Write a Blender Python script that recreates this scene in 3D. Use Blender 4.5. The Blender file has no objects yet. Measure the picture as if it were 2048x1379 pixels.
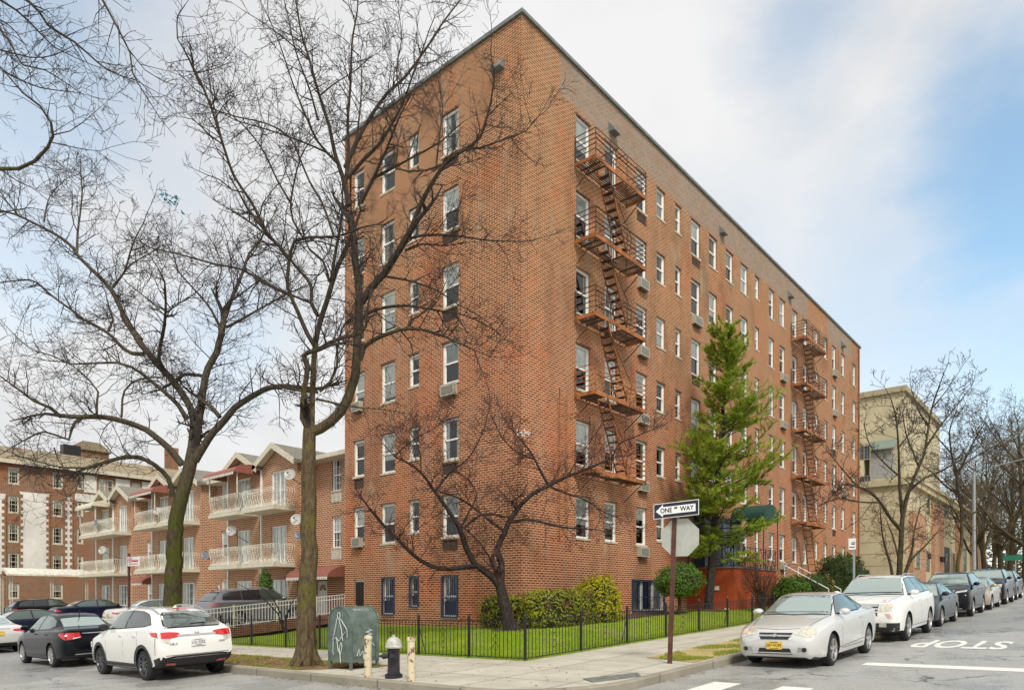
import bpy, bmesh, math, random
from mathutils import Vector, Matrix, noise
from mathutils.bvhtree import BVHTree
R = random.Random(7)
sc = bpy.context.scene
COL = sc.collection
rad = math.radians
# ------------------------------------------------------------------ site frame
# world x runs up the street along the long brick face, world y runs along the other street
EYE = 1.6; F = 1395.0; HX = 1024.0; HY = 1197.0
CAM = Vector((-17.80, -14.90, EYE)); FW = Vector((.758, .653, 0)).normalized(); RT = Vector((FW.y, -FW.x, 0))
def g(a, b): return .038*a - .016*b + .213                      # street level: one gently tilted plane
def pix(px, py, d):                                              # point seen in direction (px,py) at distance d
    return CAM + FW*d + RT*((px-HX)/F*d) + Vector((0, 0, -(py-HY)/F*d))
def ray_b(px, b):                                                # x on the plane y=b
    v = FW + RT*((px-HX)/F); t = (b-CAM.y)/v.y; return CAM.x+v.x*t, t
def ray_a(px, a):                                                # y on the plane x=a
    v = FW + RT*((px-HX)/F); t = (a-CAM.x)/v.x; return CAM.y+v.y*t, t
def zat(py, d): return EYE-(py-HY)/F*d
# ------------------------------------------------------------------ helpers
class MB:
    def __init__(s): s.v = []; s.f = []
    def quad(s, *p):
        n = len(s.v); s.v += [tuple(q) for q in p]; s.f.append(tuple(range(n, n+len(p))))
    def box(s, x0, x1, y0, y1, z0, z1):
        n = len(s.v)
        s.v += [(x0,y0,z0),(x1,y0,z0),(x1,y1,z0),(x0,y1,z0),(x0,y0,z1),(x1,y0,z1),(x1,y1,z1),(x0,y1,z1)]
        s.f += [tuple(n+i for i in q) for q in ((3,2,1,0),(4,5,6,7),(0,1,5,4),(1,2,6,5),(2,3,7,6),(3,0,4,7))]
    def prism(s, base, vec):                                     # polygon (3d points) swept along vec
        n = len(s.v); k = len(base); vec = Vector(vec)
        s.v += [tuple(Vector(p)) for p in base] + [tuple(Vector(p)+vec) for p in base]
        s.f.append(tuple(n+i for i in reversed(range(k)))); s.f.append(tuple(n+k+i for i in range(k)))
        for i in range(k): j = (i+1) % k; s.f.append((n+i, n+j, n+k+j, n+k+i))
    def tube(s, pts, rs, sides=6, cap=True):
        pts = [Vector(p) for p in pts]; n0 = len(s.v); m = len(pts)
        if not hasattr(rs, '__len__'): rs = [rs]*m
        t = (pts[1]-pts[0]).normalized(); u = t.orthogonal().normalized()
        for i in range(m):
            if 0 < i < m-1: t2 = (pts[i+1]-pts[i-1])
            elif i == m-1: t2 = pts[i]-pts[i-1]
            else: t2 = pts[1]-pts[0]
            if t2.length > 1e-9: t = t2.normalized()
            u = u - t*u.dot(t)
            if u.length < 1e-6: u = t.orthogonal()
            u.normalize(); w = t.cross(u)
            for k in range(sides):
                a = 2*math.pi*k/sides; q = pts[i] + (u*math.cos(a)+w*math.sin(a))*rs[i]
                s.v.append((q.x, q.y, q.z))
        for i in range(m-1):
            for k in range(sides):
                k2 = (k+1) % sides
                s.f.append((n0+i*sides+k, n0+i*sides+k2, n0+(i+1)*sides+k2, n0+(i+1)*sides+k))
        if cap and sides > 3:
            s.f.append(tuple(n0+k for k in reversed(range(sides)))); s.f.append(tuple(n0+(m-1)*sides+k for k in range(sides)))
    def bar(s, p, q, r=.02, sides=4): s.tube([p, q], r, sides)
    def lathe(s, prof, c, sides=16, ax='z', cap=True):                     # prof: (radius, height)
        n0 = len(s.v); c = Vector(c)
        for r, h in prof:
            for k in range(sides):
                a = 2*math.pi*k/sides; x, y = r*math.cos(a), r*math.sin(a)
                p = {'z': (x, y, h), 'y': (x, h, y), 'x': (h, x, y)}[ax]
                s.v.append(tuple(c+Vector(p)))
        for i in range(len(prof)-1):
            for k in range(sides):
                k2 = (k+1) % sides; s.f.append((n0+i*sides+k, n0+i*sides+k2, n0+(i+1)*sides+k2, n0+(i+1)*sides+k))
        if not cap: return
        s.f.append(tuple(n0+k for k in reversed(range(sides)))); m = (len(prof)-1)*sides; s.f.append(tuple(n0+m+k for k in range(sides)))
    def build(s, name, mat, parent=None, smooth=False, fix=False):
        me = bpy.data.meshes.new(name); me.from_pydata(s.v, [], s.f); me.update()
        if fix:
            bm = bmesh.new(); bm.from_mesh(me); bmesh.ops.recalc_face_normals(bm, faces=bm.faces); bm.to_mesh(me); bm.free()
        if smooth: me.polygons.foreach_set('use_smooth', [True]*len(me.polygons)); me.set_sharp_from_angle(angle=rad(40))
        return link(name, me, mat, parent)
def link(name, me, mat, parent=None):
    for m in (mat if isinstance(mat, (list, tuple)) else [mat]): me.materials.append(m)
    o = bpy.data.objects.new(name, me); COL.objects.link(o)
    if parent is not None:
        o.parent = parent
        if parent.type == 'EMPTY' and not parent.get('_local'): o.matrix_parent_inverse = Matrix.Translation(-parent.location)
    return o
def tag(o, label, cat, group=None):
    o['label'] = label; o['category'] = cat
    if group: o['group'] = group
    return o
def thing(name, label, cat, loc=(0,0,0), group=None, local=False):
    o = bpy.data.objects.new(name, None); COL.objects.link(o); o.location = loc; o.empty_display_size = .2
    if local: o['_local'] = 1
    return tag(o, label, cat, group)
def struct(o, kind='structure'): o['kind'] = kind; return o
# ------------------------------------------------------------------ materials
MATS = {}
class NT:
    def __init__(s, name):
        s.m = bpy.data.materials.new(name); s.m.use_nodes = True; s.t = s.m.node_tree; s.n = s.t.nodes; s.l = s.t.links
        s.b = s.n['Principled BSDF']; s.out = s.n['Material Output']
    def new(s, typ, **kw):
        nd = s.n.new(typ)
        for k, v in kw.items():
            if k.startswith('i_'): nd.inputs[k[2:].replace('_', ' ')].default_value = v
            else: setattr(nd, k, v)
        return nd
    def link(s, a, b): s.l.new(a, b)
    def math(s, op, a, b=None, c=None, clamp=False):
        nd = s.n.new('ShaderNodeMath'); nd.operation = op; nd.use_clamp = clamp
        for i, v in enumerate((a, b, c)):
            if v is None: continue
            if isinstance(v, (int, float)): nd.inputs[i].default_value = v
            else: s.l.new(v, nd.inputs[i])
        return nd.outputs[0]
    def mix(s, fac, a, b, typ='MIX'):
        nd = s.n.new('ShaderNodeMix'); nd.data_type = 'RGBA'; nd.blend_type = typ
        for sock, v in ((nd.inputs[0], fac), (nd.inputs[6], a), (nd.inputs[7], b)):
            if isinstance(v, (int, float)): sock.default_value = v
            elif isinstance(v, tuple): sock.default_value = (*v, 1)
            else: s.l.new(v, sock)
        return nd.outputs[2]
    def noise(s, scale, detail=4, rough=.6, vec=None, dist=0):
        nd = s.n.new('ShaderNodeTexNoise'); nd.inputs['Scale'].default_value = scale; nd.inputs['Detail'].default_value = detail
        nd.inputs['Roughness'].default_value = rough; nd.inputs['Distortion'].default_value = dist
        if vec is None: vec = s.pos()
        s.l.new(vec, nd.inputs['Vector']); return nd.outputs['Fac']
    def pos(s):
        if not hasattr(s, '_p'): s._p = s.n.new('ShaderNodeNewGeometry').outputs['Position']
        return s._p
    def obj(s):
        if not hasattr(s, '_o'): s._o = s.n.new('ShaderNodeTexCoord').outputs['Object']
        return s._o
    def ramp(s, fac, lo, hi): # smooth 0..1
        nd = s.n.new('ShaderNodeMapRange'); nd.interpolation_type = 'SMOOTHSTEP'
        nd.inputs[1].default_value = lo; nd.inputs[2].default_value = hi; s.l.new(fac, nd.inputs[0]); return nd.outputs[0]
    def sep(s, v):
        nd = s.n.new('ShaderNodeSeparateXYZ'); s.l.new(v, nd.inputs[0]); return nd.outputs
    def comb(s, x, y, z=0.0):
        nd = s.n.new('ShaderNodeCombineXYZ')
        for i, v in enumerate((x, y, z)):
            if isinstance(v, (int, float)): nd.inputs[i].default_value = v
            else: s.l.new(v, nd.inputs[i])
        return nd.outputs[0]
    def color(s, c): s.link(c, s.b.inputs['Base Color']) if not isinstance(c, tuple) else setattr(s.b.inputs['Base Color'], 'default_value', (*c, 1))
    def bump(s, h, strength=.4, dist=.02):
        nd = s.n.new('ShaderNodeBump'); nd.inputs['Strength'].default_value = strength; nd.inputs['Distance'].default_value = dist
        s.link(h, nd.inputs['Height']); s.link(nd.outputs[0], s.b.inputs['Normal'])
def plain(name, c, rough=.6, metal=0, var=.12, scale=6, coat=0, spec=.5):
    if name in MATS: return MATS[name]
    t = NT(name); n = t.noise(scale, 5, .65, t.obj())
    t.color(t.mix(t.ramp(n, .3, .7), tuple(x*(1-var) for x in c), tuple(min(1, x*(1+var)) for x in c)))
    t.b.inputs['Roughness'].default_value = rough; t.b.inputs['Metallic'].default_value = metal
    t.b.inputs['Coat Weight'].default_value = coat; t.b.inputs['Coat Roughness'].default_value = .05; t.b.inputs['Specular IOR Level'].default_value = spec
    MATS[name] = t.m; return t.m
def brick_mat(name, c1, c2, mortar, bw=.215, rh=.0757, ms=.0125, faded=None, stain=.5):
    t = NT(name); x, y, z = t.sep(t.pos()); v = t.comb(t.math('SUBTRACT', x, y), z)
    br = t.new('ShaderNodeTexBrick'); t.link(v, br.inputs['Vector'])
    br.inputs['Scale'].default_value = 1; br.inputs['Brick Width'].default_value = bw; br.inputs['Row Height'].default_value = rh
    br.inputs['Mortar Size'].default_value = ms; br.inputs['Mortar Smooth'].default_value = .15
    br.inputs['Bias'].default_value = -.1
    br.inputs['Color1'].default_value = (*c1, 1); br.inputs['Color2'].default_value = (*c2, 1); br.inputs['Mortar'].default_value = (*mortar, 1)
    col = br.outputs['Color']
    big = t.noise(.35, 5, .6); med = t.noise(1.6, 5, .65); fine = t.noise(14, 3, .7)
    col = t.mix(t.math('MULTIPLY', t.ramp(big, .45, .72), stain), col, t.mix(1.0, col, (1.25, .72, .52), 'MULTIPLY'))
    col = t.mix(t.math('MULTIPLY', t.ramp(med, .5, .75), stain*.8), col, t.mix(1.0, col, (.72, .66, .58), 'MULTIPLY'))
    col = t.mix(t.math('MULTIPLY', t.ramp(fine, .35, .7), .28), col, t.mix(1.0, col, (1.35, 1.25, 1.1), 'MULTIPLY'))
    streak = t.noise(1, 4, .7, t.comb(t.math('MULTIPLY', t.math('SUBTRACT', x, y), 2.2), t.math('MULTIPLY', z, .22)))
    col = t.mix(t.math('MULTIPLY', t.ramp(streak, .55, .70), .5), col, (.30, .255, .19))
    if faded:                                                   # upper storeys weathered tan, lower ones pinker
        up_ = t.ramp(t.math('ADD', z, t.math('MULTIPLY', t.math('SUBTRACT', t.noise(.16, 3), .5), 14.0)), 6., 17.)
        col = t.mix(up_, t.mix(1.0, col, (1.08, .97, 1.0), 'MULTIPLY'), t.mix(1.0, col, (1.0, 1.0, .97), 'MULTIPLY'))
        soot = t.noise(.42, 6, .7, t.comb(t.math('MULTIPLY', x, 1.0), t.math('MULTIPLY', y, 1.0), t.math('MULTIPLY', z, .5)))
        col = t.mix(t.math('MULTIPLY', t.ramp(soot, .48, .66), .62), col, t.mix(1.0, col, (.58, .57, .56), 'MULTIPLY'))
        col = t.mix(t.math('MULTIPLY', t.ramp(t.noise(.8, 5, .75), .56, .72), .7), col, t.mix(1.0, col, (1.22, .82, .68), 'MULTIPLY'))
        # re-laid greyer parapet band along the long face
        wob = t.math('MULTIPLY', t.math('SUBTRACT', t.noise(.7, 3), .5), .9)
        edge = t.ramp(t.math('ADD', z, wob), 19.3, 19.75); xw = t.math('ADD', x, t.math('MULTIPLY', wob, .5))
        m = t.math('MULTIPLY', edge, t.ramp(xw, 2.0, 2.3))
        patch = t.math('MULTIPLY', t.ramp(xw, 28.6, 28.9), t.math('SUBTRACT', 1.0, t.ramp(xw, 32.6, 32.9)))
        m = t.math('MULTIPLY', m, t.math('SUBTRACT', 1.0, patch)); m = t.math('MULTIPLY', m, t.math('SUBTRACT', 1.0, t.ramp(xw, 38.2, 38.8)))
        br2 = t.new('ShaderNodeTexBrick'); t.link(v, br2.inputs['Vector'])
        for k, q in (('Scale', 1), ('Brick Width', bw), ('Row Height', rh), ('Mortar Size', .014), ('Mortar Smooth', .3)): br2.inputs[k].default_value = q
        br2.inputs['Color1'].default_value = (*faded, 1); br2.inputs['Color2'].default_value = (*(q*.7 for q in faded), 1); br2.inputs['Mortar'].default_value = (*(q*1.15 for q in faded), 1)
        f2 = t.mix(t.math('MULTIPLY', t.ramp(t.noise(.9, 4, .7), .45, .7), .5), br2.outputs['Color'], (.30, .17, .10))
        col = t.mix(t.math('MULTIPLY', m, .85), col, f2)
        # pale mineral bloom drifting down from some sills
        ef = t.noise(.55, 5, .65, t.comb(t.math('MULTIPLY', t.math('SUBTRACT', x, y), 1.3), t.math('MULTIPLY', z, .8), 7.0))
        col = t.mix(t.math('MULTIPLY', t.ramp(ef, .6, .76), .38), col, (.46, .40, .29))
    t.color(col); t.b.inputs['Roughness'].default_value = .9; t.b.inputs['Specular IOR Level'].default_value = .2
    t.bump(t.math('SUBTRACT', 1.0, br.outputs['Fac']), .5, .008)
    MATS[name] = t.m; return t.m
M_brick = brick_mat('red_brick', (.27, .092, .043), (.105, .037, .020), (.53, .355, .205), bw=.235, rh=.084, ms=.0155, faded=(.30, .245, .19))
M_brick_house = brick_mat('house_brick', (.32, .115, .058), (.15, .055, .032), (.60, .44, .29), bw=.28, rh=.105, ms=.02, stain=.25)
M_brick_old = brick_mat('old_brick', (.20, .085, .045), (.11, .05, .03), (.36, .26, .17), bw=.3, rh=.115, ms=.018, stain=.6)
M_brick_low = brick_mat('low_wall_brick', (.24, .075, .04), (.15, .05, .03), (.28, .19, .12), stain=.8)
def grime(name, c, amt=.5, dark=(.22, .19, .14)):
    t = NT(name); x, y, z = t.sep(t.pos()); h = t.math('SUBTRACT', x, y); s1 = t.noise(1, 5, .7, t.comb(t.math('MULTIPLY', h, 2.6), t.math('MULTIPLY', z, .3))); s2 = t.noise(.5, 5, .65); f = t.noise(20, 3, .7)
    col = t.mix(t.ramp(s2, .35, .7), tuple(q*.84 for q in c), tuple(min(1, q*1.06) for q in c)); col = t.mix(t.math('MULTIPLY', t.ramp(s1, .5, .72), amt), col, dark)
    col = t.mix(t.math('MULTIPLY', t.ramp(f, .5, .75), .18), col, dark); t.color(col); t.b.inputs['Roughness'].default_value = .88; t.b.inputs['Specular IOR Level'].default_value = .2; t.bump(f, .25, .006); return t.m
M_stucco = grime('beige_stucco', (.56, .49, .32), .3, (.33, .29, .2))
M_stucco_line = plain('stucco_joint', (.36, .31, .2), .9)
M_white_wall = grime('white_painted_wall', (.72, .70, .63), .35, (.45, .42, .34))
M_white = plain('white_frame', (.80, .80, .76), .45, var=.06, scale=2)
M_offwhite = plain('white_iron', (.62, .60, .50), .5, var=.2, scale=5)
M_sill = plain('stone_sill', (.50, .45, .34), .85, var=.2)
M_lintel = plain('dark_lintel', (.12, .08, .05), .8)
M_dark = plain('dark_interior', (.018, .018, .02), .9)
M_curtain = plain('pale_blind', (.90, .89, .85), .8, var=.1, scale=4)
M_curtain2 = plain('grey_blind', (.55, .55, .52), .8, var=.15, scale=4)
M_curtain_tan = plain('tan_curtain', (.55, .45, .30), .8, var=.15, scale=4)
M_rust = plain('rusty_iron', (.30, .105, .028), .75, var=.55, scale=2.5)
M_rust_dark = plain('dark_rusty_iron', (.07, .033, .018), .75, var=.5, scale=3)
M_black = plain('black_iron', (.012, .012, .014), .45)
M_navy = plain('navy_iron', (.025, .035, .075), .45)
M_coping = plain('grey_coping', (.16, .18, .17), .6, var=.2)
M_roof = plain('roof_felt', (.1, .1, .1), .9)
M_grille = plain('dark_grille', (.09, .055, .04), .7, var=.3)
M_ac = plain('air_conditioner_case', (.40, .375, .30), .5, var=.08)
M_acd = plain('air_conditioner_fins', (.12, .12, .11), .5)
M_terracotta = grime('terracotta_paint', (.44, .085, .03), .4, (.20, .06, .03))
M_green = plain('green_canvas', (.010, .055, .04), .7)
M_bluegrey = plain('blue_grey_panel', (.07, .09, .15), .35, var=.3, scale=1.2)
M_red_awn = plain('red_awning', (.26, .09, .065), .6, var=.15)
M_shingle = plain('grey_shingle', (.19, .175, .145), .9, var=.3, scale=8)
M_gutter = plain('cream_soffit', (.56, .52, .40), .6)
M_dish = plain('dish_grey', (.40, .39, .36), .4)
M_dishd = plain('dish_dark', (.14, .16, .18), .4)
def glass_mat(name, tint, refl, trans=.8):
    t = NT(name); fr = t.n.new('ShaderNodeFresnel'); fr.inputs['IOR'].default_value = 1.5
    gl = t.new('ShaderNodeBsdfGlossy'); gl.inputs['Roughness'].default_value = .03; gl.inputs['Color'].default_value = (.9, .95, .95, 1)
    tr = t.new('ShaderNodeBsdfTransparent'); tr.inputs['Color'].default_value = (*(q*trans for q in tint), 1)
    mx = t.new('ShaderNodeMixShader'); t.link(t.math('ADD', fr.outputs[0], refl, clamp=True), mx.inputs[0]); t.link(tr.outputs[0], mx.inputs[1]); t.link(gl.outputs[0], mx.inputs[2])
    t.link(mx.outputs[0], t.out.inputs['Surface']); MATS[name] = t.m; return t.m
M_glass = glass_mat('window_glass', (.95, .98, .96), .03, .95)
def gloss_glass(name, c, refl, rough=.06):
    t = NT(name); t.color(c); t.b.inputs['Roughness'].default_value = .3
    gl = t.new('ShaderNodeBsdfGlossy'); gl.inputs['Roughness'].default_value = rough; gl.inputs['Color'].default_value = (.86, .97, .92, 1)
    fr = t.n.new('ShaderNodeFresnel'); fr.inputs['IOR'].default_value = 1.5
    mx = t.new('ShaderNodeMixShader'); t.link(t.math('ADD', fr.outputs[0], refl, clamp=True), mx.inputs[0]); t.link(t.b.outputs[0], mx.inputs[1]); t.link(gl.outputs[0], mx.inputs[2])
    t.link(mx.outputs[0], t.out.inputs['Surface']); MATS[name] = t.m; return t.m
M_wind = gloss_glass('windscreen_glass', (.16, .22, .20), .33)
M_carglass = gloss_glass('car_side_glass', (.03, .05, .043), .07)
M_tint = gloss_glass('dark_privacy_glass', (.012, .013, .015), .0)
# ground materials
def asphalt():
    t = NT('wet_asphalt'); p = t.pos(); x, y, z = t.sep(p)
    grain = t.noise(55, 3, .8); med = t.noise(2.2, 5, .7); big = t.noise(.28, 4, .6)
    col = t.mix(t.ramp(grain, .3, .72), (.18, .18, .17), (.52, .52, .485))
    col = t.mix(t.math('MULTIPLY', t.ramp(med, .45, .75), .5), col, (.21, .21, .2))
    col = t.mix(t.math('MULTIPLY', t.ramp(big, .5, .7), .4), col, (.38, .375, .34))
    vo = t.new('ShaderNodeTexVoronoi', feature='DISTANCE_TO_EDGE'); vo.inputs['Scale'].default_value = .33
    wv = t.n.new('ShaderNodeVectorMath'); wv.operation = 'ADD'; t.link(p, wv.inputs[0])
    nz = t.n.new('ShaderNodeTexNoise'); nz.inputs['Scale'].default_value = 1.3; nz.inputs['Detail'].default_value = 5; t.link(p, nz.inputs['Vector'])
    sc_ = t.n.new('ShaderNodeVectorMath'); sc_.operation = 'SCALE'; sc_.inputs['Scale'].default_value = 1.1; t.link(nz.outputs['Color'], sc_.inputs[0]); t.link(sc_.outputs[0], wv.inputs[1]); t.link(wv.outputs[0], vo.inputs['Vector'])
    crack = t.math('SUBTRACT', 1.0, t.ramp(vo.outputs['Distance'], .002, .012))
    crack = t.math('MULTIPLY', crack, t.ramp(t.noise(.5, 3), .45, .6))
    col = t.mix(t.math('MULTIPLY', crack, .85), col, (.03, .03, .03))
    pv = t.new('ShaderNodeTexVoronoi'); pv.inputs['Scale'].default_value = .11; t.link(wv.outputs[0], pv.inputs['Vector']); sp_ = t.sep(pv.outputs['Color'])
    col = t.mix(t.math('MULTIPLY', t.ramp(sp_[0], .55, .6), .3), col, (.11, .11, .11)); oil = t.noise(1.0, 4, .6, t.comb(x, y, 4.0)); col = t.mix(t.math('MULTIPLY', t.ramp(oil, .64, .74), .55), col, (.06, .06, .06)); t.color(col)
    wet = t.ramp(t.noise(.55, 5, .6), .42, .66)
    t.link(t.math('SUBTRACT', .55, t.math('MULTIPLY', wet, .36)), t.b.inputs['Roughness'])
    t.bump(t.math('SUBTRACT', grain, crack), .5, .006); return t.m
def concrete(name, c, joint=1.5, jx=0., jy=0.):
    t = NT(name); x, y, z = t.sep(t.pos())
    def ln(q, off):
        m = t.math('PINGPONG', t.math('ADD', q, off), joint/2); return t.math('SUBTRACT', 1.0, t.ramp(m, .012, .03))
    j = t.math('MAXIMUM', ln(x, jx), ln(y, jy))
    n = t.noise(1.1, 5, .7); f = t.noise(30, 3, .7)
    col = t.mix(t.ramp(n, .35, .7), tuple(q*.82 for q in c), tuple(q*1.08 for q in c)); col = t.mix(t.math('MULTIPLY', t.ramp(f, .4, .7), .25), col, tuple(q*.7 for q in c))
    st = t.noise(.6, 5, .65); col = t.mix(t.math('MULTIPLY', t.ramp(st, .58, .75), .35), col, (.23, .2, .14))
    col = t.mix(t.math('MULTIPLY', j, .8), col, tuple(q*.35 for q in c)); t.color(col); t.b.inputs['Roughness'].default_value = .85
    t.bump(t.math('SUBTRACT', f, j), .25, .004); return t.m
def turf(name, ga, gb, dirt, amt):
    t = NT(name); n = t.noise(1.3, 5, .65); f = t.noise(26, 4, .75); d = t.noise(.9, 5, .7)
    col = t.mix(t.ramp(f, .3, .7), ga, gb); dm = t.ramp(d, .62-amt*.4, .78-amt*.4)
    col = t.mix(t.math('MULTIPLY', dm, .9), col, t.mix(t.ramp(n, .3, .7), dirt, tuple(q*1.6 for q in dirt))); t.color(col)
    t.b.inputs['Roughness'].default_value = .95; t.b.inputs['Specular IOR Level'].default_value = .1; t.bump(f, .8, .03); return t.m
M_road = asphalt(); M_walk = concrete('pale_concrete', (.50, .47, .38), 1.55, .4, .2)
M_kerb = concrete('kerb_stone', (.30, .27, .21), 2.2); M_drive = concrete('driveway_concrete', (.36, .35, .31), 3)
M_lawn = turf('lawn', (.15, .23, .014), (.30, .39, .035), (.17, .15, .06), .28)
M_strip = turf('worn_grass', (.18, .24, .02), (.33, .36, .06), (.36, .28, .13), .75)
M_dirt = turf('leaf_litter_dirt', (.17, .16, .035), (.24, .21, .06), (.19, .125, .06), 1.05)
M_soil = turf('soil', (.05, .055, .02), (.09, .08, .03), (.08, .055, .03), .6)
M_mulch = plain('mulch', (.07, .04, .025), .95, var=.5, scale=25)
def paint_mat():
    t = NT('worn_road_paint'); w = t.noise(9, 6, .75)
    t.color(t.mix(t.math('MULTIPLY', t.ramp(w, .56, .68), .7), (.72, .72, .66), (.2, .2, .19))); t.b.inputs['Roughness'].default_value = .6; return t.m
M_paint = paint_mat()
def bark(name, c1, c2, moss, mossamt, high=False):
    t = NT(name); x, y, z = t.sep(t.pos())
    v = t.comb(x, y, t.math('MULTIPLY', z, .35)); f = t.noise(16, 5, .75, v); m = t.noise(1.7, 4, .65)
    col = t.mix(t.ramp(f, .3, .7), c1, c2); col = t.mix(t.math('MULTIPLY', t.ramp(m, .62-mossamt*.3, .75-mossamt*.3), .85), col, moss)
    if high == 2: col = t.mix(t.ramp(t.math('ADD', z, t.math('MULTIPLY', t.noise(.5, 3), 4.0)), 5.5, 8.5), col, t.mix(t.ramp(f, .3, .7), (.045, .036, .026), (.13, .11, .075)))
    elif high: col = t.mix(t.ramp(t.math('ADD', z, t.math('MULTIPLY', t.noise(.5, 3), 5.0)), 7.5, 11.5), col, t.mix(t.ramp(f, .3, .7), (.030, .023, .018), (.085, .068, .048)))
    t.color(col); t.b.inputs['Roughness'].default_value = .95; t.b.inputs['Specular IOR Level'].default_value = .15; t.bump(f, 1.0, .04); return t.m
M_bark1 = bark('mossy_bark', (.030, .024, .016), (.12, .095, .055), (.075, .085, .012), .55, 2)
M_bark2 = bark('grey_bark', (.055, .04, .022), (.16, .12, .065), (.12, .12, .02), .35, True)
M_bark3 = bark('dark_wet_bark', (.018, .015, .014), (.07, .055, .05), (.07, .06, .03), .0)
M_bark4 = bark('brown_bark', (.035, .028, .018), (.10, .08, .05), (.09, .10, .03), .3)
M_twig = plain('dark_twig', (.040, .030, .025), .9, var=.35, scale=2)
M_twig_r = plain('reddish_twig', (.075, .035, .028), .9, var=.4, scale=2)
M_twig_g = plain('tan_twig', (.12, .10, .06), .9, var=.4, scale=2)
def leaf_mat(name, c1, c2, c3=None, sc=3.):
    t = NT(name); n = t.noise(sc, 4, .7); f = t.noise(40, 2, .6)
    col = t.mix(t.ramp(f, .3, .7), c1, c2)
    if c3: col = t.mix(t.ramp(n, .5, .66), col, c3)
    t.color(col); t.b.inputs['Roughness'].default_value = .6; t.b.inputs['Specular IOR Level'].default_value = .25
    tl = t.new('ShaderNodeBsdfTranslucent'); t.link(col, tl.inputs['Color']); mx = t.new('ShaderNodeMixShader'); mx.inputs[0].default_value = .3
    t.link(t.b.outputs[0], mx.inputs[1]); t.link(tl.outputs[0], mx.inputs[2]); t.link(mx.outputs[0], t.out.inputs['Surface']); return t.m
M_hedge = leaf_mat('hedge_leaf', (.15, .20, .014), (.40, .40, .04), (.24, .09, .05), 2.2)
M_yellow = leaf_mat('yellow_leaf', (.28, .29, .012), (.56, .50, .025))
M_ball = leaf_mat('clipped_leaf', (.04, .11, .012), (.15, .28, .03))
M_darkleaf = leaf_mat('dark_leaf', (.022, .06, .012), (.08, .14, .025))
M_needle = leaf_mat('pine_needle', (.12, .21, .016), (.46, .58, .05), (.54, .60, .08), .8)
M_grass = leaf_mat('grass_blade', (.17, .28, .012), (.38, .50, .045), (.40, .44, .07), 1.)
M_grassd = leaf_mat('dry_grass_blade', (.17, .24, .02), (.40, .42, .07), (.40, .32, .13), 1.2)
# car materials
def paint(name, c, metal=0., rough=.28, coat=1.):
    t = NT(name); n = t.noise(2.2, 5, .7, t.obj()); x, y, z = t.sep(t.obj())
    dirt = t.math('MULTIPLY', t.math('SUBTRACT', 1.0, t.ramp(z, .2, .62)), t.ramp(n, .3, .7))
    t.color(t.mix(t.math('MULTIPLY', dirt, .4), c, tuple(q*.75+.015 for q in c))); t.b.inputs['Metallic'].default_value = metal
    t.b.inputs['Roughness'].default_value = rough; t.b.inputs['Coat Weight'].default_value = coat; t.b.inputs['Coat Roughness'].default_value = .04; t.b.inputs['Specular IOR Level'].default_value = .2 if coat < .5 else .5; return t.m
P_white = paint('white_car_paint', (.80, .79, .74)); P_silver = paint('silver_car_paint', (.66, .665, .64), .35, .3)
P_black = paint('black_car_paint', (.004, .005, .008), 0, .16, .12); P_navy = paint('navy_car_paint', (.006, .009, .028), 0, .16, .15); P_grey = paint('grey_car_paint', (.16, .17, .19), .5)
P_greyd = paint('dark_grey_car_paint', (.035, .04, .05), .4, .25, .3); P_beige = paint('champagne_car_paint', (.42, .34, .21), .5); P_pearl = paint('pearl_car_paint', (.66, .66, .64), .2)
P_plum = paint('dark_plum_car_paint', (.010, .007, .014), .3, .2, .2)
M_tyre = plain('tyre_rubber', (.016, .016, .017), .85); M_rim = plain('alloy_rim', (.52, .51, .49), .3, .8); M_rimd = plain('dark_alloy_rim', (.13, .13, .14), .3, .8)
M_trim = plain('black_car_plastic', (.018, .018, .021), .5); M_chrome = plain('chrome_trim', (.7, .7, .7), .12, 1.)
M_redl = plain('red_lamp', (.55, .02, .025), .12, coat=1, var=.25, scale=14); M_clear = plain('clear_lamp', (.62, .60, .50), .12, .3, coat=1, var=.25, scale=16)
M_amber = plain('amber_lamp', (.66, .54, .42), .15, coat=1); M_plate_y = plain('yellow_plate', (.75, .52, .07), .4); M_plate_w = plain('white_plate', (.75, .75, .74), .4)
M_ink = plain('black_ink', (.01, .01, .012), .5); M_signblk = plain('black_sign_face', (.012, .014, .03), .4); M_signwht = plain('white_sign_face', (.82, .82, .80), .4, var=.04)
M_alu = plain('bare_sign_back', (.42, .43, .38), .45, .25, var=.12, scale=3); M_post = plain('brown_post', (.10, .035, .025), .6, var=.3); M_steel = plain('grey_steel', (.33, .36, .38), .45, .3)
M_mail = plain('green_mailbox', (.10, .135, .115), .45, var=.3, scale=5); M_graf = plain('graffiti_paint', (.52, .56, .54), .6)
M_hyd = plain('black_hydrant_paint', (.02, .018, .026), .35, var=.3); M_hydw = plain('silver_hydrant_paint', (.42, .41, .36), .5, var=.25, scale=14)
def boll():
    t = NT('rusty_cream_paint'); n = t.noise(7, 5, .75); t.color(t.mix(t.ramp(n, .52, .62), (.62, .54, .36), (.16, .06, .025))); t.b.inputs['Roughness'].default_value = .7; return t.m
M_boll = boll(); M_redlogo = plain('red_ink', (.5, .03, .05), .5); M_blueplast = plain('blue_plastic', (.05, .24, .30), .5); M_streetgreen = plain('green_sign_face', (.01, .16, .10), .5)
M_plate_steel = plain('tread_plate', (.20, .21, .20), .5, .4, var=.3, scale=8)
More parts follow.
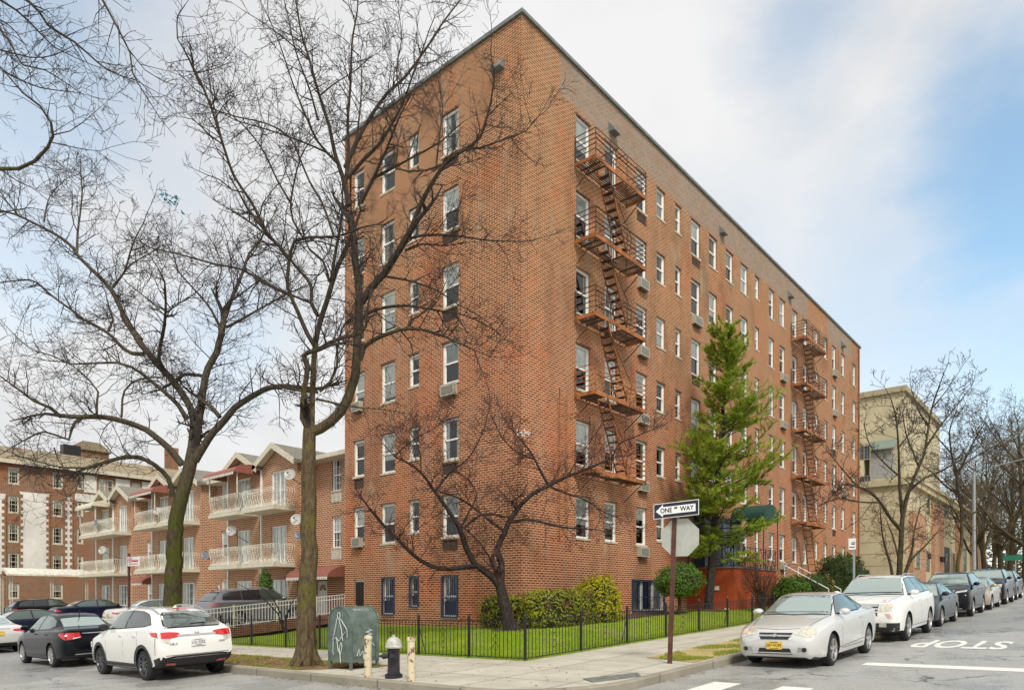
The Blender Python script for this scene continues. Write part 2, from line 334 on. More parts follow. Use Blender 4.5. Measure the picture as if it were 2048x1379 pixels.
# ------------------------------------------------------------------ text
def text(s, size, mat, M, name='lettering', parent=None, bold=0., sx=1., ext=.002, align='CENTER'):
    cu = bpy.data.curves.new('t', 'FONT'); cu.body = s; cu.size = size; cu.align_x = align; cu.align_y = 'CENTER'; cu.offset = bold; cu.extrude = ext; cu.resolution_u = 3
    ob = bpy.data.objects.new('t', cu); COL.objects.link(ob); bpy.context.view_layer.update()
    me = bpy.data.meshes.new_from_object(ob.evaluated_get(bpy.context.evaluated_depsgraph_get())); bpy.data.objects.remove(ob); bpy.data.curves.remove(cu)
    me.transform(M @ Matrix.Diagonal((sx, 1, 1, 1))); me.name = name
    me.materials.clear(); return link(name, me, mat, parent)
def frame(o, xdir, up):                                          # text frame: x along xdir, y along up
    x = Vector(xdir).normalized(); y = Vector(up); y = (y-x*y.dot(x)).normalized(); z = x.cross(y)
    return Matrix(((x.x, y.x, z.x, o[0]), (x.y, y.y, z.y, o[1]), (x.z, y.z, z.z, o[2]), (0, 0, 0, 1)))
# ------------------------------------------------------------------ camera, sky, sun
cam = bpy.data.cameras.new('camera'); cam.lens = 36*F/2048; cam.sensor_width = 36; cam.shift_y = (HY-689.5)/2048; cam.clip_end = 3000; cam.clip_start = .1
co = bpy.data.objects.new('camera', cam); COL.objects.link(co); co.location = CAM; co.rotation_euler = (rad(90), 0, math.atan2(-FW.x, FW.y)); sc.camera = co
sc.view_settings.view_transform = 'Standard'; sc.view_settings.look = 'None'; sc.view_settings.exposure = 1.12; sc.view_settings.gamma = 1
SUN_EL, SUN_AZ = 48., 218.                                        # overcast: a broad soft sun behind the viewer
w = bpy.data.worlds.new('World'); sc.world = w; w.use_nodes = True; T = w.node_tree; N = T.nodes; Lk = T.links; N.clear()
def nd(t, **k):
    n = N.new(t)
    for a, b in k.items(): setattr(n, a, b)
    return n
def wm(op, a, b=None, clamp=False):
    n = nd('ShaderNodeMath', operation=op, use_clamp=clamp)
    for i, q in enumerate((a, b)):
        if q is None: continue
        if isinstance(q, (int, float)): n.inputs[i].default_value = q
        else: Lk.new(q, n.inputs[i])
    return n.outputs[0]
def wramp(f, lo, hi):
    n = nd('ShaderNodeMapRange', interpolation_type='SMOOTHSTEP'); n.inputs[1].default_value = lo; n.inputs[2].default_value = hi; Lk.new(f, n.inputs[0]); return n.outputs[0]
out = nd('ShaderNodeOutputWorld'); sky = nd('ShaderNodeTexSky', sky_type='NISHITA', sun_disc=False, sun_elevation=rad(SUN_EL), sun_rotation=rad(SUN_AZ), air_density=1.0, dust_density=.6, ozone_density=2.0)
bg1 = nd('ShaderNodeBackground'); bg1.inputs[1].default_value = .115; tn = nd('ShaderNodeMix', data_type='RGBA', blend_type='MULTIPLY'); tn.inputs[0].default_value = 1; tn.inputs[7].default_value = (.98, 1.13, 1.0, 1); Lk.new(sky.outputs[0], tn.inputs[6]); Lk.new(tn.outputs[2], bg1.inputs[0])
tc = nd('ShaderNodeTexCoord'); D = tc.outputs['Generated']
def wn(scale, det=5, rough=.55, loc=(0,0,0)):
    mp = nd('ShaderNodeMapping'); mp.inputs['Scale'].default_value = (1, 1, 1.7); mp.inputs['Location'].default_value = loc; Lk.new(D, mp.inputs[0])
    n = nd('ShaderNodeTexNoise'); n.inputs['Scale'].default_value = scale; n.inputs['Detail'].default_value = det; n.inputs['Roughness'].default_value = rough; Lk.new(mp.outputs[0], n.inputs['Vector']); return n.outputs['Fac']
wob = wm('MULTIPLY', wm('SUBTRACT', wn(3.2, 6), .5), .34)
def gap(px, py, r0, r1, amt):                                     # an opening in the cloud deck around a sky direction
    d = (pix(px, py, 1.)-CAM).normalized()
    dp = nd('ShaderNodeVectorMath', operation='DISTANCE'); nm = nd('ShaderNodeVectorMath', operation='NORMALIZE'); Lk.new(D, nm.inputs[0]); Lk.new(nm.outputs[0], dp.inputs[0]); dp.inputs[1].default_value = d
    q = wm('ADD', dp.outputs['Value'], wob); return wm('MULTIPLY', wm('SUBTRACT', 1.0, wramp(q, r0, r1)), amt)
blue = gap(2130, 330, .05, .25, .88)
for a in ((1850, 560, .04, .26, .40), (1600, 60, .0, .14, .5), (130, 100, .02, .2, .6), (330, 330, .0, .14, .2), (480, 660, .0, .14, .3), (60, 500, .0, .12, .35), (1500, 560, .0, .2, .22), (2300, 700, .1, .4, .6)):
    blue = wm('MAXIMUM', blue, gap(*a))
cl = nd('ShaderNodeMix', data_type='RGBA'); cl.inputs[6].default_value = (.745, .75, .76, 1); cl.inputs[7].default_value = (.86, .86, .86, 1)
Lk.new(wramp(wn(1.7, 6, .6, (3, 1, 0)), .36, .62), cl.inputs[0])
bg2 = nd('ShaderNodeBackground'); bg2.inputs[1].default_value = .485; Lk.new(cl.outputs[2], bg2.inputs[0])
ms = nd('ShaderNodeMixShader'); Lk.new(blue, ms.inputs[0]); Lk.new(bg2.outputs[0], ms.inputs[1]); Lk.new(bg1.outputs[0], ms.inputs[2]); Lk.new(ms.outputs[0], out.inputs[0])
sl = bpy.data.lights.new('sun', 'SUN'); sl.energy = 1.5; sl.angle = rad(14); sl.color = (1, .95, .87); so = bpy.data.objects.new('sun', sl); COL.objects.link(so)
az, el = rad(SUN_AZ), rad(SUN_EL); sd = Vector((math.sin(az)*math.cos(el), math.cos(az)*math.cos(el), math.sin(el)))
so.rotation_euler = sd.to_track_quat('Z', 'Y').to_euler()
# ------------------------------------------------------------------ ground
def sheet(name, pts, off, mat, kind='structure', extra=0.):
    m = MB(); m.quad(*[(a, b, g(a, b)+off) for a, b in pts]); o = m.build(name, mat); return struct(o, kind)
sheet('road', [(-220,-220),(320,-220),(320,320),(-220,320)], 0, M_road)
FA, FB = -5.8, -4.95                                              # fence lines
KA, KB = -9.5, -8.75                                              # kerb lines
arc = lambda r: [(KA+2-r*math.cos(t), KB+2-r*math.sin(t)) for t in [rad(90)*i/10 for i in range(11)]]
inner = arc(1.84)
sheet('sidewalk', [(KA+.16, 110)] + inner + [(150, KB+.16), (150, FB+.02), (FA+.02, FB+.02), (FA+.02, 110)], .15, M_walk)
outer = [(KA, 110)] + arc(2.0) + [(150, KB)]; inn = [(KA+.16, 110)] + inner + [(150, KB+.16)]
m = MB()
for i in range(len(outer)-1):
    (a0, b0), (a1, b1), (c0, d0), (c1, d1) = outer[i], outer[i+1], inn[i], inn[i+1]
    m.quad((a0,b0,g(a0,b0)-.05), (a1,b1,g(a1,b1)-.05), (a1,b1,g(a1,b1)+.135), (a0,b0,g(a0,b0)+.135))
    e = .02; q = lambda a, b, c, d: (a+(c-a)*.12, b+(d-b)*.12)
    (x0, y0), (x1, y1) = q(a0,b0,c0,d0), q(a1,b1,c1,d1)
    m.quad((a0,b0,g(a0,b0)+.135), (a1,b1,g(a1,b1)+.135), (x1,y1,g(x1,y1)+.156), (x0,y0,g(x0,y0)+.156))
    m.quad((x0,y0,g(x0,y0)+.156), (x1,y1,g(x1,y1)+.156), (c1,d1,g(c1,d1)+.154), (c0,d0,g(c0,d0)+.154))
struct(m.build('kerb', M_kerb))
sheet('ground', [(FA,-4.95),(320,-4.95),(320,320),(FA,320)], .143, M_soil)
strip1 = [(-4.75,-8.5),(-4.3,-7.15),(90,-7.15),(90,-8.5)]; strip2 = [(-9.25,-1.25),(-8.1,-2.65),(-7.75,-2.65),(-7.75,60),(-9.25,60)]
sheet('planting_strip', strip1, .158, M_strip); sheet('planting_strip', strip2, .158, M_dirt)
sheet('driveway', [(-9.3, 12.6),(FA, 12.6),(FA, 47),(-9.3, 47)], .166, M_drive)
dz = lambda a, b: .155+.058*(a-FA)
m = MB(); m.quad(*[(a, b, g(a,b)+dz(a,b)+.006) for a, b in ((FA,12.1),(3.4,12.1),(3.4,60),(FA,60))]); struct(m.build('front_yard_paving', M_drive))
# lawn: a low mound that rises from the fence to the walls
def sm(t): t = max(0, min(1, t)); return t*t*(3-2*t)
def lawn(a, b): return g(a, b)+.155+.30*sm(min(a-FA if b > FB-9 else 9, b-FB)/3.6)*(1 if b < 8 else sm((12.0-b)/4))
m = MB(); st = .3; cells = {}
def lv(i, j):
    k = (i, j)
    if k not in cells: a, b = FA+i*st, FB+j*st; cells[k] = len(m.v); m.v.append((a, b, lawn(a, b)+.01*noise.noise((a*1.3, b*1.3, 0))))
    return cells[k]
for i in range(int((42-FA)/st)):
    for j in range(int((12.0-FB)/st)):
        a, b = FA+i*st, FB+j*st
        if a > .15 and b > .15: continue
        if 10.9 < a and b < 2.6 and False: continue
        m.f.append((lv(i,j), lv(i+1,j), lv(i+1,j+1), lv(i,j+1)))
struct(m.build('lawn', M_lawn, smooth=True))
def in_poly(a, b, P):
    c = False
    for i in range(len(P)):
        (x0, y0), (x1, y1) = P[i], P[i-1]
        if (y0 > b) != (y1 > b) and a < (x1-x0)*(b-y0)/(y1-y0)+x0: c = not c
    return c
def grass(name, mat, n, samp, h0, h1, wid=.007):
    m = MB(); k = 0
    while k < n:
        p = samp()
        if p is None: continue
        a, b, z = p; k += 1; h = R.uniform(h0, h1); t = R.uniform(0, 6.28); l = R.uniform(0, .6)*h; u = R.uniform(0, 6.28)
        cx, sx = math.cos(t)*wid, math.sin(t)*wid; i = len(m.v)
        m.v += [(a-cx, b-sx, z-.005), (a+cx, b+sx, z-.005), (a+math.cos(u)*l, b+math.sin(u)*l, z+h)]; m.f.append((i, i+1, i+2))
    return struct(m.build(name, mat), 'stuff')
def s_lawn():
    if R.random() < .62: a, b = R.uniform(FA+.03, .0), R.uniform(FB, 9)
    else: a, b = FA+(16-FA)*R.random()**1.5, R.uniform(FB, 0)
    if (a+1.47)**2+(b+.79)**2 < R.uniform(.1, .9) or (a > -1 and b > -2.2 and R.random() < .85): return None
    q_ = noise.noise((a*.8, b*.8, 3))+.5*noise.noise((a*2.6, b*2.6, 1))
    if q_ > .3 and R.random() < .8: return None
    return a, b, lawn(a, b)
grass('grass', M_grass, 62000, s_lawn, .03, .075)
def s_edge():
    if R.random() < .5: a, b = R.uniform(FA-.12, 12), FB-abs(R.gauss(0, .05))
    else: a, b = FA-abs(R.gauss(0, .05)), R.uniform(FB, 11)
    return a, b, g(a, b)+.15
grass('grass', M_grass, 5000, s_edge, .03, .07)
def s_s1():
    a, b = -4.7+20*R.random()**1.6, R.uniform(-8.5, -7.15)
    if not in_poly(a, b, strip1) or noise.noise((a*.9, b*1.2, 1)) + .25*noise.noise((a*4, b*4, 2)) < .02: return None
    return a, b, g(a, b)+.158
grass('grass', M_grassd, 14000, s_s1, .025, .06)
def s_s2():
    a, b = R.uniform(-9.2, -7.75), R.uniform(-2.6, 9)
    if not in_poly(a, b, strip2) or noise.noise((a*1.1, b*.9, 5)) < (.12 if a < -8.2 else -.12): return None
    return a, b, g(a, b)+.158
grass('grass', M_grassd, 7000, s_s2, .02, .055)
m = MB()                                                          # fallen leaves and bits of bark in the dirt by the kerb
for k in range(1700):
    a, b = R.uniform(-9.2, -7.8), R.uniform(-2.5, 5)
    if not in_poly(a, b, strip2): continue
    z = g(a, b)+.163+R.uniform(0, .02); s_ = R.uniform(.015, .04); t = R.uniform(0, 6.28)
    m.quad(*[(a+math.cos(t+q)*s_, b+math.sin(t+q)*s_*.6, z+R.uniform(-.004, .012)) for q in (0, 1.6, 3.1, 4.7)])
struct(m.build('leaf_litter', plain('dead_leaf', (.17, .11, .055), .9, var=.6, scale=20)), 'stuff')
m = MB()                                                          # dead leaves on the lawn, along the kerbs and on the pavement
for k in range(1500):
    q = R.random()
    if q < .45: a, b = R.uniform(FA, -.1), R.uniform(FB, 6); z = lawn(a, b)+.05
    elif q < .6: a, b = R.uniform(0, 12), R.uniform(FB, -2.4); z = lawn(a, b)+.05
    elif q < .85:
        if R.random() < .5: a, b = KA-abs(R.gauss(0, .14))-.02, R.uniform(-6, 4)
        else: a, b = R.uniform(-7, 12), KB-abs(R.gauss(0, .12))-.02
        z = g(a, b)+.012
    else: a, b = R.uniform(-9.2, -6), R.uniform(-8, 8); z = g(a, b)+.162
    s_ = R.uniform(.015, .04); t = R.uniform(0, 6.28); m.quad(*[(a+math.cos(t+u)*s_, b+math.sin(t+u)*s_*.6, z+R.uniform(-.002, .014)) for u in (0, 1.6, 3.1, 4.7)])
struct(m.build('leaf_litter', plain('fallen_leaf', (.16, .095, .045), .9, var=.6, scale=20)), 'stuff')
# road markings
def mark(name, pts, off=.004):
    return sheet(name, pts, off, M_paint)
mark('stop_line', [(-2.75,-11.1),(-2.25,-11.1),(-2.25,-16.5),(-2.75,-16.5)])
for b in (-9.55, -10.75, -11.95, -13.15, -14.35): mark('crosswalk_stripe', [(-9.6,b),(-9.6,b-.5),(-6.1,b-.5),(-6.1,b)])
M_ = frame((2.4, -12.1, g(2.4, -12.1)+.005), (0, 1, -.016), (-1, 0, -.038))
o = text('STOP', 1.0, M_paint, M_ @ Matrix.Diagonal((.82, 2.9, 1, 1)), 'road_lettering', bold=.022, ext=0); struct(o)
# steel tread plate in the corner ramp
m = MB(); cor = [(-7.71,-7.84),(-6.61,-8.3),(-7.0,-8.6),(-8.0,-8.25)]
m.prism([(a, b, g(a, b)+.151) for a, b in cor], (0, 0, .012)); c0 = Vector((-7.33, -8.25, 0))
for i in range(14):
    for j in range(6):
        u, v = (i+.5)/14, (j+.5)/6
        p = Vector((*cor[0], 0)).lerp(Vector((*cor[1], 0)), u).lerp(Vector((*cor[3], 0)).lerp(Vector((*cor[2], 0)), u), v)
        m.lathe([(.022, g(p.x,p.y)+.163), (.016, g(p.x,p.y)+.169)], (p.x, p.y, 0), 6)
tag(m.build('tread_plate', M_plate_steel), 'grey studded metal ramp plate set into the corner pavement', 'tread plate')
# ------------------------------------------------------------------ facades
def P3(face, pl, u, z, o): return (u, pl-o, z) if face == 'R' else (pl-o, u, z)
class FB_(MB):                                                    # boxes given along a facade: u range, z range, distance out of the wall
    def __init__(s, face, pl): super().__init__(); s.face, s.pl = face, pl
    def fbox(s, u0, u1, z0, z1, o0, o1):
        if s.face == 'R': s.box(u0, u1, s.pl-o1, s.pl-o0, z0, z1)
        else: s.box(s.pl-o1, s.pl-o0, u0, u1, z0, z1)
    def fquad(s, u0, u1, z0, z1, o):
        q = [P3(s.face, s.pl, u, z, o) for u, z in ((u0,z0),(u1,z0),(u1,z1),(u0,z1))]; s.quad(*(q if s.face == 'R' else q[::-1]))
def holes_wall(m, face, pl, U0, U1, zf0, z1, holes, depth=.17):   # wall sheet with openings and their reveals
    us = sorted({U0, U1, *[h[0] for h in holes], *[h[1] for h in holes]}); zs = sorted({zf0, z1, *[h[2] for h in holes], *[h[3] for h in holes]})
    for i in range(len(us)-1):
        for j in range(len(zs)-1):
            cu, cz = (us[i]+us[i+1])/2, (zs[j]+zs[j+1])/2
            if any(h[0] < cu < h[1] and h[2] < cz < h[3] for h in holes): continue
            m.quad(*[P3(face, pl, u, z, 0) for u, z in ((us[i],zs[j]),(us[i+1],zs[j]),(us[i+1],zs[j+1]),(us[i],zs[j+1]))])
    for h in holes:
        c = [(h[0],h[2]),(h[1],h[2]),(h[1],h[3]),(h[0],h[3])]
        for k in range(4):
            (u, z), (v, y) = c[k], c[(k+1) % 4]
            m.quad(P3(face,pl,u,z,0), P3(face,pl,v,y,0), P3(face,pl,v,y,-depth), P3(face,pl,u,z,-depth))
def window(parent, face, pl, u0, u1, z0, z1, style='hung', blind=.5, frame=None, sill=True, rec=.115, grid=None, glass=None, bl=None, fr=.055, lintel=False):
    frame = frame or M_white; m = FB_(face, pl); a, b = -rec-.05, -rec+.04
    m.fbox(u0, u0+fr, z0, z1, a, b); m.fbox(u1-fr, u1, z0, z1, a, b); m.fbox(u0+fr, u1-fr, z1-fr, z1, a, b); m.fbox(u0+fr, u1-fr, z0, z0+fr, a, b)
    zm = (z0+z1)/2
    if style == 'hung':
        m.fbox(u0+fr, u1-fr, zm-.03, zm+.03, a+.005, b-.008)
        for e in (u0+fr, u1-fr-.03): m.fbox(e, e+.03, zm+.03, z1-fr, a+.01, b-.02); m.fbox(e, e+.03, z0+fr, zm-.03, a+.01, b-.035)
    if style == 'slide': m.fbox((u0+u1)/2-.03, (u0+u1)/2+.03, z0+fr, z1-fr, a+.005, b-.008)
    if grid:
        nu, nz = grid
        for i in range(1, nu): u = u0+(u1-u0)*i/nu; m.fbox(u-.012, u+.012, z0+fr, z1-fr, a+.02, b-.03)
        for i in range(1, nz): z = z0+(z1-z0)*i/nz; m.fbox(u0+fr, u1-fr, z-.012, z+.012, a+.021, b-.031)
    f = m.build('window', frame, parent)
    m = FB_(face, pl); m.fquad(u0+fr, u1-fr, z0+fr, z1-fr, -rec-.02); m.build('pane', glass or M_glass, f)
    cu = R.random()
    if blind > 0 and cu < .34:                                     # drawn-back curtains instead of a blind
        m = FB_(face, pl); w_ = (u1-u0)*R.uniform(.16, .34)
        for a_, sg in ((u0+.03, 1), (u1-.03, -1)):
            for i in range(6):
                p0, p1 = a_+sg*w_*i/6, a_+sg*w_*(i+1)/6; o0, o1 = -rec-.05-.02*(i % 2), -rec-.05-.02*((i+1) % 2)
                m.quad(P3(face,pl,p0,z0+.05,o0), P3(face,pl,p1,z0+.05,o1), P3(face,pl,p1,z1-.05,o1), P3(face,pl,p0,z1-.05,o0))
        m.build('blind', bl or R.choice([M_curtain, M_curtain2, M_curtain_tan]), f); blind = 0
    if blind > 0:
        m = FB_(face, pl); m.fquad(u0+.02, u1-.02, z1-.02-(z1-z0)*blind, z1-.02, -rec-.035); m.build('blind', bl or R.choice([M_curtain, M_curtain, M_curtain2]), f)
    if sill:
        m = FB_(face, pl); m.fbox(u0-.04, u1+.04, z0-.075, z0-.003, -rec, .025); m.build('sill', M_sill, f)
    if lintel:
        m = FB_(face, pl); m.fbox(u0-.06, u1+.06, z1+.002, z1+.05, -.05, .004); m.build('lintel', M_lintel, f)
    return f
# ------------------------------------------------------------------ the brick apartment house on the corner
AL, AW, ZT = 40.92, 9.8, 21.17
bld = thing('apartment_building', 'tall red brick corner apartment building with rows of white windows', 'building', (0, 0, .5))
ROW = lambda k: 5.37+2.8*k
LC = {'A': (8.47, 9.2, 1.48), 'B': (6.52, 7.39, 1.55), 'C': (5.11, 5.69, 1.22), 'D': (2.98, 3.84, 1.5)}
RC = [(3.1,4.0,1.65),(5.0,5.87,1.62),(7.35,8.2,1.6),(9.05,9.8,1.25),(10.75,11.3,1.22),(12.3,13.25,1.62),(14.2,15.1,1.5),(16.15,17.05,1.5),(18.0,18.95,1.5),(19.95,20.55,1.2),(22.0,22.8,1.62),(23.7,24.6,1.55),
      (25.85,26.75,1.6),(27.8,28.6,1.6),(30.05,30.8,1.15),(32.0,32.75,1.3),(33.85,34.75,1.62),(36.0,36.9,1.5),(38.9,39.75,1.55)]
wins = []                                                         # face, u0, u1, z0, z1, style key
for n, (u0, u1, h) in LC.items():
    for k in range(6): wins.append(('L', u0, u1, ROW(k)-h, ROW(k), n, k))
for i, (u0, u1, h) in enumerate(RC):
    for k in range(6):
        if k == 0 and i in (5, 6, 7): continue                    # entrance porch stands there
        hh = min(h, 1.52) if k == 0 else h
        wins.append(('R', u0, u1, ROW(k)-hh, ROW(k), i, k))
base = [('L', 8.5, 9.15, 1.26, 2.4, 'door', -1), ('L', 6.55, 7.3, .98, 2.45, 'guard', -1), ('L', 5.13, 5.62, 1.3, 2.45, 'guard', -1), ('L', 3.02, 3.83, .95, 2.45, 'guard', -1),
        ('R', 7.0, 9.7, 1.1, 2.4, 'triple', -1)]
sleeves = []                                                      # grilles under windows
ac_at = {('L','D',2),('L','A',2),('L','A',0),('R',2,4),('R',2,3),('R',2,2),('R',2,1),('R',2,0),('R',5,4),('R',11,4),('R',11,3),('R',11,0),('R',16,5),('R',16,4),('R',17,2),('R',14,4)}
for w_ in wins:
    key = (w_[0], w_[5], w_[6])
    if (w_[0] == 'L' and w_[5] in 'AD' or w_[0] == 'R' and w_[5] in (2, 5, 16)) and key not in ac_at and not (w_[5] == 'A' and w_[6] == 5):
        sleeves.append((w_[0], w_[1]+.05, w_[2]-.02, w_[3]-.52, w_[3]-.12))
hl = [(x[1],x[2],x[3],x[4]) for x in wins+base if x[0] == 'L'] + [s[1:] for s in sleeves if s[0] == 'L']
hr = [(x[1],x[2],x[3],x[4]) for x in wins+base if x[0] == 'R'] + [s[1:] for s in sleeves if s[0] == 'R']
m = MB(); holes_wall(m, 'L', 0, 0, AW, -1., ZT-.12, hl); holes_wall(m, 'R', 0, 0, AL, -1., ZT-.12, hr)
m.quad((AL,0,-1),(AL,AW,-1),(AL,AW,ZT-.12),(AL,0,ZT-.12)); m.quad((0,AW,-1),(AL,AW,-1),(AL,AW,ZT-.12),(0,AW,ZT-.12))
m.build('wall', M_brick, bld)
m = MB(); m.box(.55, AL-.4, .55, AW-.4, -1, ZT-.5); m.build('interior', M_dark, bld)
m = MB(); m.box(.1, AL-.1, .1, AW-.1, ZT-.45, ZT-.35); m.build('roof', M_roof, bld)
m = MB(); e = .09; m.box(-e, AL+e, -e, .35, ZT-.12, ZT); m.box(-e, .35, .35, AW+e, ZT-.12, ZT); m.box(AL-.35, AL+e, .35, AW+e, ZT-.12, ZT); m.box(.35, AL-.35, AW-.35, AW+e, ZT-.12, ZT)
m.build('coping', M_coping, bld)
def dist(x): p = P3(x[0], 0, (x[1]+x[2])/2, x[4], 0); return (Vector(p)-CAM).length
wins.sort(key=dist); far = []
for i, x in enumerate(wins):
    face, u0, u1, z0, z1, c, k = x; bl = R.choice([.5, .5, .5, .48, .3, .65, .85, .12, .5, .97])
    if i < 95: window(bld, face, 0, u0, u1, z0, z1, blind=bl, fr=.075, lintel=True)
    else: far.append((x, bl))
bk = bpy.data.objects.new('tmp', None); COL.objects.link(bk)      # the remaining far windows become one part
obs = {'window': [], 'pane': [], 'blind': [], 'sill': [], 'lintel': []}
for x, bl in far:
    f = window(bk, *((x[0], 0) + x[1:5]), blind=bl, fr=.075, bl=M_curtain, lintel=True)
    obs['window'].append(f)
    for c in f.children: obs[c.name.split('.')[0]].append(c)
def joined(objs, name, mat, parent):
    m = MB()
    for o in objs:
        n = len(m.v); m.v += [tuple(v.co) for v in o.data.vertices]; m.f += [tuple(n+i for i in p.vertices) for p in o.data.polygons]
    return m.build(name, mat, parent)
fw = joined(obs['window'], 'window', M_white, bld); fw['kind'] = 'stuff'
for nme, mt in (('pane', M_glass), ('blind', M_curtain), ('sill', M_sill), ('lintel', M_lintel)): joined(obs[nme], nme, mt, fw)['kind'] = 'stuff'
for l in obs.values():
    for o in l: bpy.data.objects.remove(o)
bpy.data.objects.remove(bk)
for s in sleeves:
    m = FB_(s[0], 0); u = s[1]
    while u < s[2]-.02: m.fbox(u, u+.028, s[3], s[4], -.09, -.03); u += .07
    m.fbox(s[1], s[2], s[3], s[4], -.13, -.1); m.build('vent_grille', M_grille, bld)
for face, u0, u1, z0, z1, c, k in base:
    if c == 'door':
        f = window(bld, face, 0, u0, u1, z0, z1, 'none', 0, fr=.08); m = FB_(face, 0); m.fbox(u0+.08, u1-.08, z0+.05, z1-.08, -.11, -.05)
        for q in range(5): u = u0+.13+q*.11; m.fbox(u, u+.015, z0+.1, z1-.12, -.05, -.03)
        m.build('window_guard', M_black, f); continue
    f = window(bld, face, 0, u0, u1, z0, z1, 'hung' if c == 'guard' else 'none', .5, fr=.06)
    if c == 'triple':
        m = FB_(face, 0)
        for q in (1, 2): u = u0+(u1-u0)*q/3; m.fbox(u-.06, u+.06, z0+.06, z1-.06, -.13, -.06)
        m.build('mullion', M_white, f)
    m = FB_(face, 0); fr = .05                                    # navy guard of slim bars with a scrolled middle
    m.fbox(u0-.02, u0+.03, z0-.04, z1+.02, .005, .05); m.fbox(u1-.03, u1+.02, z0-.04, z1+.02, .005, .05); m.fbox(u0+.03, u1-.03, z1-.04, z1+.02, .005, .05); m.fbox(u0+.03, u1-.03, z0-.04, z0+.02, .005, .05)
    zm = z0+(z1-z0)*.45; m.fbox(u0+.03, u1-.03, zm-.015, zm+.015, .012, .04); u = u0+.12
    while u < u1-.05: m.fbox(u-.008, u+.008, z0+.02, z1-.04, .018, .034); u += .115
    uc = (u0+u1)/2
    for zc in (zm+.22, zm-.2):
        for sg in (-1, 1): m.tube([P3(face, 0, uc+sg*.07*math.sin(t)*1.1, zc+.13*math.cos(t/1.3), .045) for t in [q*.5 for q in range(9)]], .009, 4)
    m.build('window_guard', M_navy, f)
    if c == 'guard':
        m = FB_(face, 0); m.fbox(u0+.06, u1-.06, z0+.06, zm-.1, -.085, -.075); m.build('lower_panel', M_navy, f)
def scupper(face, u, z):
    m = MB(); p = lambda du, dz, o: P3(face, 0, u+du, z+dz, o)
    w2 = .24; m.prism([p(-w2, -.14, .0), p(-w2, .26, .0), p(-w2, -.08, .26), p(-w2, -.14, .26)], Vector(p(w2, 0, 0))-Vector(p(-w2, 0, 0))); m.build('roof_scupper', M_coping, bld, fix=True)
scupper('R', 5.5, 19.95); scupper('R', 15.6, 20.0); scupper('R', 25.3, 20.0); scupper('R', 36.2, 20.0); scupper('L', 1.0, 19.75)
m = FB_('R', 0); m.fbox(40.3, 40.5, 2, 3.2, .01, .06); m.fbox(40.36, 40.44, 3.2, ZT-.3, .01, .09); m.build('downpipe', M_brick_low, bld)
# ------------------------------------------------------------------ window air conditioners
ordn = ['first', 'second', 'third', 'fourth', 'fifth', 'sixth']
CN = {2: 'beside the near fire escape', 5: 'just before the pine top', 11: 'between pine and far fire escape', 14: 'behind the far fire escape', 16: 'just past the far fire escape', 17: 'near the far end of the long face',
      'D': 'nearest the building corner', 'A': 'at the outer edge'}
AG = {}
for face, c, k in sorted(ac_at, key=str):
    u0, u1, h = (LC[c] if face == 'L' else RC[c]); h = min(h, 1.52) if (face == 'R' and k == 0) else h; z0 = ROW(k)-h
    t = thing('air_conditioner', f'cream air conditioner under the {ordn[k]} row window {CN[c]}' + (', short face' if face == 'L' else ''), 'air conditioner', P3(face, 0, (u0+u1)/2, z0-.45, .1), 'air conditioners under the windows')
    m = FB_(face, 0); a, b = u0+.06, u1-.1; zt = z0-.1 if not (face == 'L' and c == 'A') else z0+.25
    m.fbox(a, b, zt-.40, zt, .002, .2); m.build('case', M_ac, t)
    m = FB_(face, 0); m.fbox(a+.06, b-.06, zt-.34, zt-.06, .2, .206)
    m.build('front_grille', M_acd, t); m = FB_(face, 0); q = a+.1
    while q < b-.08: m.fbox(q, q+.014, zt-.33, zt-.07, .207, .212); q += .06
    m.build('fin', M_ac, t)
    m = FB_(face, 0); m.fbox(a+.1, b-.1, zt-.46, zt-.403, .02, .17); m.build('bracket', M_lintel, t)
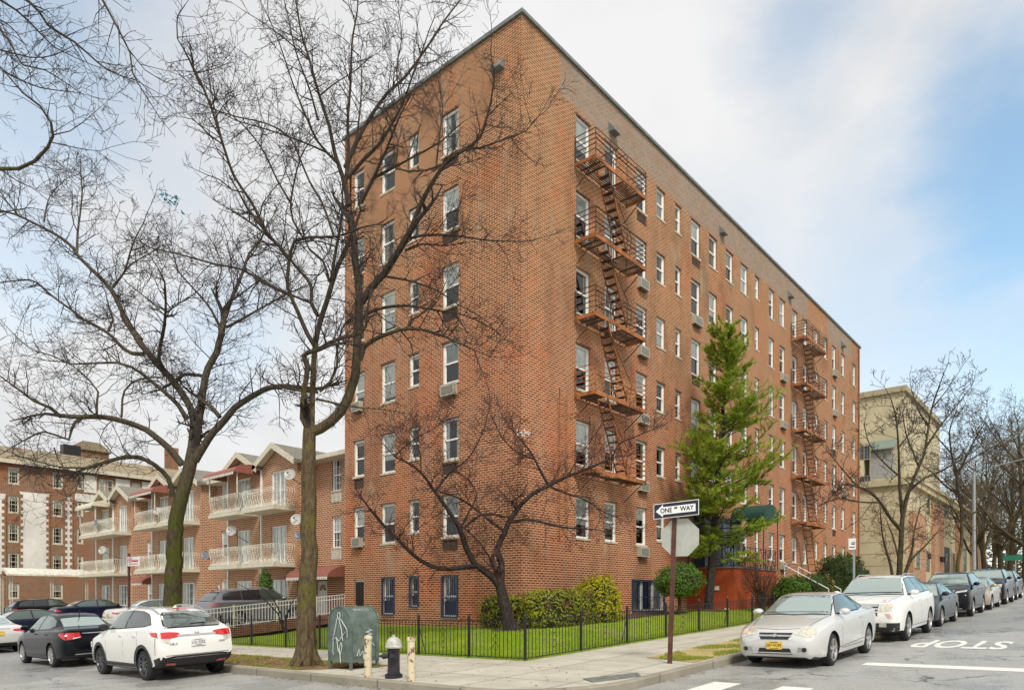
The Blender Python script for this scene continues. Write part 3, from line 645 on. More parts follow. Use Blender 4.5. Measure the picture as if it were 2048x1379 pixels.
# ------------------------------------------------------------------ fire escapes
def fire_escape(label, a0, a1, levels, ladder, low=False, rows=5):
    t = thing('fire_escape', label, 'fire escape', (a0, -.5, 3.4), 'rusty fire escapes on the long brick face')
    D_ = .95; ga, gb = a0+.75, a0+1.25                            # stair opening starts here
    for k in levels:
        z = 3.42+2.8*k; m = MB()
        p = MB(); e = .045
        p.box(a0, a1, -D_-.02, -D_+.02, z-.12, z+.03); p.box(a0, a0+.04, -D_+.02, -.03, z-.09, z+.03); p.box(a1-.04, a1, -D_+.02, -.03, z-.09, z+.03)
        pf = p.build('platform', M_rust, t)
        m = MB(); y = -D_+.08
        while y < -.06:
            if y < -.42 and k > 0: m.box(a0+.04, ga, y, y+.045, z-.02, z); m.box(a0+2.0, a1-.04, y, y+.045, z-.02, z)
            else: m.box(a0+.04, a1-.04, y, y+.045, z-.02, z)
            y += .085
        for x in (a0+.4, ga-.03, a0+1.97, a1-.5): m.box(x, x+.05, -D_+.02, -.03, z-.06, z-.021)
        m.build('grating', M_rust_dark, pf)
        m = MB(); r = .017
        for i in range(rows):
            zz = z+.05+.92*(i+1)/rows
            m.bar((a0+.02,-.02,zz),(a0+.02,-D_,zz),r); m.bar((a0+.02,-D_,zz),(a1-.02,-D_,zz),r); m.bar((a1-.02,-.02,zz),(a1-.02,-D_,zz),r)
        for x in (a0+.02, a0+(a1-a0)*.27, a0+(a1-a0)*.6, a1-.02): m.bar((x,-D_,z),(x,-D_,z+.97),.018)
        for x in (a0+.02, a1-.02): m.bar((x,-.06,z),(x,-.06,z+.97),.018)
        m.bar((a0+1.55,-.05,z+.97),(a0+1.55,-D_,z+.97),r); m.bar((a0+2.05,-.4,z+.97),(a0+2.05,-D_,z+.97),r); m.bar((a0+2.05,-.4,z),(a0+2.05,-.4,z+.97),r)
        m.build('railing', M_rust_dark if k > 2 else M_rust, pf)
        for x in (a0+.15, a1-.15): m = MB(); m.bar((x,-D_+.05,z-.08),(x,-.02,z-.75),.02); m.build('bracket', M_rust_dark, pf)
    for k in levels:
        if k-1 not in levels and not low: continue
        z = 3.42+2.8*k; zb = z-2.8; st = MB(); x0, x1 = a0+.85, a0+2.25
        if k-1 not in levels: x1 = x0+1.7; zb = g(x1, -1)+.4
        for y in (-D_+.06, -.46): st.bar((x0,y,z-.02),(x1,y,zb+.03),.03)
        so_ = st.build('stair', M_rust, t); tr = MB()
        for i in range(1, 11):
            f = i/11.; x = x0+(x1-x0)*f; zz = z+(zb-z)*f; tr = MB(); tr.box(x-.07, x+.12, -D_+.08, -.48, zz-.015, zz+.012); tr.build('tread', M_rust_dark, so_)
        h = MB(); h.bar((x0+.1,-D_+.02,z-.5),(x1+.25,-D_+.02,zb+.75),.012); h.bar((x0+.1,-D_+.02,z-.5),(x0+.45,-D_+.02,z-.75),.012); h.bar((x1+.25,-D_+.02,zb+.75),(x1+.05,-D_+.02,zb+.1),.012); h.build('handrail', M_rust_dark, so_)
    if ladder:
        m = MB(); x = a0-ladder; 
        for xx in (x, x+.45): m.bar((xx,-.18,3.6),(xx,-.18,9.0),.02)
        for i in range(11): m.bar((x,-.18,3.9+i*.46),(x+.45,-.18,3.9+i*.46),.011)
        m.bar((x+.45,-.18,8.0),(x+.45,-.9,8.0),.02); m.bar((x,-.18,8.0),(x,-.9,8.0),.02); m.bar((x,-.9,8.0),(x+.45,-.9,8.0),.02)
        m.build('drop_ladder', M_rust, t)
    return t
fire_escape('rusty fire escape in front of the windows nearest the building corner', 2.95, 6.5, [1,2,3,4,5], 1.1)
f2 = fire_escape('rusty fire escape beyond the pine reaching down to the hedges', 25.5, 29.5, [1,2,3,4,5], 0, low=True)
m = MB(); z = g(28,0)+1.0
for i in range(5): m.bar((27.2,-.95,z+.2+i*.2),(29.6,-.95,z+.2+i*.2),.014)
for x in (27.2, 28.4, 29.6): m.bar((x,-.95,z-.5),(x,-.95,z+1.05),.018)
m.box(27.1, 29.6, -.95, -.1, z-.05, z+.0); m.build('landing', M_rust, f2)
# ------------------------------------------------------------------ entrance terrace: terracotta base, railing, dark glazing, awning
ez0 = 2.98
t = thing('entrance_terrace', 'terracotta painted terrace base with dark crossed railing beside the pine', 'terrace', (14.4, -1.2, 1))
m = MB(); m.box(11.9, 17.0, -2.25, -.004, 0, ez0); m.build('base', M_terracotta, t)
m = MB(); m.box(11.85, 17.05, -2.3, -.006, ez0, ez0+.06); m.build('coping', M_coping, t)
m = MB(); z0, z1 = ez0+.1, ez0+1.0
for (p, q) in (((11.95,-.02),(11.95,-2.2)), ((11.95,-2.2),(16.95,-2.2))):
    p, q = Vector((*p, 0)), Vector((*q, 0)); n = 2 if abs(p.x-q.x) < .1 else 4
    for z in (z0, z1): m.bar(p+Vector((0,0,z)), q+Vector((0,0,z)), .02)
    for i in range(n+1): c = p.lerp(q, i/n); m.bar(c+Vector((0,0,z0-.06)), c+Vector((0,0,z1+.03)), .02)
    for i in range(n*2):
        c, d = p.lerp(q, i/n/2), p.lerp(q, (i+1)/n/2); e = c.lerp(d, .5)
        m.bar(c+Vector((0,0,z0)), d+Vector((0,0,z1)), .012); m.bar(d+Vector((0,0,z0)), c+Vector((0,0,z1)), .012); m.bar(e+Vector((0,0,z0)), e+Vector((0,0,z1)), .01)
m.build('railing', M_black, t)
m = MB(); m.box(12.6, 16.6, -.5, -.01, ez0+.062, 5.35); m.build('glazed_front', M_bluegrey, t)
m = MB()
for x in (12.6, 13.6, 14.55, 15.6, 16.55): m.box(x-.04, x+.04, -.545, -.503, ez0+.07, 5.3)
m.box(12.5, 16.7, -.56, -.01, 5.352, 5.55); m.build('glazing_bar', M_navy, t)
m = MB(); m.box(13.62, 14.5, -.52, -.502, ez0+.07, 5.1); m.build('door', M_black, t)
m = MB(); m.box(11.86, 11.894, -1.55, -1.3, 2.0, 2.18); m.build('notice', M_white, t)
m = MB(); m.tube([(11.87,-1.0,2.9),(11.86,-1.05,2.6),(11.87,-1.1,2.45),(11.86,-1.0,2.2)], .03, 5); m.box(11.8, 11.88, -1.06, -.94, 2.1, 2.2); m.build('hanging_hose', M_sill, t)
m = MB(); m.box(11.8, 11.893, -2.0, -1.85, 1.0, 1.2); m.build('meter_box', M_white, t)
t = thing('entrance_awning', 'dark green domed canvas awning on thin poles over the terrace behind the pine', 'awning', (16.4, -1.4, 3))
m = MB(); prof = [(-.0, 0), (-.05, .35), (-.25, .7), (-.6, .92), (-1.0, 1.0)]
for i in range(12):
    a0_, a1_ = math.pi*i/12, math.pi*(i+1)/12
    for y0, y1 in ((-2.25, -.6),):
        q = lambda a, y: (16.35-.95*math.cos(a), y, 5.62+.6*math.sin(a))
        m.quad(q(a0_, y0), q(a1_, y0), q(a1_, y1), q(a0_, y1)); m.quad(q(a0_, y0), q(a1_, y0), (16.35, y0, 5.62))
for x in (15.38, 17.26): m.box(x, x+.06, -2.25, -.6, 5.42, 5.64)
m.box(15.44, 17.26, -2.28, -2.22, 5.42, 5.64); m.build('canopy', M_green, t)
for x in (15.45, 17.28): m = MB(); m.bar((x,-2.2,3.0),(x,-2.2,5.5),.025,6); m.build('pole', M_green, t)
t = thing('entrance_steps', 'concrete steps with a slanting pale handrail behind the hedges', 'steps', (19, -3, 1))
m = MB()
for i in range(8): z = g(18.7,-4)+.2+i*.16; m.box(17.7, 19.7, -4.6+i*.28, -2.25, z-.4, z)
m.build('stair', M_sill, t)
for x in (17.7, 19.7):
    m = MB(); m.bar((x,-4.5,g(18.7,-4)+1.1),(x,-2.4,g(18.7,-4)+2.3),.03,6); m.bar((x,-4.5,g(18.7,-4)),(x,-4.5,g(18.7,-4)+1.1),.025,6); m.bar((x,-2.4,g(18.7,-4)),(x,-2.4,g(18.7,-4)+2.3),.025,6); m.build('handrail', M_white, t)
# ------------------------------------------------------------------ row houses along the other street
AB, AR = 2.2, 3.2                                                 # bay fronts and recessed fronts
HZ = [.42, 3.45, 6.35, 8.75]                                      # floor heights and eaves
def railing(name, p0, p1, z, h, parent, mat, belly=.22, n=None, back=None):
    m = MB(); p0, p1 = Vector(p0), Vector(p1); L = (p1-p0).length; n = n or int(L/.14); out_ = Vector((-(p1-p0).y, (p1-p0).x, 0)).normalized()
    segs = [(p0, p1, out_)]
    if back: segs += [(Vector(back), p0, (p0-p1).normalized()), (p1, p1+(Vector(back)-p0), (p1-p0).normalized())]
    for a, b, o in segs:
        k = max(2, int((b-a).length/.14))
        for zz in (z+.04, z+h): m.bar(a+Vector((0,0,zz)), b+Vector((0,0,zz)), .02)
        for i in range(k+1):
            c = a.lerp(b, i/k); m.tube([c+Vector((0,0,z+.04)), c+o*belly+Vector((0,0,z+h*.25)), c+o*belly*.7+Vector((0,0,z+h*.5)), c+o*.03+Vector((0,0,z+h*.78)), c+Vector((0,0,z+h))], .013, 3)
        for i in range(int(k/3)):
            c = a.lerp(b, (i*3+1.5)/k)+o*belly*.8; m.tube([c+Vector((0,0,z+h*.25))+((b-a).normalized())*.1*math.cos(t)+Vector((0,0,.14*math.sin(t))) for t in [q*1.05 for q in range(7)]], .01, 3)
    return m.build(name, mat, parent)
def awning(parent, b0, b1, a0, z, dep, mat, name='awning', hgt=.55, sg=1):
    m = MB(); n = 6; pr = [(a0-dep*math.sin(math.pi/2*i/n), z+hgt*math.cos(math.pi/2*i/n)) for i in range(n+1)]
    for i in range(n): m.quad((pr[i][0],b0,pr[i][1]),(pr[i][0],b1,pr[i][1]),(pr[i+1][0],b1,pr[i+1][1]),(pr[i+1][0],b0,pr[i+1][1]))
    for b in (b0, b1): m.quad(*[(x, b, y) for x, y in pr], (a0, b, z))
    f = m.build(name, mat, parent); m = MB(); k = int((b1-b0)/.16)
    for i in range(k): b = b0+(b1-b0)*i/k; m.quad((a0-dep-.004,b,z+.0),(a0-dep-.004,b+(b1-b0)/k,z+.0),(a0-dep-.004,b+(b1-b0)/k*.8,z-.14),(a0-dep-.004,b+(b1-b0)/k*.2,z-.14))
    m.build('valance', M_offwhite, f); return f
def louvre(parent, face, pl, u0, u1, z0, z1):
    m = FB_(face, pl); m.fbox(u0, u1, z0, z1, .002, .02); z = z0+.06
    while z < z1-.05: m.fbox(u0+.04, u1-.04, z, z+.03, .02, .045); z += .09
    return m.build('vent_louvre', M_offwhite, parent)
def french(parent, u0, u1, z0, pl=AB):
    f = window(parent, 'L', pl, u0, u1, z0, z0+2.05, 'slide', 0, grid=(4, 4), fr=.07, sill=False); f.name = 'french_door'
    m = FB_('L', pl); m.fquad(u0+.05, u1-.05, z0+.05, z0+2.0, -.16); m.build('blind', M_curtain, f); return f
def house(label, b0, b1, bays, end=True, recess_win=(), doors=(), canopy_bay=1, low_awn=None, awn=None):
    t = thing('row_house', label, 'house', (AR, (b0+b1)/2, HZ[0]), 'three storey brick row houses with white balconies'); hol = []; W_ = []; bw = 1.75
    m = MB(); zt = HZ[3]
    for q in recess_win:
        for k in range(3 if q[2] else 2):
            kk = k+(0 if q[2] else 1); W_.append((AR, q[0], q[1], HZ[kk]+.75, HZ[kk]+2.35)); hol.append((q[0], q[1], HZ[kk]+.75, HZ[kk]+2.35))
    for q in doors: hol.append((q[0], q[1], HZ[0], HZ[0]+2.1))
    holes_wall(m, 'L', AR, b0, b1, -.6, zt, hol)
    m.quad((AR,b1,-.6),(14,b1,-.6),(14,b1,zt),(AR,b1,zt)); m.quad((AR,b0,-.6),(14,b0,-.6),(14,b0,zt),(AR,b0,zt))
    for i, bc in enumerate(bays):
        c0, c1 = bc-bw, bc+bw; fr = [(bc-.75, bc+.75, HZ[k], HZ[k]+2.05) for k in (1, 2)] + [(bc-.9, bc+.9, HZ[0]+.7, HZ[0]+2.2)]
        holes_wall(m, 'L', AB, c0, c1, -.6, zt, fr)
        m.quad((AB,c0,-.6),(AR,c0,-.6),(AR,c0,zt),(AB,c0,zt)); m.quad((AB,c1,-.6),(AR,c1,-.6),(AR,c1,zt),(AB,c1,zt))
        m.quad((AB,c0,zt),(AB,c1,zt),(AB,bc,zt+.84)); 
    m.build('wall', M_brick_house, t)
    m = MB(); m.box(AR+.4, 13.8, b0+.1, b1-.1, -.5, zt-.1)
    for bc in bays: m.box(AB+.4, AR+.3, bc-bw+.1, bc+bw-.1, -.5, zt-.1)
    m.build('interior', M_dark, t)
    m = MB(); m.prism([(AR-.75,b0,zt-.02),(AR-.75,b0,zt+.06),(8.5,b0,zt+1.25),(14.5,b0,zt+.05),(14.5,b0,zt-.02)], (0, b1-b0, 0)); rf = m.build('roof', M_shingle, t, fix=True)
    m = MB(); m.box(AR-.82, AR-.755, b0, b1, zt-.14, zt+.07); m.box(AR-.754, AR-.004, b0+.01, b1-.01, zt-.12, zt-.03); m.build('gutter', M_gutter, rf)
    m = MB(); m.lathe([(.25, zt+.8), (.25, zt+1.9), (.3, zt+1.9), (.3, zt+2.05)], (8.0, b0+(b1-b0)*.8, 0), 8); m.build('chimney', M_black, rf)
    for i, bc in enumerate(bays):
        o_ = .42; pk = zt+.95; m = MB(); 
        for s in (-1, 1): m.prism([(AB-o_,bc,pk),(AB-o_,bc+s*(bw+.35),zt-.12),(AB-o_,bc+s*(bw+.35),zt-.0),(AB-o_,bc,pk+.13)], (5.5, 0, 0))
        gb = m.build('gable', M_shingle, t, fix=True); m = MB()
        for s in (-1, 1): m.prism([(AB-o_-.04,bc,pk-.16),(AB-o_-.04,bc+s*(bw+.38),zt-.3),(AB-o_-.04,bc+s*(bw+.38),zt+.02),(AB-o_-.04,bc,pk+.16)], (.035, 0, 0)); m.prism([(AB-o_,bc,pk-.05),(AB-o_,bc+s*(bw+.33),zt-.16),(AB-o_,bc+s*(bw+.33),zt-.125),(AB-o_,bc,pk-.006)], (o_-.01, 0, 0))
        m.build('barge_board', M_gutter, gb, fix=True)
        for k in (1, 2):
            french(t, bc-.75, bc+.75, HZ[k]); sh = 0
            m = MB(); c0, c1 = bc-1.62, bc+1.62; m.box(AB-1.25, AB-.003, c0, c1, HZ[k]-.2, HZ[k]-.02); bal = m.build('balcony', M_gutter, t)
            railing('railing', (AB-1.2, c0+.04, 0), (AB-1.2, c1-.04, 0), HZ[k]-.02, .98, bal, M_offwhite, back=(AB-.03, c0+.04, 0), belly=-.2)
            if i == canopy_bay: 
                for b in (c0+.06, c1-.06):
                    if k == 2: m = MB(); m.bar((AB-1.2,b,HZ[k]+.96),(AB-1.2,b,HZ[k]+2.3),.035); m.build('post', M_offwhite, bal)
        if i == canopy_bay: awning(t, bc-1.75, bc+1.75, AB-.004, HZ[2]+2.05, 1.5, awn or M_red_awn)
        window(t, 'L', AB, bc-.9, bc+.9, HZ[0]+.7, HZ[0]+2.2, 'slide', .9, grid=(4, 3), bl=M_curtain)
        m = MB(); m.box(AB-.09, AB-.004, bc+bw-.12, bc+bw-.02, HZ[0], zt); m.build('downpipe', M_white, t)
    for a, u0, u1, z0, z1 in W_:
        window(t, 'L', a, u0, u1, z0, z1, 'hung', .5, grid=(3, 4), bl=M_curtain); 
        if z0 > 2: louvre(t, 'L', a, u0-.02, u1+.02, z0-.6, z0-.13)
    for u0, u1 in doors:
        m = FB_('L', AR); m.fbox(u0, u1, HZ[0], HZ[0]+2.1, -.1, -.05); d = m.build('door', M_white, t)
        m = FB_('L', AR); uc = (u0+u1)/2; zc = HZ[0]+1.62; r = .33
        for i in range(5):
            t0, t1 = math.pi*(i+.12)/5, math.pi*(i+.88)/5
            m.quad(*[P3('L', AR, uc+q*math.cos(tt), zc+q*math.sin(tt), -.046) for q, tt in ((.1,t0),(r,t0),(r,t1),(.1,t1))])
        m.build('fan_light', M_tint, d); m = FB_('L', AR); m.fbox(u0+.08, u0+.13, HZ[0]+.95, HZ[0]+1.08, -.05, .0); m.build('handle', M_chrome, d)
    for bA, bB in (low_awn or ()): awning(t, bA, bB, AR-.004, HZ[0]+2.25, 1.6, M_red_awn, hgt=.6)
    return t
house('brick row house right beside the tall building, behind the grey parked crossover', 12.3, 25.6, (18.7, 22.4), recess_win=((14.55,15.35,0),(13.0,13.7,1),(24.6,25.5,1)), doors=((15.75,16.65),), low_awn=((13.4, 17.0),))
house('middle brick row house partly hidden behind the mossy tree trunk', 25.62, 36.8, (29.3, 32.9), recess_win=((34.9,35.9,1),(26.2,27.0,1)), doors=((27.2,28.1),), low_awn=((34.8, 36.6),))
house('farthest brick row house next to the white carport', 36.82, 48.0, (39.8, 43.2), recess_win=((45.2,46.2,1),(37.3,38.1,1)), doors=((46.6,47.6),), canopy_bay=1, awn=M_gutter)
def dish(px, py, a, r, mat, label):
    b, d = ray_a(px, a); p = Vector((a, b, zat(py, d))); n = Vector((-.75, -.45, .45)).normalized(); t = thing('satellite_dish', label, 'satellite dish', p, 'satellite dishes on the row houses')
    r *= .82; u = n.orthogonal().normalized(); v = n.cross(u); m = MB(); rr = [(0, 0), (.5, .03), (.8, .08), (1., .13)]; k = 14
    for i in range(3):
        for j in range(k):
            q = lambda ri, jj: p+(u*math.cos(6.2832*jj/k)*rr[ri][0]*r+v*math.sin(6.2832*jj/k)*rr[ri][0]*r*.85)+n*rr[ri][1]*r*2
            m.quad(q(i,j), q(i,j+1), q(i+1,j+1), q(i+1,j))
    m.build('reflector', mat, t, smooth=True); m = MB(); m.bar(p, p+n*.5*r*1.6-v*.1, .015); m.bar(p+n*.5*r*1.6-v*.1, p+n*.5*r*1.6+v*.02, .035, 6); m.build('feed_arm', M_dishd, t)
    m = MB(); m.tube([p-n*.02, p-n*.15+Vector((.1,0,-.1)), p+Vector((AB+.05-a if a < AB else .1, 0, -.55))], .025, 5); m.build('mount', M_dishd, t)
dish(581, 950, 1.3, .42, M_dish, 'pale satellite dish under the red balcony awning'); dish(594, 1040, 1.2, .42, M_dish, 'cream satellite dish beside the trunk at the lower balcony')
dish(601, 1072, 1.2, .38, M_dishd, 'dark blue satellite dish just below the cream one'); dish(464, 1062, 1.3, .42, M_dish, 'pale satellite dish at the left end of the nearest house')
dish(412, 1111, 1.2, .36, M_dishd, 'dark grey satellite dish right of the mossy trunk'); dish(316, 1022, 1.1, .36, M_dish, 'white satellite dish on the middle house beside the balcony')
dish(206, 1100, 1.0, .42, M_dish, 'pale satellite dish on the farthest row house'); dish(196, 1045, 1.0, .4, M_dishd, 'grey satellite dish above the farthest lower balcony')
# ------------------------------------------------------------------ old brick apartment block far down the street
OB = 66.0
t = thing('old_apartment_block', 'old brown brick apartment block with white stucco panels and a long tiled roof', 'building', (5, OB, 0))
def ua(px): return ray_b(px, OB)[0]
def uz(px, py): return zat(py, ray_b(px, OB)[1])
X0, X1 = ua(-90), ua(430); ez = uz(30, 924); dcol = ray_b(28, OB)[1]
rows = [(934, 967), (991, 1025), (1048, 1083), (1105, 1140), (1166, 1196)]
ZR = [(zat(b, dcol), zat(a, dcol)) for a, b in rows]
cols = [(-62,-38),(16,39),(105,126)]; O = []
for c in cols:
    for z0, z1 in ZR: O.append((ua(c[0]), ua(c[1]), z0, z1))
for z0, z1 in ZR[:1]+ZR[1:4]: O.append((ua(154), ua(167), z0+.2, z1))
for c in ((197,212),(213,228),(263,281),(312,327),(352,368)): O.append((ua(c[0]), ua(c[1]), ZR[0][0], ZR[0][1]-.1))
m = MB(); holes_wall(m, 'R', OB, X0, X1, -3, ez, O); m.quad((X1,OB,-3),(X1,OB+13,-3),(X1,OB+13,ez),(X1,OB,ez)); m.build('wall', M_brick_old, t)
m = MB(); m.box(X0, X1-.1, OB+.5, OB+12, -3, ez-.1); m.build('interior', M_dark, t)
for o in O: window(t, 'R', OB, *o, blind=R.choice([.5,.5,.3,.8]), grid=(3, 4), frame=M_gutter, fr=.13)
for c0, c1 in ((-34, 11), (38, 99), (127, 146)):
    q = FB_('R', OB); u0, u1 = ua(c0), ua(c1); z0, z1 = uz((c0+c1)/2, 1147), uz((c0+c1)/2, 985 if c0 < 120 else 994); q.fbox(u0, u1, z0, z1, .004, .05); p = q.build('stucco_panel', M_white_wall, t)
    for e, sg in ((u0-.02, 1), (u1+.02, -1)):
        q = MB(); P_ = []; z = z0
        while z < z1-.3: P_ += [(e+sg*.12, z), (e+sg*.32, z), (e+sg*.32, z+.31), (e+sg*.12, z+.31)]; z += .62
        q.prism([P3('R', OB, u, z, .052) for u, z in [(e, z0)]+P_+[(e, z1)]], (0, -.04, 0)); q.build('quoin', M_brick_old, p, fix=True)
for c0, c1 in ((168,193),(231,260),(284,311),(330,350)):
    q = FB_('R', OB); q.fbox(ua(c0), ua(c1), ZR[0][0]-.1, ZR[0][1]+.1, .004, .05); q.build('stucco_panel', M_white_wall, t)
q = FB_('R', OB); q.fbox(ua(150), ua(310), ZR[0][0]-1.1, ZR[0][0]-.3, .004, .05); q.build('stucco_panel', M_white_wall, t)
M_tile = brick_mat('pale_roof_tile', (.34, .285, .19), (.25, .21, .145), (.15, .125, .085), bw=.4, rh=.3, ms=.03, stain=.3)
m = MB(); m.prism([(X0,OB-.5,ez),(X0,OB-.5,ez+.15),(X0,OB+6.5,17.5),(X0,OB+13.5,ez+.1)], (X1-X0+.4, 0, 0)); rf = m.build('roof', M_tile, t, fix=True)
m = MB(); m.box(X0, X1+.4, OB-.56, OB-.505, ez-.2, ez+.16); m.build('gutter', M_gutter, rf)
bx = lambda px, py, d: pix(px, py, d)
p = bx(141, 905, 82); m = MB(); m.box(p.x-.9, p.x+.9, p.y-.6, p.y+.6, 16, zat(891, 82)); m.build('chimney', M_black, rf)
p = bx(343, 900, 100); m = MB(); m.box(p.x-.7, p.x+.7, p.y-.7, p.y+.7, 14, zat(896, 100)); m.build('chimney', M_brick_old, rf)
p = bx(170, 905, 92); m = MB(); m.box(p.x-2.2, p.x+2.2, p.y-2, p.y+2, 15, zat(905, 92)); cu = m.build('cupola', M_brick_old, rf)
m = MB(); z = zat(905, 92); m.prism([(p.x-2.5,p.y-2.3,z),(p.x+2.5,p.y-2.3,z),(p.x+1,p.y-2.3,z+1.1),(p.x-1,p.y-2.3,z+1.1)], (0, 4.6, 0)); m.build('cupola_roof', M_tile, cu, fix=True)
# carport canopy
t = thing('carport', 'long flat white carport canopy on slim posts in front of the old block', 'carport', (0, 47.5, 0))
m = MB(); zc = 3.45; pts = [(46.3, zc-.12), (46.3, zc+.0), (46.5, zc+.22), (47.0, zc+.42), (47.8, zc+.5), (49.5, zc+.5), (49.5, zc+.42), (47.0, zc+.2)]
m.prism([(-3.3, y, z) for y, z in pts], (5.5, 0, 0)); m.build('canopy', M_offwhite, t, fix=True)
for x, y in ((-3.0, 46.7), (-3.0, 49.2), (-.4, 46.7), (2.0, 46.7)):
    m = MB(); zz = g(x, y); 
    for dx in (0, .16): m.bar((x+dx,y,zz),(x+dx,y,zc),.025)
    k = int((zc-zz)/.25)
    for i in range(k): m.bar((x,y,zz+i*.25),(x+.16,y,zz+(i+.5)*.25),.014); m.bar((x+.16,y,zz+(i+.5)*.25),(x,y,zz+(i+1)*.25),.014)
    m.build('post', M_offwhite, t)
# ------------------------------------------------------------------ beige building up the street
t = thing('stucco_building', 'beige stucco building with brick piers and a square upper block beyond the brick face', 'building', (50, -2, 2))
BA, BB = 48.0, -1.9; zt = 11.9; e1 = 96.
m = MB(); m.box(BA, e1, BB, 30, 0, zt); m.build('wall', M_stucco, t)
q = FB_('L', BA); z = 3.4
while z < 9.6: q.fbox(BB+.02, 26, z, z+.05, .003, .012); z += 1.02
q.build('joint', M_stucco_line, t)
q = FB_('L', BA); q.fbox(BB-.02, 26, 1.0, 3.0, .003, .06); q.build('brick_plinth', M_brick_old, t)
m = MB(); m.box(BA-.3, e1+.1, BB-.35, BB-.003, zt-.7, zt-.2); m.box(BA-.3, BA-.003, BB-.003, 26, zt-.7, zt-.2); m.box(BA-.45, e1+.1, BB-.5, BB-.003, zt-.2, zt+.1); m.build('cornice', M_stucco, t)
def tw(px, a): return ray_a(px, a)
b0, d0 = tw(1808, 53); m = MB(); zt2 = zat(782, d0); m.box(53, 70, b0, 30, zt, zt2); m.build('upper_block', M_stucco, t)
m = MB(); m.box(52.75, 70.2, b0-.25, 30, zt2, zt2+.5); m.build('coping', M_stucco_line, t)
m = MB(); m.box(49.5, 53, b0+3, 30, zt+.1, zt+3.6); m.build('terrace_block', M_stucco, t)
m = MB(); m.box(49.2, 53, b0+2.8, 30, zt+3.6, zt+3.9); m.build('terrace_coping', M_stucco_line, t)
for (x0, x1, y0, y1, a) in ((1716,1741,893,921,49.5),(1716,1742,953,975,48)):
    u1, d = tw(x0, a); u0, _ = tw(x1, a); window(t, 'L', a, u0, u1, zat(y1, d), zat(y0, d), 'slide', 0, grid=(4, 2), frame=M_stucco_line, rec=-.06, glass=M_bluegrey, sill=False)
u, d = tw(1768, 52.9); m = MB(); m.prism([(51.2,u-1.2,zat(905,d)),(51.2,u+1.2,zat(905,d)),(52.99,u+1.2,zat(882,d)),(52.99,u-1.2,zat(882,d))], (0, 0, .12)); m.build('bay_roof', plain('grey_green_metal', (.17, .22, .18), .6), t, fix=True)
m = MB(); m.box(51.6, 52.995, u-.9, u+.9, zt+.1, zat(906, d)); m.build('bay_window', plain('pale_grey_window', (.30, .31, .31), .3), t)
ra = lambda px: ray_b(px, BB)[0]
for c0, c1, zz in ((1817,1843,9.0),(1862,1880,10.5),(1940,1962,10.6),(1910,1917,10.6)):
    q = FB_('R', BB); q.fbox(ra(c0), ra(c1), 1.2, zz, .004, .35); q.build('brick_pier', M_brick_house, t)
for c0, c1, y0, y1 in ((1820,1829,1100,1135),(1886,1898,1092,1150),(1852,1858,985,1025),(1903,1909,1105,1150),(1925,1931,1095,1140),(1850,1858,1100,1140),(1884,1896,985,1030),(1930,1938,1010,1050)):
    u0, u1 = ra(c0), ra(c1); d = ray_b(c0, BB)[1]; q = FB_('R', BB); oo = .36 if c0 in (1820,) else .004
    q.fbox(u0, u1, zat(y1, d), zat(y0, d), oo, oo+.06); w_ = q.build('window', M_tint, t); q = FB_('R', BB)
    q.fbox(u0-.2, u0-.004, zat(y1,d), zat(y0,d)+.2, oo, oo+.1); q.fbox(u1+.004, u1+.2, zat(y1,d), zat(y0,d)+.2, oo, oo+.1); q.fbox(u0-.004, u1+.004, zat(y0,d)+.004, zat(y0,d)+.2, oo, oo+.1); q.build('surround', M_stucco, w_)
for c in (1847, 1872, 1876):
    u = ra(c); q = FB_('R', BB); q.fbox(u-.15, u+.15, 5.2, 5.7, .36, .6); q.build('wall_lantern', M_black, t)
# ------------------------------------------------------------------ fences and low wall
def iron_fence(label, pts, h=.94, loc=None, first=True):
    t = thing('iron_fence', label, 'fence', loc or (*pts[0], g(*pts[0])), 'black iron lawn fences')
    for i, (a, b) in enumerate(pts):
        z = g(a, b)+.1
        if i or first: m = MB(); m.box(a-.025, a+.025, b-.025, b+.025, z, z+h+.1); m.lathe([(.038, z+h+.1), (.03, z+h+.13), (.005, z+h+.17)], (a, b, 0), 6); m.build('post', M_black, t)
        if i == len(pts)-1: break
        c, e = pts[i+1]; m = MB(); z2 = g(c, e)+.1; p, q = Vector((a,b,z)), Vector((c,e,z2)); L = (q-p).length; n = int(round(L/.125))
        for k in (.10, h): m.bar(p+Vector((0,0,k)), q+Vector((0,0,k)), .014)
        for j in range(1, n): c_ = p.lerp(q, j/n); m.bar(c_+Vector((0,0,.10)), c_+Vector((0,0,h)), .0085)
        cc = p.lerp(q, .5); dr = (q-p).normalized()
        for sgn in (-1, 1):                                        # scrolled ornament in the middle of the panel
            for k in range(3): zc = .34+k*.17; m.tube([cc+dr*sgn*(.02+.055*math.sin(tt))+Vector((0,0,zc+.075*math.cos(tt))) for tt in [s_*.6 for s_ in range(7)]], .008, 3)
        if i % 3 == 1: m.bar(q+Vector((0,0,h*.9)), q+dr*-.3+Vector((0,0,.0)), .01)
        m.build('panel', M_black, t)
    return t
iron_fence('black iron fence with scrolls running from the corner up towards the entrance', [(FA+2.16*i, FB) for i in range(0, 8)])
iron_fence('black iron fence with scrolls running from the corner past the mailbox', [(FA, b) for b in (-4.92,-3.2,-1.4,.85,3.0,4.85,6.95,9.1,11.4)], first=False)
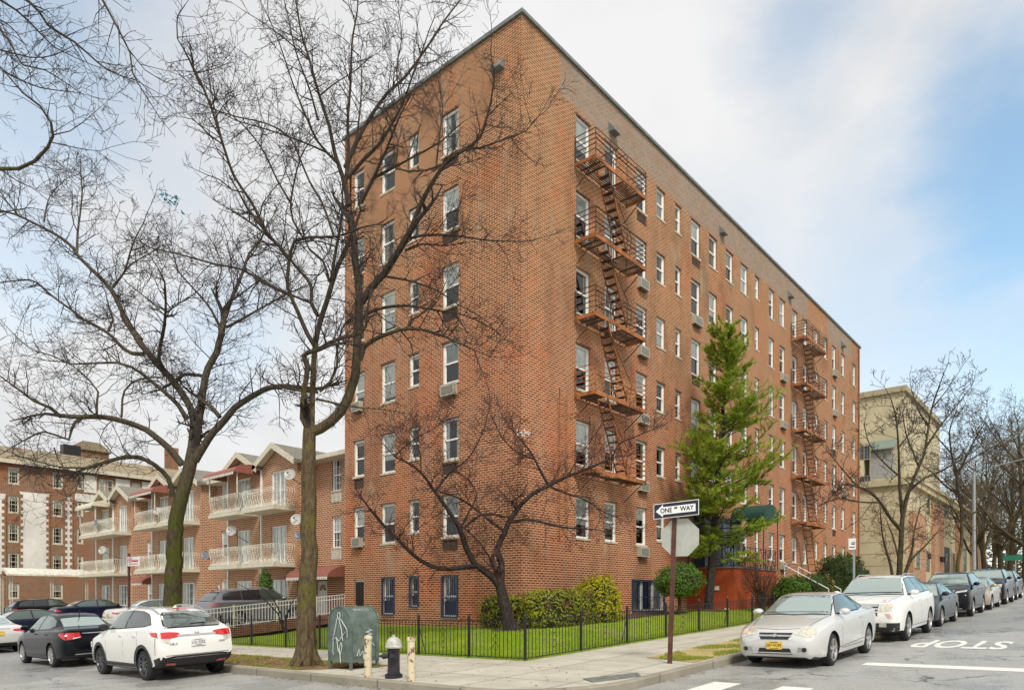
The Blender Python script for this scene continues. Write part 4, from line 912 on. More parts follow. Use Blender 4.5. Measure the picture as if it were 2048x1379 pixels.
def white_fence(label, p, q, zo0, zo1, h=.85):
    t = thing('white_railing', label, 'railing', (p[0], p[1], 0), 'white metal railings of the front yards'); A, B = Vector((*p, zo0)), Vector((*q, zo1)); L = (B-A).length; n = max(1, int(round(L/1.9)))
    for i in range(n+1): c = A.lerp(B, i/n); m = MB(); m.box(c.x-.035, c.x+.035, c.y-.035, c.y+.035, c.z, c.z+h+.06); m.build('post', M_offwhite, t)
    for i in range(n):
        a, b = A.lerp(B, i/n), A.lerp(B, (i+1)/n); m = MB()
        for k in (.08, h*.8, h): m.bar(a+Vector((0,0,k)), b+Vector((0,0,k)), .022)
        for j in range(1, 14): c = a.lerp(b, j/14); m.bar(c+Vector((0,0,.08)), c+Vector((0,0,h)), .013)
        m.build('panel', M_white, t)
zw = lambda a, b: g(a, b)+dz(a, b)
m = MB(); m.prism([(FA,11.9,g(FA,12)+.1),(2.1,11.9,zw(2.1,12)-.1),(2.1,11.9,zw(2.1,12)+.3),(FA,11.9,zw(FA,12)+.3)], (0, .25, 0))
tag(m.build('low_brick_wall', M_brick_low, fix=True), 'low dark red brick wall under the white railing beside the lawn', 'wall')
white_fence('white railing on the low brick wall beside the tall building', (FA+.1, 12.02), (2.0, 12.02), zw(FA+.1,12)+.3, zw(2.0,12)+.3)
white_fence('white railing along the pavement in front of the pale parked sedan', (FA, 16.2), (FA, 24.4), g(FA,16)+.2, g(FA,24)+.2, .8)
white_fence('white railing between the yards behind the black sedan', (FA, 25.5), (FA, 33.8), g(FA,26)+.2, g(FA,34)+.2, .8)
white_fence('farthest white railing, below the carport canopy', (FA, 35.0), (FA, 47.0), g(FA,35)+.2, g(FA,47)+.2, .8)
# ------------------------------------------------------------------ mailbox, hydrant, bollards, signs
ma, mb, z = -8.37, -2.15, g(-8.37, -2.15)+.15
t = thing('relay_mailbox', 'grey green round topped mailbox with white graffiti beside the tree', 'mailbox', (ma, mb, z))
hw, dp, zl, zs, zt_ = .40, .38, .16, .98, 1.36
prof = [(-hw, zl), (hw, zl), (hw, zs)] + [(hw*math.cos(q), zs+(zt_-zs)*math.sin(q)) for q in [math.pi*i/14 for i in range(1, 14)]] + [(-hw, zs)]
m = MB(); m.prism([(ma-dp, mb+u, z+v) for u, v in prof], (2*dp, 0, 0)); m.build('body', M_mail, t, smooth=True, fix=True)
m = MB()
for x in (-dp-.012, dp-.02):
    pr = [(ma+x, mb+u*1.03, z+zl+(v-zl)*1.02) for u, v in prof]
    for i in range(len(pr)-1):
        if i == 0: continue
        a_, b_ = Vector(pr[i]), Vector(pr[i+1]); c_ = Vector((0, mb, z+.7)); i1, i2 = a_.lerp(Vector((a_.x, mb, z+.7)), .06), b_.lerp(Vector((b_.x, mb, z+.7)), .06); m.prism([a_, b_, i2, i1], (.035, 0, 0))
m.build('rim', M_mail, t, fix=True)
for x in (-dp+.03, dp-.03):
    for y in (-hw+.03, hw-.03): m = MB(); m.box(ma+x-.025, ma+x+.025, mb+y-.025, mb+y+.025, z, z+zl+.02); m.build('leg', M_mail, t)
m = MB(); m.box(ma-dp+.05, ma+dp-.1, mb-hw-.012, mb-hw-.001, z+zl+.1, z+zs-.05); m.box(ma+dp-.1, ma+dp-.04, mb-hw-.03, mb-hw-.001, z+zl+.05, z+zs-.02); m.build('door', M_mail, t)
gx = ma-dp-.02; G = lambda u, v: (gx, mb-u, z+v)                  # graffiti on the street end
m = MB(); r = .011
m.tube([G(-.0+.05*math.sin(q), 1.16+.07*math.cos(q)) for q in [i*.7 for i in range(10)]], r, 4)
m.tube([G(-.06,1.1), G(-.17,.75), G(-.22,.62), G(-.1,.68), G(.0,.6), G(.12,.72), G(.3,.86), G(.1,1.06), G(.02,1.1)], r, 4); m.tube([G(0,1.1), G(.1,.85), G(.14,.62)], r, 4); m.tube([G(-.08,.66), G(-.02,.4), G(.06,.32), G(.12,.5), G(.08,.58), G(.02,.45), G(.06,.2), G(.06,.14)], r, 4); m.tube([G(-.2,.62), G(-.22,.4), G(-.2,.3)], r*.7, 4); m.tube([G(.3,.86), G(.3,.7)], r*.7, 4)
m.build('graffiti', M_graf, t)
S_ = lambda u, v: (ma-dp+.1+u, mb-hw-.03, z+v); m = MB()
m.tube([S_(.36+.09*math.sin(i*1.6), .86-.02*i) for i in range(16)], r, 4); m.tube([S_(.04,.3), S_(.1,.44), S_(.12,.3), S_(.2,.4), S_(.22,.22), S_(.28,.5), S_(.3,.3)], r, 4); m.tube([S_(.3,.6), S_(.46,.55), S_(.5,.5)], r, 4); m.tube([S_(.3,.5), S_(.34,.4), S_(.26,.34), S_(.36,.3)], r, 4); m.build('graffiti', M_graf, t)
tx = text('N33C1', .13, M_graf, frame((ma-.1, mb-hw*.93, z+zs+.07), (1,0,0), (0,.25,1)), 'graffiti', t, bold=-.002)
text('WA1CO', .11, M_graf, frame((ma, mb-hw*.66, z+zs+(zt_-zs)*.80), (1,0,0), (0,.75,.66)), 'graffiti', t, bold=-.002)
ha, hb = -9.12, -4.42; z = g(ha, hb)+.15
t = thing('fire_hydrant', 'black fire hydrant with a silver domed top between two bollards', 'fire hydrant', (ha, hb, z))
m = MB(); m.lathe([(.17, z), (.17, z+.05), (.135, z+.06), (.135, z+.09), (.12, z+.1), (.115, z+.3), (.12, z+.56), (.13, z+.58)], (ha, hb, 0), 20); m.build('barrel', M_hyd, t, True)
m = MB(); m.lathe([(.165, z+.575), (.17, z+.6), (.155, z+.625), (.15, z+.66), (.125, z+.73), (.08, z+.77), (.05, z+.785), (.03, z+.79), (.03, z+.82), (.005, z+.83)], (ha, hb, 0), 20); m.build('bonnet', M_hydw, t, True)
for dv, rr in ((Vector((-.72,-.7,0)), .07), (Vector((-.75,.65,0)), .06)):
    dv.normalize(); c = Vector((ha, hb, z+.42)); m = MB()
    m.tube([c+dv*.09, c+dv*.16], rr*.75, 12); m.tube([c+dv*.15, c+dv*.21], rr, 12); m.tube([c+dv*.21, c+dv*.235, c+dv*.26], [rr*.8, rr*.5, rr*.25], 10); m.tube([c+dv*.25, c+dv*.29], .022, 5); m.build('nozzle_cap', M_hyd, t)
m = MB()
for i in range(8): q = 6.283*i/8; m.lathe([(.018, z+.05), (.018, z+.075)], (ha+.15*math.cos(q), hb+.15*math.sin(q), 0), 6)
m.build('flange_bolt', M_hyd, t)
for (a, b), l in (((-9.27, -3.82), 'rusty cream steel bollard beside the mailbox'), ((-9.27, -5.1), 'rusty cream steel bollard on the open pavement side of the hydrant')):
    z = g(a, b)+.15; t = thing('bollard', l, 'bollard', (a, b, z), 'bollards guarding the hydrant')
    m = MB(); m.lathe([(.072, z-.02), (.07, z+.74)], (a, b, 0), 18); m.build('pipe', M_boll, t, True)
    m = MB(); m.lathe([(.08, z+.735), (.083, z+.79), (.07, z+.81), (.03, z+.815)], (a, b, 0), 18); m.build('cap', M_boll, t, True)
# one way + stop sign (seen from the back) on a brown post
pa, pb = -5.07, -8.12; z = g(pa, pb)+.15
t = thing('street_sign', 'black and white ONE WAY arrow above the bare back of an octagonal sign', 'sign', (pa, pb, z))
top = Vector((pa+.03, pb-.10, 3.37)); bot = Vector((pa, pb, z-.05)); m = MB(); dv = (top-bot)
xs = Vector((0, -1, 0)); 
for (x0, x1, y0, y1) in ((-.04,.04,-.012,.0),(-.045,-.03,.0,.035),(.03,.045,.0,.035)): m.prism([bot+Vector((y0, x0, 0)), bot+Vector((y0, x1, 0)), bot+Vector((y1, x1, 0)), bot+Vector((y1, x0, 0))], dv)
for i in range(34): c = bot.lerp(top, .03+.028*i); m.box(c.x-.014, c.x-.0122, c.y-.006, c.y+.006, c.z-.006, c.z+.006)
m.build('post', M_post, t, fix=True)
yaw = rad(13); n_ = Vector((-math.cos(yaw), -math.sin(yaw), 0)); ux = Vector((math.sin(yaw), -math.cos(yaw), 0))   # faces the viewer's side of the street; ux runs to the reader's right
c = Vector((pa+.0, pb-.22, 2.83))+n_*-.075; r8 = .405
oc = [c+ux*(r8*math.cos(rad(22.5+45*i)))+Vector((0,0,r8*math.sin(rad(22.5+45*i)))) for i in range(8)]
m = MB(); m.prism([p-n_*.004 for p in oc], n_*.008); m.build('octagonal_plate', M_alu, t, fix=True)
m = MB(); m.prism([p-n_*.006 for p in oc], n_*-.002); m.build('red_face', M_redlogo, t, fix=True)
c = Vector((pa-.03, pb-.17, 3.385))+n_*.025; ux2 = (ux+Vector((0,0,.055))).normalized(); up = Vector((0,0,1)); W2, H2 = .455, .152
def rect(cc, w_, h_): return [cc-ux2*w_-up*h_, cc+ux2*w_-up*h_, cc+ux2*w_+up*h_, cc-ux2*w_+up*h_]
m = MB(); m.prism([p-n_*.004 for p in rect(c, W2, H2)], n_*.003); ow = m.build('one_way_plate', M_signwht, t, fix=True)
m = MB(); m.prism(rect(c, W2-.012, H2-.012), n_*.002); m.build('black_field', M_signblk, ow, fix=True)
A = lambda x, y: c+ux2*x+up*y+n_*.0035
m = MB(); m.prism([A(-.41,0),A(-.26,-.125),A(-.26,-.075),A(.39,-.075),A(.39,.075),A(-.26,.075),A(-.26,.125)], n_*.001); m.build('arrow', M_signwht, ow, fix=True)
for s_, x, sx_ in (('ONE', -.195, .85), ('WAY', .22, .85)): text(s_, .135, M_signblk, frame(A(x, -.002)+n_*.0025, ux2, up), 'lettering', ow, bold=.003, sx=sx_, ext=.001)
m = MB(); m.prism([A(-.03,.02)+n_*.003, A(.03,.02)+n_*.003, A(.03,.05)+n_*.003, A(-.03,.05)+n_*.003], n_*.008); m.build('clamp', M_black, ow, fix=True)
# parking signs, lamp, street-name sign
def park_sign(label, a, b, hz, w_, h_, logo, nrm):
    z = g(a, b)+.15; t = thing('parking_sign', label, 'sign', (a, b, z), 'white parking signs on kerb posts'); m = MB(); m.box(a-.03, a+.03, b-.03, b+.03, z, hz+h_*.5+.1); m.build('post', M_post if logo else M_steel, t)
    n = Vector(nrm).normalized(); u = Vector((-n.y, n.x, 0)); cc = Vector((a, b, hz))+n*.045+u*(w_/2 if logo else -.05)
    R4 = lambda ww, hh, o=0.: [cc-u*ww/2-up*hh/2+n*o, cc+u*ww/2-up*hh/2+n*o, cc+u*ww/2+up*hh/2+n*o, cc-u*ww/2+up*hh/2+n*o]
    m = MB(); m.prism(R4(w_, h_), n*.006); f = m.build('plate', M_signwht, t, fix=True)
    m = MB()
    def blk(x0, x1, y0, y1): m.prism([cc+u*x+up*y+n*.007 for x, y in ((x0,y0),(x1,y0),(x1,y1),(x0,y1))], n*.001)
    blk(-w_*.12, w_*.42, h_*.1, h_*.16); blk(-w_*.12, w_*.38, -.02, .02); blk(-w_*.4, w_*.35, -h_*.32, -h_*.24) ; m.build('lettering', M_ink if not logo else M_redlogo, f, fix=True)
    if logo:
        m = MB(); q = cc-u*w_*.3+up*h_*.15+n*.007
        for r0, r1 in ((.07, .095), (0, .04)):
            for i in range(14): a0, a1 = 6.2832*i/14, 6.2832*(i+1)/14; m.prism([q+(u*math.cos(x)+up*math.sin(x))*rr for rr, x in ((r0,a0),(r1,a0),(r1,a1),(r0,a1))], n*.001)
        m.build('emblem', M_redlogo, f)
b_, d_ = ray_a(258, -8.9); park_sign('white kerbside sign with a red round emblem on a rusty leaning post', -8.9, b_, zat(1122, d_), .52, .3, True, (-1, -.35, 0))
a_, d_ = ray_b(1708, -7.9); park_sign('white kerbside sign on a pale post behind the white parked crossover', a_, -7.9, zat(1087, d_), .24, .40, False, (-1, -.1, 0))
a_, d_ = ray_b(1948, -8.2); t = thing('street_lamp', 'tall grey steel lamp post with a long arm over the uphill street', 'street lamp', (a_, -8.2, g(a_, -8)))
z = g(a_, -8.2); m = MB(); m.tube([(a_,-8.2,z),(a_,-8.2,9.7)], [.13, .08], 8); m.lathe([(.2, z+.1), (.2, z+.9), (.14, z+1.0)], (a_, -8.2, 0), 8); m.build('pole', M_steel, t)
m = MB(); m.tube([(a_,-8.2,9.4),(a_,-9.2,9.9),(a_,-11.5,10.3),(a_,-13.0,10.4)], .03, 6); m.build('arm', M_steel, t)
m = MB(); m.lathe([(.05, -.5), (.16, -.35), (.18, .2), (.06, .4)], (a_, -13.2, 10.38), 8, 'y'); m.build('lamp_head', M_steel, t)
a_, d_ = ray_b(2031, -8.5); z = zat(1114, d_); t = thing('street_name_sign', 'small green street name sign on a thin pole at the far corner', 'sign', (a_, -8.5, z-3)); m = MB(); m.bar((a_,-8.5,g(a_,-8.5)),(a_,-8.5,z+.2),.05,6); m.build('pole', M_steel, t)
m = MB(); m.box(a_-.06, a_-.05, -9.0, -7.6, z-.25, z+.2); m.build('blade', M_streetgreen, t)
# scraps of plastic caught in the trees
def scrap(label, px, py, d, mat, s):
    m = MB(); rr = random.Random(int(px)); c = pix(px, py, d)
    for i in range(26):
        p = c+Vector((rr.gauss(0, s), rr.gauss(0, s*.6), rr.gauss(0, s*.35))); q = [p+Vector((rr.uniform(-1,1), rr.uniform(-1,1), rr.uniform(-.8,.8)))*s*.5 for _ in range(4)]; m.quad(*q)
    tag(m.build('plastic_bag', mat), label, 'plastic bag')
scrap('torn blue green plastic caught high in the bare branches', 345, 400, 17.5, M_blueplast, .17); scrap('torn white plastic bag caught in the small dark tree', 1050, 866, 21.0, M_white, .10)
# ------------------------------------------------------------------ vehicles
# stations from nose to tail, as fractions: x/L, underside z/H, shoulder z/H, centre top z/H, half width, upper half width
PRE = {
 'sedan': [(0,.22,.36,.40,.70,.46),(.018,.155,.43,.465,.84,.60),(.06,.135,.50,.54,.93,.72),(.13,.13,.555,.60,.975,.79),(.20,.13,.595,.645,.99,.81),(.265,.13,.63,.69,1,.81),(.33,.13,.645,.82,1,.745),(.415,.13,.655,.975,1,.655),(.52,.13,.665,1,1,.645),(.64,.13,.675,.985,1,.63),(.73,.13,.685,.90,1,.635),(.835,.135,.69,.745,.99,.68),(.90,.15,.685,.735,.975,.71),(.965,.19,.665,.715,.93,.70),(.99,.24,.60,.63,.87,.68),(1,.30,.5,.52,.80,.62)],
 'coupe': [(0,.22,.37,.41,.66,.42),(.018,.15,.44,.475,.82,.58),(.06,.125,.51,.55,.92,.72),(.13,.12,.565,.61,.975,.79),(.20,.12,.605,.655,.99,.81),(.275,.12,.64,.70,1,.82),(.35,.12,.655,.83,1,.745),(.44,.12,.665,.975,1,.655),(.54,.12,.675,1,1,.64),(.66,.12,.69,.965,1,.63),(.76,.125,.70,.87,1,.63),(.86,.135,.705,.755,.985,.66),(.92,.15,.70,.75,.965,.69),(.97,.19,.68,.735,.92,.68),(.992,.24,.62,.65,.86,.66),(1,.3,.52,.54,.80,.6)],
 'suv': [(0,.24,.40,.44,.74,.55),(.015,.18,.49,.53,.87,.68),(.05,.155,.555,.595,.95,.78),(.12,.145,.60,.645,.985,.82),(.19,.14,.625,.675,.995,.83),(.25,.14,.64,.70,1,.83),(.32,.14,.65,.85,1,.755),(.40,.14,.655,.972,1,.69),(.50,.14,.66,1,1,.675),(.72,.14,.675,.988,1,.66),(.86,.15,.685,.955,.995,.635),(.925,.165,.685,.87,.985,.645),(.965,.19,.68,.735,.965,.69),(.985,.23,.65,.68,.93,.73),(1,.30,.50,.52,.88,.74)],
 'hatch': [(0,.22,.38,.42,.70,.5),(.018,.165,.46,.50,.85,.64),(.06,.145,.53,.57,.94,.76),(.13,.14,.58,.625,.98,.81),(.20,.135,.615,.665,.995,.82),(.26,.135,.635,.69,1,.82),(.33,.135,.65,.84,1,.75),(.42,.135,.66,.972,1,.68),(.52,.135,.675,1,1,.665),(.68,.135,.695,.985,1,.645),(.80,.14,.71,.945,.995,.625),(.875,.155,.715,.875,.99,.63),(.94,.19,.705,.755,.975,.69),(.975,.23,.67,.70,.95,.74),(1,.31,.50,.52,.90,.76)],
}
def interp(S, x):                                                 # monotone cubic through the stations
    xs = [s[0] for s in S]; i = max(0, min(len(S)-2, next((k-1 for k in range(1, len(S)) if x <= xs[k]), len(S)-2))); out_ = []
    for c in range(1, len(S[0])):
        y = [s[c] for s in S]; d = [(y[k+1]-y[k])/(xs[k+1]-xs[k]) for k in range(len(S)-1)]
        def tan(k):
            if k == 0: return d[0]
            if k == len(S)-1: return d[-1]
            return 0 if d[k-1]*d[k] <= 0 else 2*d[k-1]*d[k]/(d[k-1]+d[k])
        h = xs[i+1]-xs[i]; t = (x-xs[i])/h
        out_.append(y[i]*(2*t**3-3*t**2+1)+tan(i)*h*(t**3-2*t*t+t)+y[i+1]*(-2*t**3+3*t*t)+tan(i+1)*h*(t**3-t*t))
    return out_
def clip(poly, ax, val, sgn):
    o = []
    for i in range(len(poly)):
        p, q = poly[i], poly[(i+1) % len(poly)]; dp, dq = (p[ax]-val)*sgn, (q[ax]-val)*sgn
        if dp >= 0: o.append(p)
        if dp*dq < 0: t = dp/(dp-dq); o.append((p[0]+(q[0]-p[0])*t, p[1]+(q[1]-p[1])*t))
    return o
def car(name, label, cat, pre, L, W, H, wb, fo, tr, paint_, at, head, group=None, rim=M_rim, spokes=5, opts=()):
    a, b = at; n = Vector((-.038, .016, 1)).normalized(); f = Vector((*head, .038*head[0]-.016*head[1])).normalized(); y = n.cross(f)
    t = thing(name, label, cat, (a, b, g(a, b)+(dict(opts).get('dz', 0))), group, local=True); t.rotation_euler = Matrix((f, y, n)).transposed().to_euler()
    O = dict(opts); S = PRE[pre]; hw = W/2; X = lambda fr: L/2-fr*L
    # --- body shell
    bm = bmesh.new(); nx = 44; rings = []; us = sorted(set([i/nx for i in range(nx+1)]+[.006,.012,.03,.985,.993]))
    for u in us:
        zb, zs, zt, w_, wr = interp(S, u); zb, zs, zt = zb*H, zs*H, zt*H; w_ *= hw; wr *= hw; dzr = zt-zs
        w6 = wr+(w_*.93-wr)*max(0, .16); ring = [(0, zb), (w_*.86, zb), (w_*.955, zb+.05), (w_*.985, zb+(zs-zb)*.22), (w_, zb+(zs-zb)*.52), (w_*.992, zb+(zs-zb)*.80), (w_*.972, zs-.025), (w_*.935, zs+.0*dzr), (w_*.93-(w_*.93-wr)*.42, zs+dzr*.45), (wr*1.01, zs+dzr*.84), (wr*.945, zs+dzr*.945), (wr*.72, zs+dzr*.99), (wr*.36, zs+dzr*1.01), (0, zs+dzr*1.015)]
        full = ring + [(-p[0], p[1]) for p in reversed(ring[1:-1])]
        rings.append([bm.verts.new((X(u), p[0], p[1])) for p in full])
    for i in range(len(rings)-1):
        k = len(rings[0])
        for j in range(k): bm.faces.new((rings[i][j], rings[i][(j+1) % k], rings[i+1][(j+1) % k], rings[i+1][j]))
    bm.faces.new(rings[0]); bm.faces.new(list(reversed(rings[-1]))); bmesh.ops.recalc_face_normals(bm, faces=bm.faces)
    me = bpy.data.meshes.new('body'); bm.to_mesh(me); bm.free()
    bvh_me = me.copy(); bb = bmesh.new(); bb.from_mesh(bvh_me); bvh = BVHTree.FromBMesh(bb); bb.free()
    xw = [L/2-fo, L/2-fo-wb]; ra_ = tr+.055; hiw = hw-.27
    bo = bpy.data.objects.new('tmp', me); COL.objects.link(bo); cut = MB()
    for x in xw:
        for s in (-1, 1): cut.lathe([(ra_, min(s*hiw, s*(hw+.2))), (ra_, max(s*hiw, s*(hw+.2)))], (x, 0, tr), 32, 'y')
    cb = cut.build('tmpcut', M_trim, None, fix=True); md = bo.modifiers.new('b', 'BOOLEAN'); md.object = cb; md.operation = 'DIFFERENCE'; md.solver = 'EXACT'
    bpy.context.view_layer.update(); me2 = bpy.data.meshes.new_from_object(bo.evaluated_get(bpy.context.evaluated_depsgraph_get()))
    bpy.data.objects.remove(bo); bpy.data.objects.remove(cb)
    me2.materials.clear(); 
    for p in me2.polygons:
        p.use_smooth = True; c = p.center; black = (p.normal.z < -.75 and c.z < .4*H) or (O.get('rear') == 'hrv' and c.z < .318*H and c.x < X(.935))
        for x in xw:
            if abs(((c.x-x)**2+(c.z-tr)**2)**.5-ra_) < .035 and abs(p.normal.y) < .3 and abs(c.y) < hw-.003 and abs(c.y) > hiw-.02: black = True
            if abs(abs(c.y)-hiw) < .01 and (c.x-x)**2+(c.z-tr)**2 < ra_**2*1.02: black = True
        p.material_index = 1 if black else 0
    me2.set_sharp_from_angle(angle=rad(32)); me2.name = 'body'; body = link('body', me2, [paint_, M_trim], t)
    # --- pieces projected onto the body surface
    def hit(o_, d_):
        h = bvh.ray_cast(Vector(o_), Vector(d_)); return h
    def proj(nm, poly, ax, mat, off=.006, par=None, cell=.05, both=False, build=True, m=None, steep=.2):
        m = m or MB(); cache = {}
        i0, i1 = min(p[0] for p in poly), max(p[0] for p in poly); j0, j1 = min(p[1] for p in poly), max(p[1] for p in poly)
        nu, nv = max(1, int((i1-i0)/cell+.99)), max(1, int((j1-j0)/cell+.99))
        def pt(u, v):
            k = (round(u, 4), round(v, 4))
            if k in cache: return cache[k]
            if ax == 'left': h = hit((u, 3, v), (0, -1, 0))
            elif ax == 'right': h = hit((u, -3, v), (0, 1, 0))
            elif ax == 'front': h = hit((6, u, v), (-1, 0, 0))
            elif ax == 'rear': h = hit((-6, u, v), (1, 0, 0))
            else: h = hit((u, v, 5), (0, 0, -1))
            if h[0] is None: cache[k] = None; return None
            if h[1].dot(Vector({'left': (0,1,0), 'right': (0,-1,0), 'front': (1,0,0), 'rear': (-1,0,0)}.get(ax, (0,0,1)))) < steep: cache[k] = None; return None
            q = h[0]+h[1]*off; cache[k] = len(m.v); m.v.append(tuple(q)); return cache[k]
        for i in range(nu):
            for j in range(nv):
                c = poly
                for A_, v_, s_ in ((0, i0+(i1-i0)*i/nu, 1), (0, i0+(i1-i0)*(i+1)/nu, -1), (1, j0+(j1-j0)*j/nv, 1), (1, j0+(j1-j0)*(j+1)/nv, -1)):
                    c = clip(c, A_, v_, s_)
                    if len(c) < 3: break
                if len(c) < 3: continue
                ids = []
                for p in c:
                    q = pt(*p)
                    if q is None: ids = []; break
                    if q not in ids: ids.append(q)
                if len(ids) > 2:
                    A0, B0, C0 = (Vector(m.v[ids[k]]) for k in (0, 1, -1)); nn = (B0-A0).cross(C0-A0); dn = {'left': (0,1,0), 'right': (0,-1,0), 'front': (1,0,0), 'rear': (-1,0,0)}.get(ax, (0,0,1))
                    m.f.append(tuple(ids) if nn.dot(Vector(dn)) >= 0 else tuple(reversed(ids)))
        if not build or not m.f: return m
        return m.build(nm, mat, par or t, smooth=True)
    def side(nm, poly, mat, **k):                                 # poly in fractions (x/L, z/H); both sides
        for ax in ('left', 'right'): r_ = proj(nm, [(X(p[0]), p[1]*H) for p in poly], ax, mat, **k)
        return r_
    def fr_(nm, poly, ax, mat, **k): return proj(nm, [(p[0]*hw, p[1]*H) for p in poly], ax, mat, **k)
    def mir(poly): return [(-p[0], p[1]) for p in reversed(poly)]
    # glazing
    V = {'sedan': ([(.295,.695),(.40,.93),(.425,.945),(.525,.965),(.53,.705)], [(.545,.705),(.54,.965),(.64,.95),(.72,.87),(.765,.775),(.74,.725)]),
         'coupe': ([(.315,.71),(.425,.93),(.45,.945),(.555,.962),(.60,.945),(.645,.725)], [(.66,.73),(.615,.94),(.68,.91),(.745,.84),(.785,.775)]),
         'suv': ([(.285,.70),(.385,.925),(.41,.94),(.515,.955),(.52,.71)], [(.535,.71),(.53,.955),(.70,.945),(.71,.715)], [(.725,.72),(.715,.942),(.80,.925),(.865,.88),(.895,.76),(.885,.73)]),
         'hatch': ([(.295,.70),(.405,.925),(.43,.94),(.545,.955),(.55,.72)], [(.565,.72),(.56,.955),(.68,.94),(.75,.905),(.80,.85),(.86,.77),(.80,.745)])}[pre]
    for i, poly in enumerate(V):
        cx, cz = sum(p[0] for p in poly)/len(poly), sum(p[1] for p in poly)/len(poly); side('window_seal', [(cx+(p[0]-cx)*1.06, cz+(p[1]-cz)*1.10) for p in poly], M_trim, off=.003, cell=.12)
        gl = side('side_window', poly, M_tint if (i > 0 and pre in ('suv', 'hatch') and not O.get('clear')) else M_carglass, cell=.09)
    zc = {'sedan': (.705,.945,.27,.40), 'coupe': (.715,.945,.28,.425), 'suv': (.715,.945,.255,.385), 'hatch': (.705,.945,.265,.405)}[pre]
    z0, z1 = zc[0], zc[1]; wbt, wtp = .80, .625
    proj('windscreen', [(X(zc[2]-.004), -wbt*hw), (X(zc[2]+.004), -.4*hw), (X(zc[2]-.008), 0), (X(zc[2]+.004), .4*hw), (X(zc[2]-.004), wbt*hw), (X(zc[3]), wtp*hw), (X(zc[3]-.006), 0), (X(zc[3]), -wtp*hw)], 'top', M_wind, cell=.12)
    q_ = [(X(zc[2]-.016), -(wbt+.035)*hw), (X(zc[2]-.008), -.4*hw), (X(zc[2]-.02), 0), (X(zc[2]-.008), .4*hw), (X(zc[2]-.016), (wbt+.035)*hw), (X(zc[3]+.008), (wtp+.03)*hw), (X(zc[3]+.003), 0), (X(zc[3]+.008), -(wtp+.03)*hw)]
    proj('windscreen_seal', q_, 'top', M_trim, off=.003, cell=.12); m = MB(); lw = .006
    for pa, pb in (((zc[2]-.02, .80), (.06, .62)), ((zc[2]-.02, -.80), (.06, -.62)), ((.06, .62), (.045, 0)), ((.06, -.62), (.045, 0))):
        (x0, y0), (x1, y1) = (X(pa[0]), pa[1]*hw), (X(pb[0]), pb[1]*hw); dx, dy = y1-y0, x0-x1; l_ = math.hypot(dx, dy); dx, dy = dx/l_*lw, dy/l_*lw
        proj('', [(x0-dx, y0-dy), (x1-dx, y1-dy), (x1+dx, y1+dy), (x0+dx, y0+dy)], 'top', None, off=.003, cell=.15, build=False, m=m)
    m.build('bonnet_gap', M_trim, body)
    if pre in ('suv', 'hatch'):
        zb_ = .735 if pre == 'suv' else .745
        poly = [(-.70,zb_-.02),(.70,zb_-.02),(.66,.79),(.56,.88),(.46,.91),(-.46,.91),(-.56,.88),(-.66,.79)]; fr_('window_seal', [(q[0]*1.06, q[1]+(.015 if q[1] > .8 else -.015)) for q in poly], 'rear', M_trim, off=.003, cell=.09)
        rg = fr_('rear_window', poly, 'rear', M_tint if pre == 'suv' else gl_h, cell=.09)
        fr_('roof_spoiler', [(-.56,.925),(.56,.925),(.55,.95),(-.55,.95)], 'rear', paint_ if not O.get('blk') else M_trim, off=.05)
    else:
        xa, xb = (.72, .82) if pre == 'sedan' else (.715, .845)
        proj('rear_window', [(X(xb), -.62*hw), (X(xb+.006), 0), (X(xb), .62*hw), (X(xa), .56*hw), (X(xa-.006), 0), (X(xa), -.56*hw)], 'top', M_wind, cell=.12)
    # door gaps, handles, mirrors
    dr = {'sedan': (.31,.538,.745), 'coupe': (.325,.655), 'suv': (.30,.527,.715), 'hatch': (.31,.557,.745)}[pre]
    for ax in ('left', 'right'):
        m = MB()
        for i, u in enumerate(dr):
            x = X(u); lo = .22 if i < len(dr)-1 or pre == 'coupe' else .42
            proj('', [(x-.005, lo*H), (x+.005, lo*H), (x+.005, .68*H), (x-.005, .68*H)], ax, None, off=.003, cell=.3, build=False, m=m)
        proj('', [(X(dr[0]), .215*H), (X(dr[-1]), .215*H), (X(dr[-1]), .222*H), (X(dr[0]), .222*H)], ax, None, off=.003, cell=.3, build=False, m=m)
        m.build('door_gap', M_trim, body)
    hz = .615 if pre != 'suv' else .60
    for u in dr[1:]:
        for s in (-1, 1):
            h = hit((X(u)+.13, 3*s, hz*H), (0, -s, 0)); m = MB(); p = h[0]; m.box(p.x-.085, p.x+.085, min(p.y, p.y+s*.03), max(p.y, p.y+s*.03), p.z-.012, p.z+.014); m.build('door_handle', O.get('handle', paint_), t)
    for s in (-1, 1):
        u = {'coupe': .335}.get(pre, .31); h = hit((X(u), 3*s, .70*H), (0, -s, 0)); p = h[0]+Vector((0, 0, .03)); m = MB()
        m.lathe([(.03, -.055), (.075, -.05), (.10, -.01), (.09, .05), (.05, .085), (.01, .095)], (0, 0, 0), 12, 'x')
        m.v = [(p.x+q[0], p.y+s*.13+q[1]*1.15, p.z+.02+q[2]*.75) for q in m.v]; mr = m.build('wing_mirror', O.get('mirror', paint_), t, True)
        m = MB(); m.bar((p.x,p.y-s*.02,p.z-.03),(p.x,p.y+s*.08,p.z-.01),.02,5); m.build('arm', M_trim, mr)
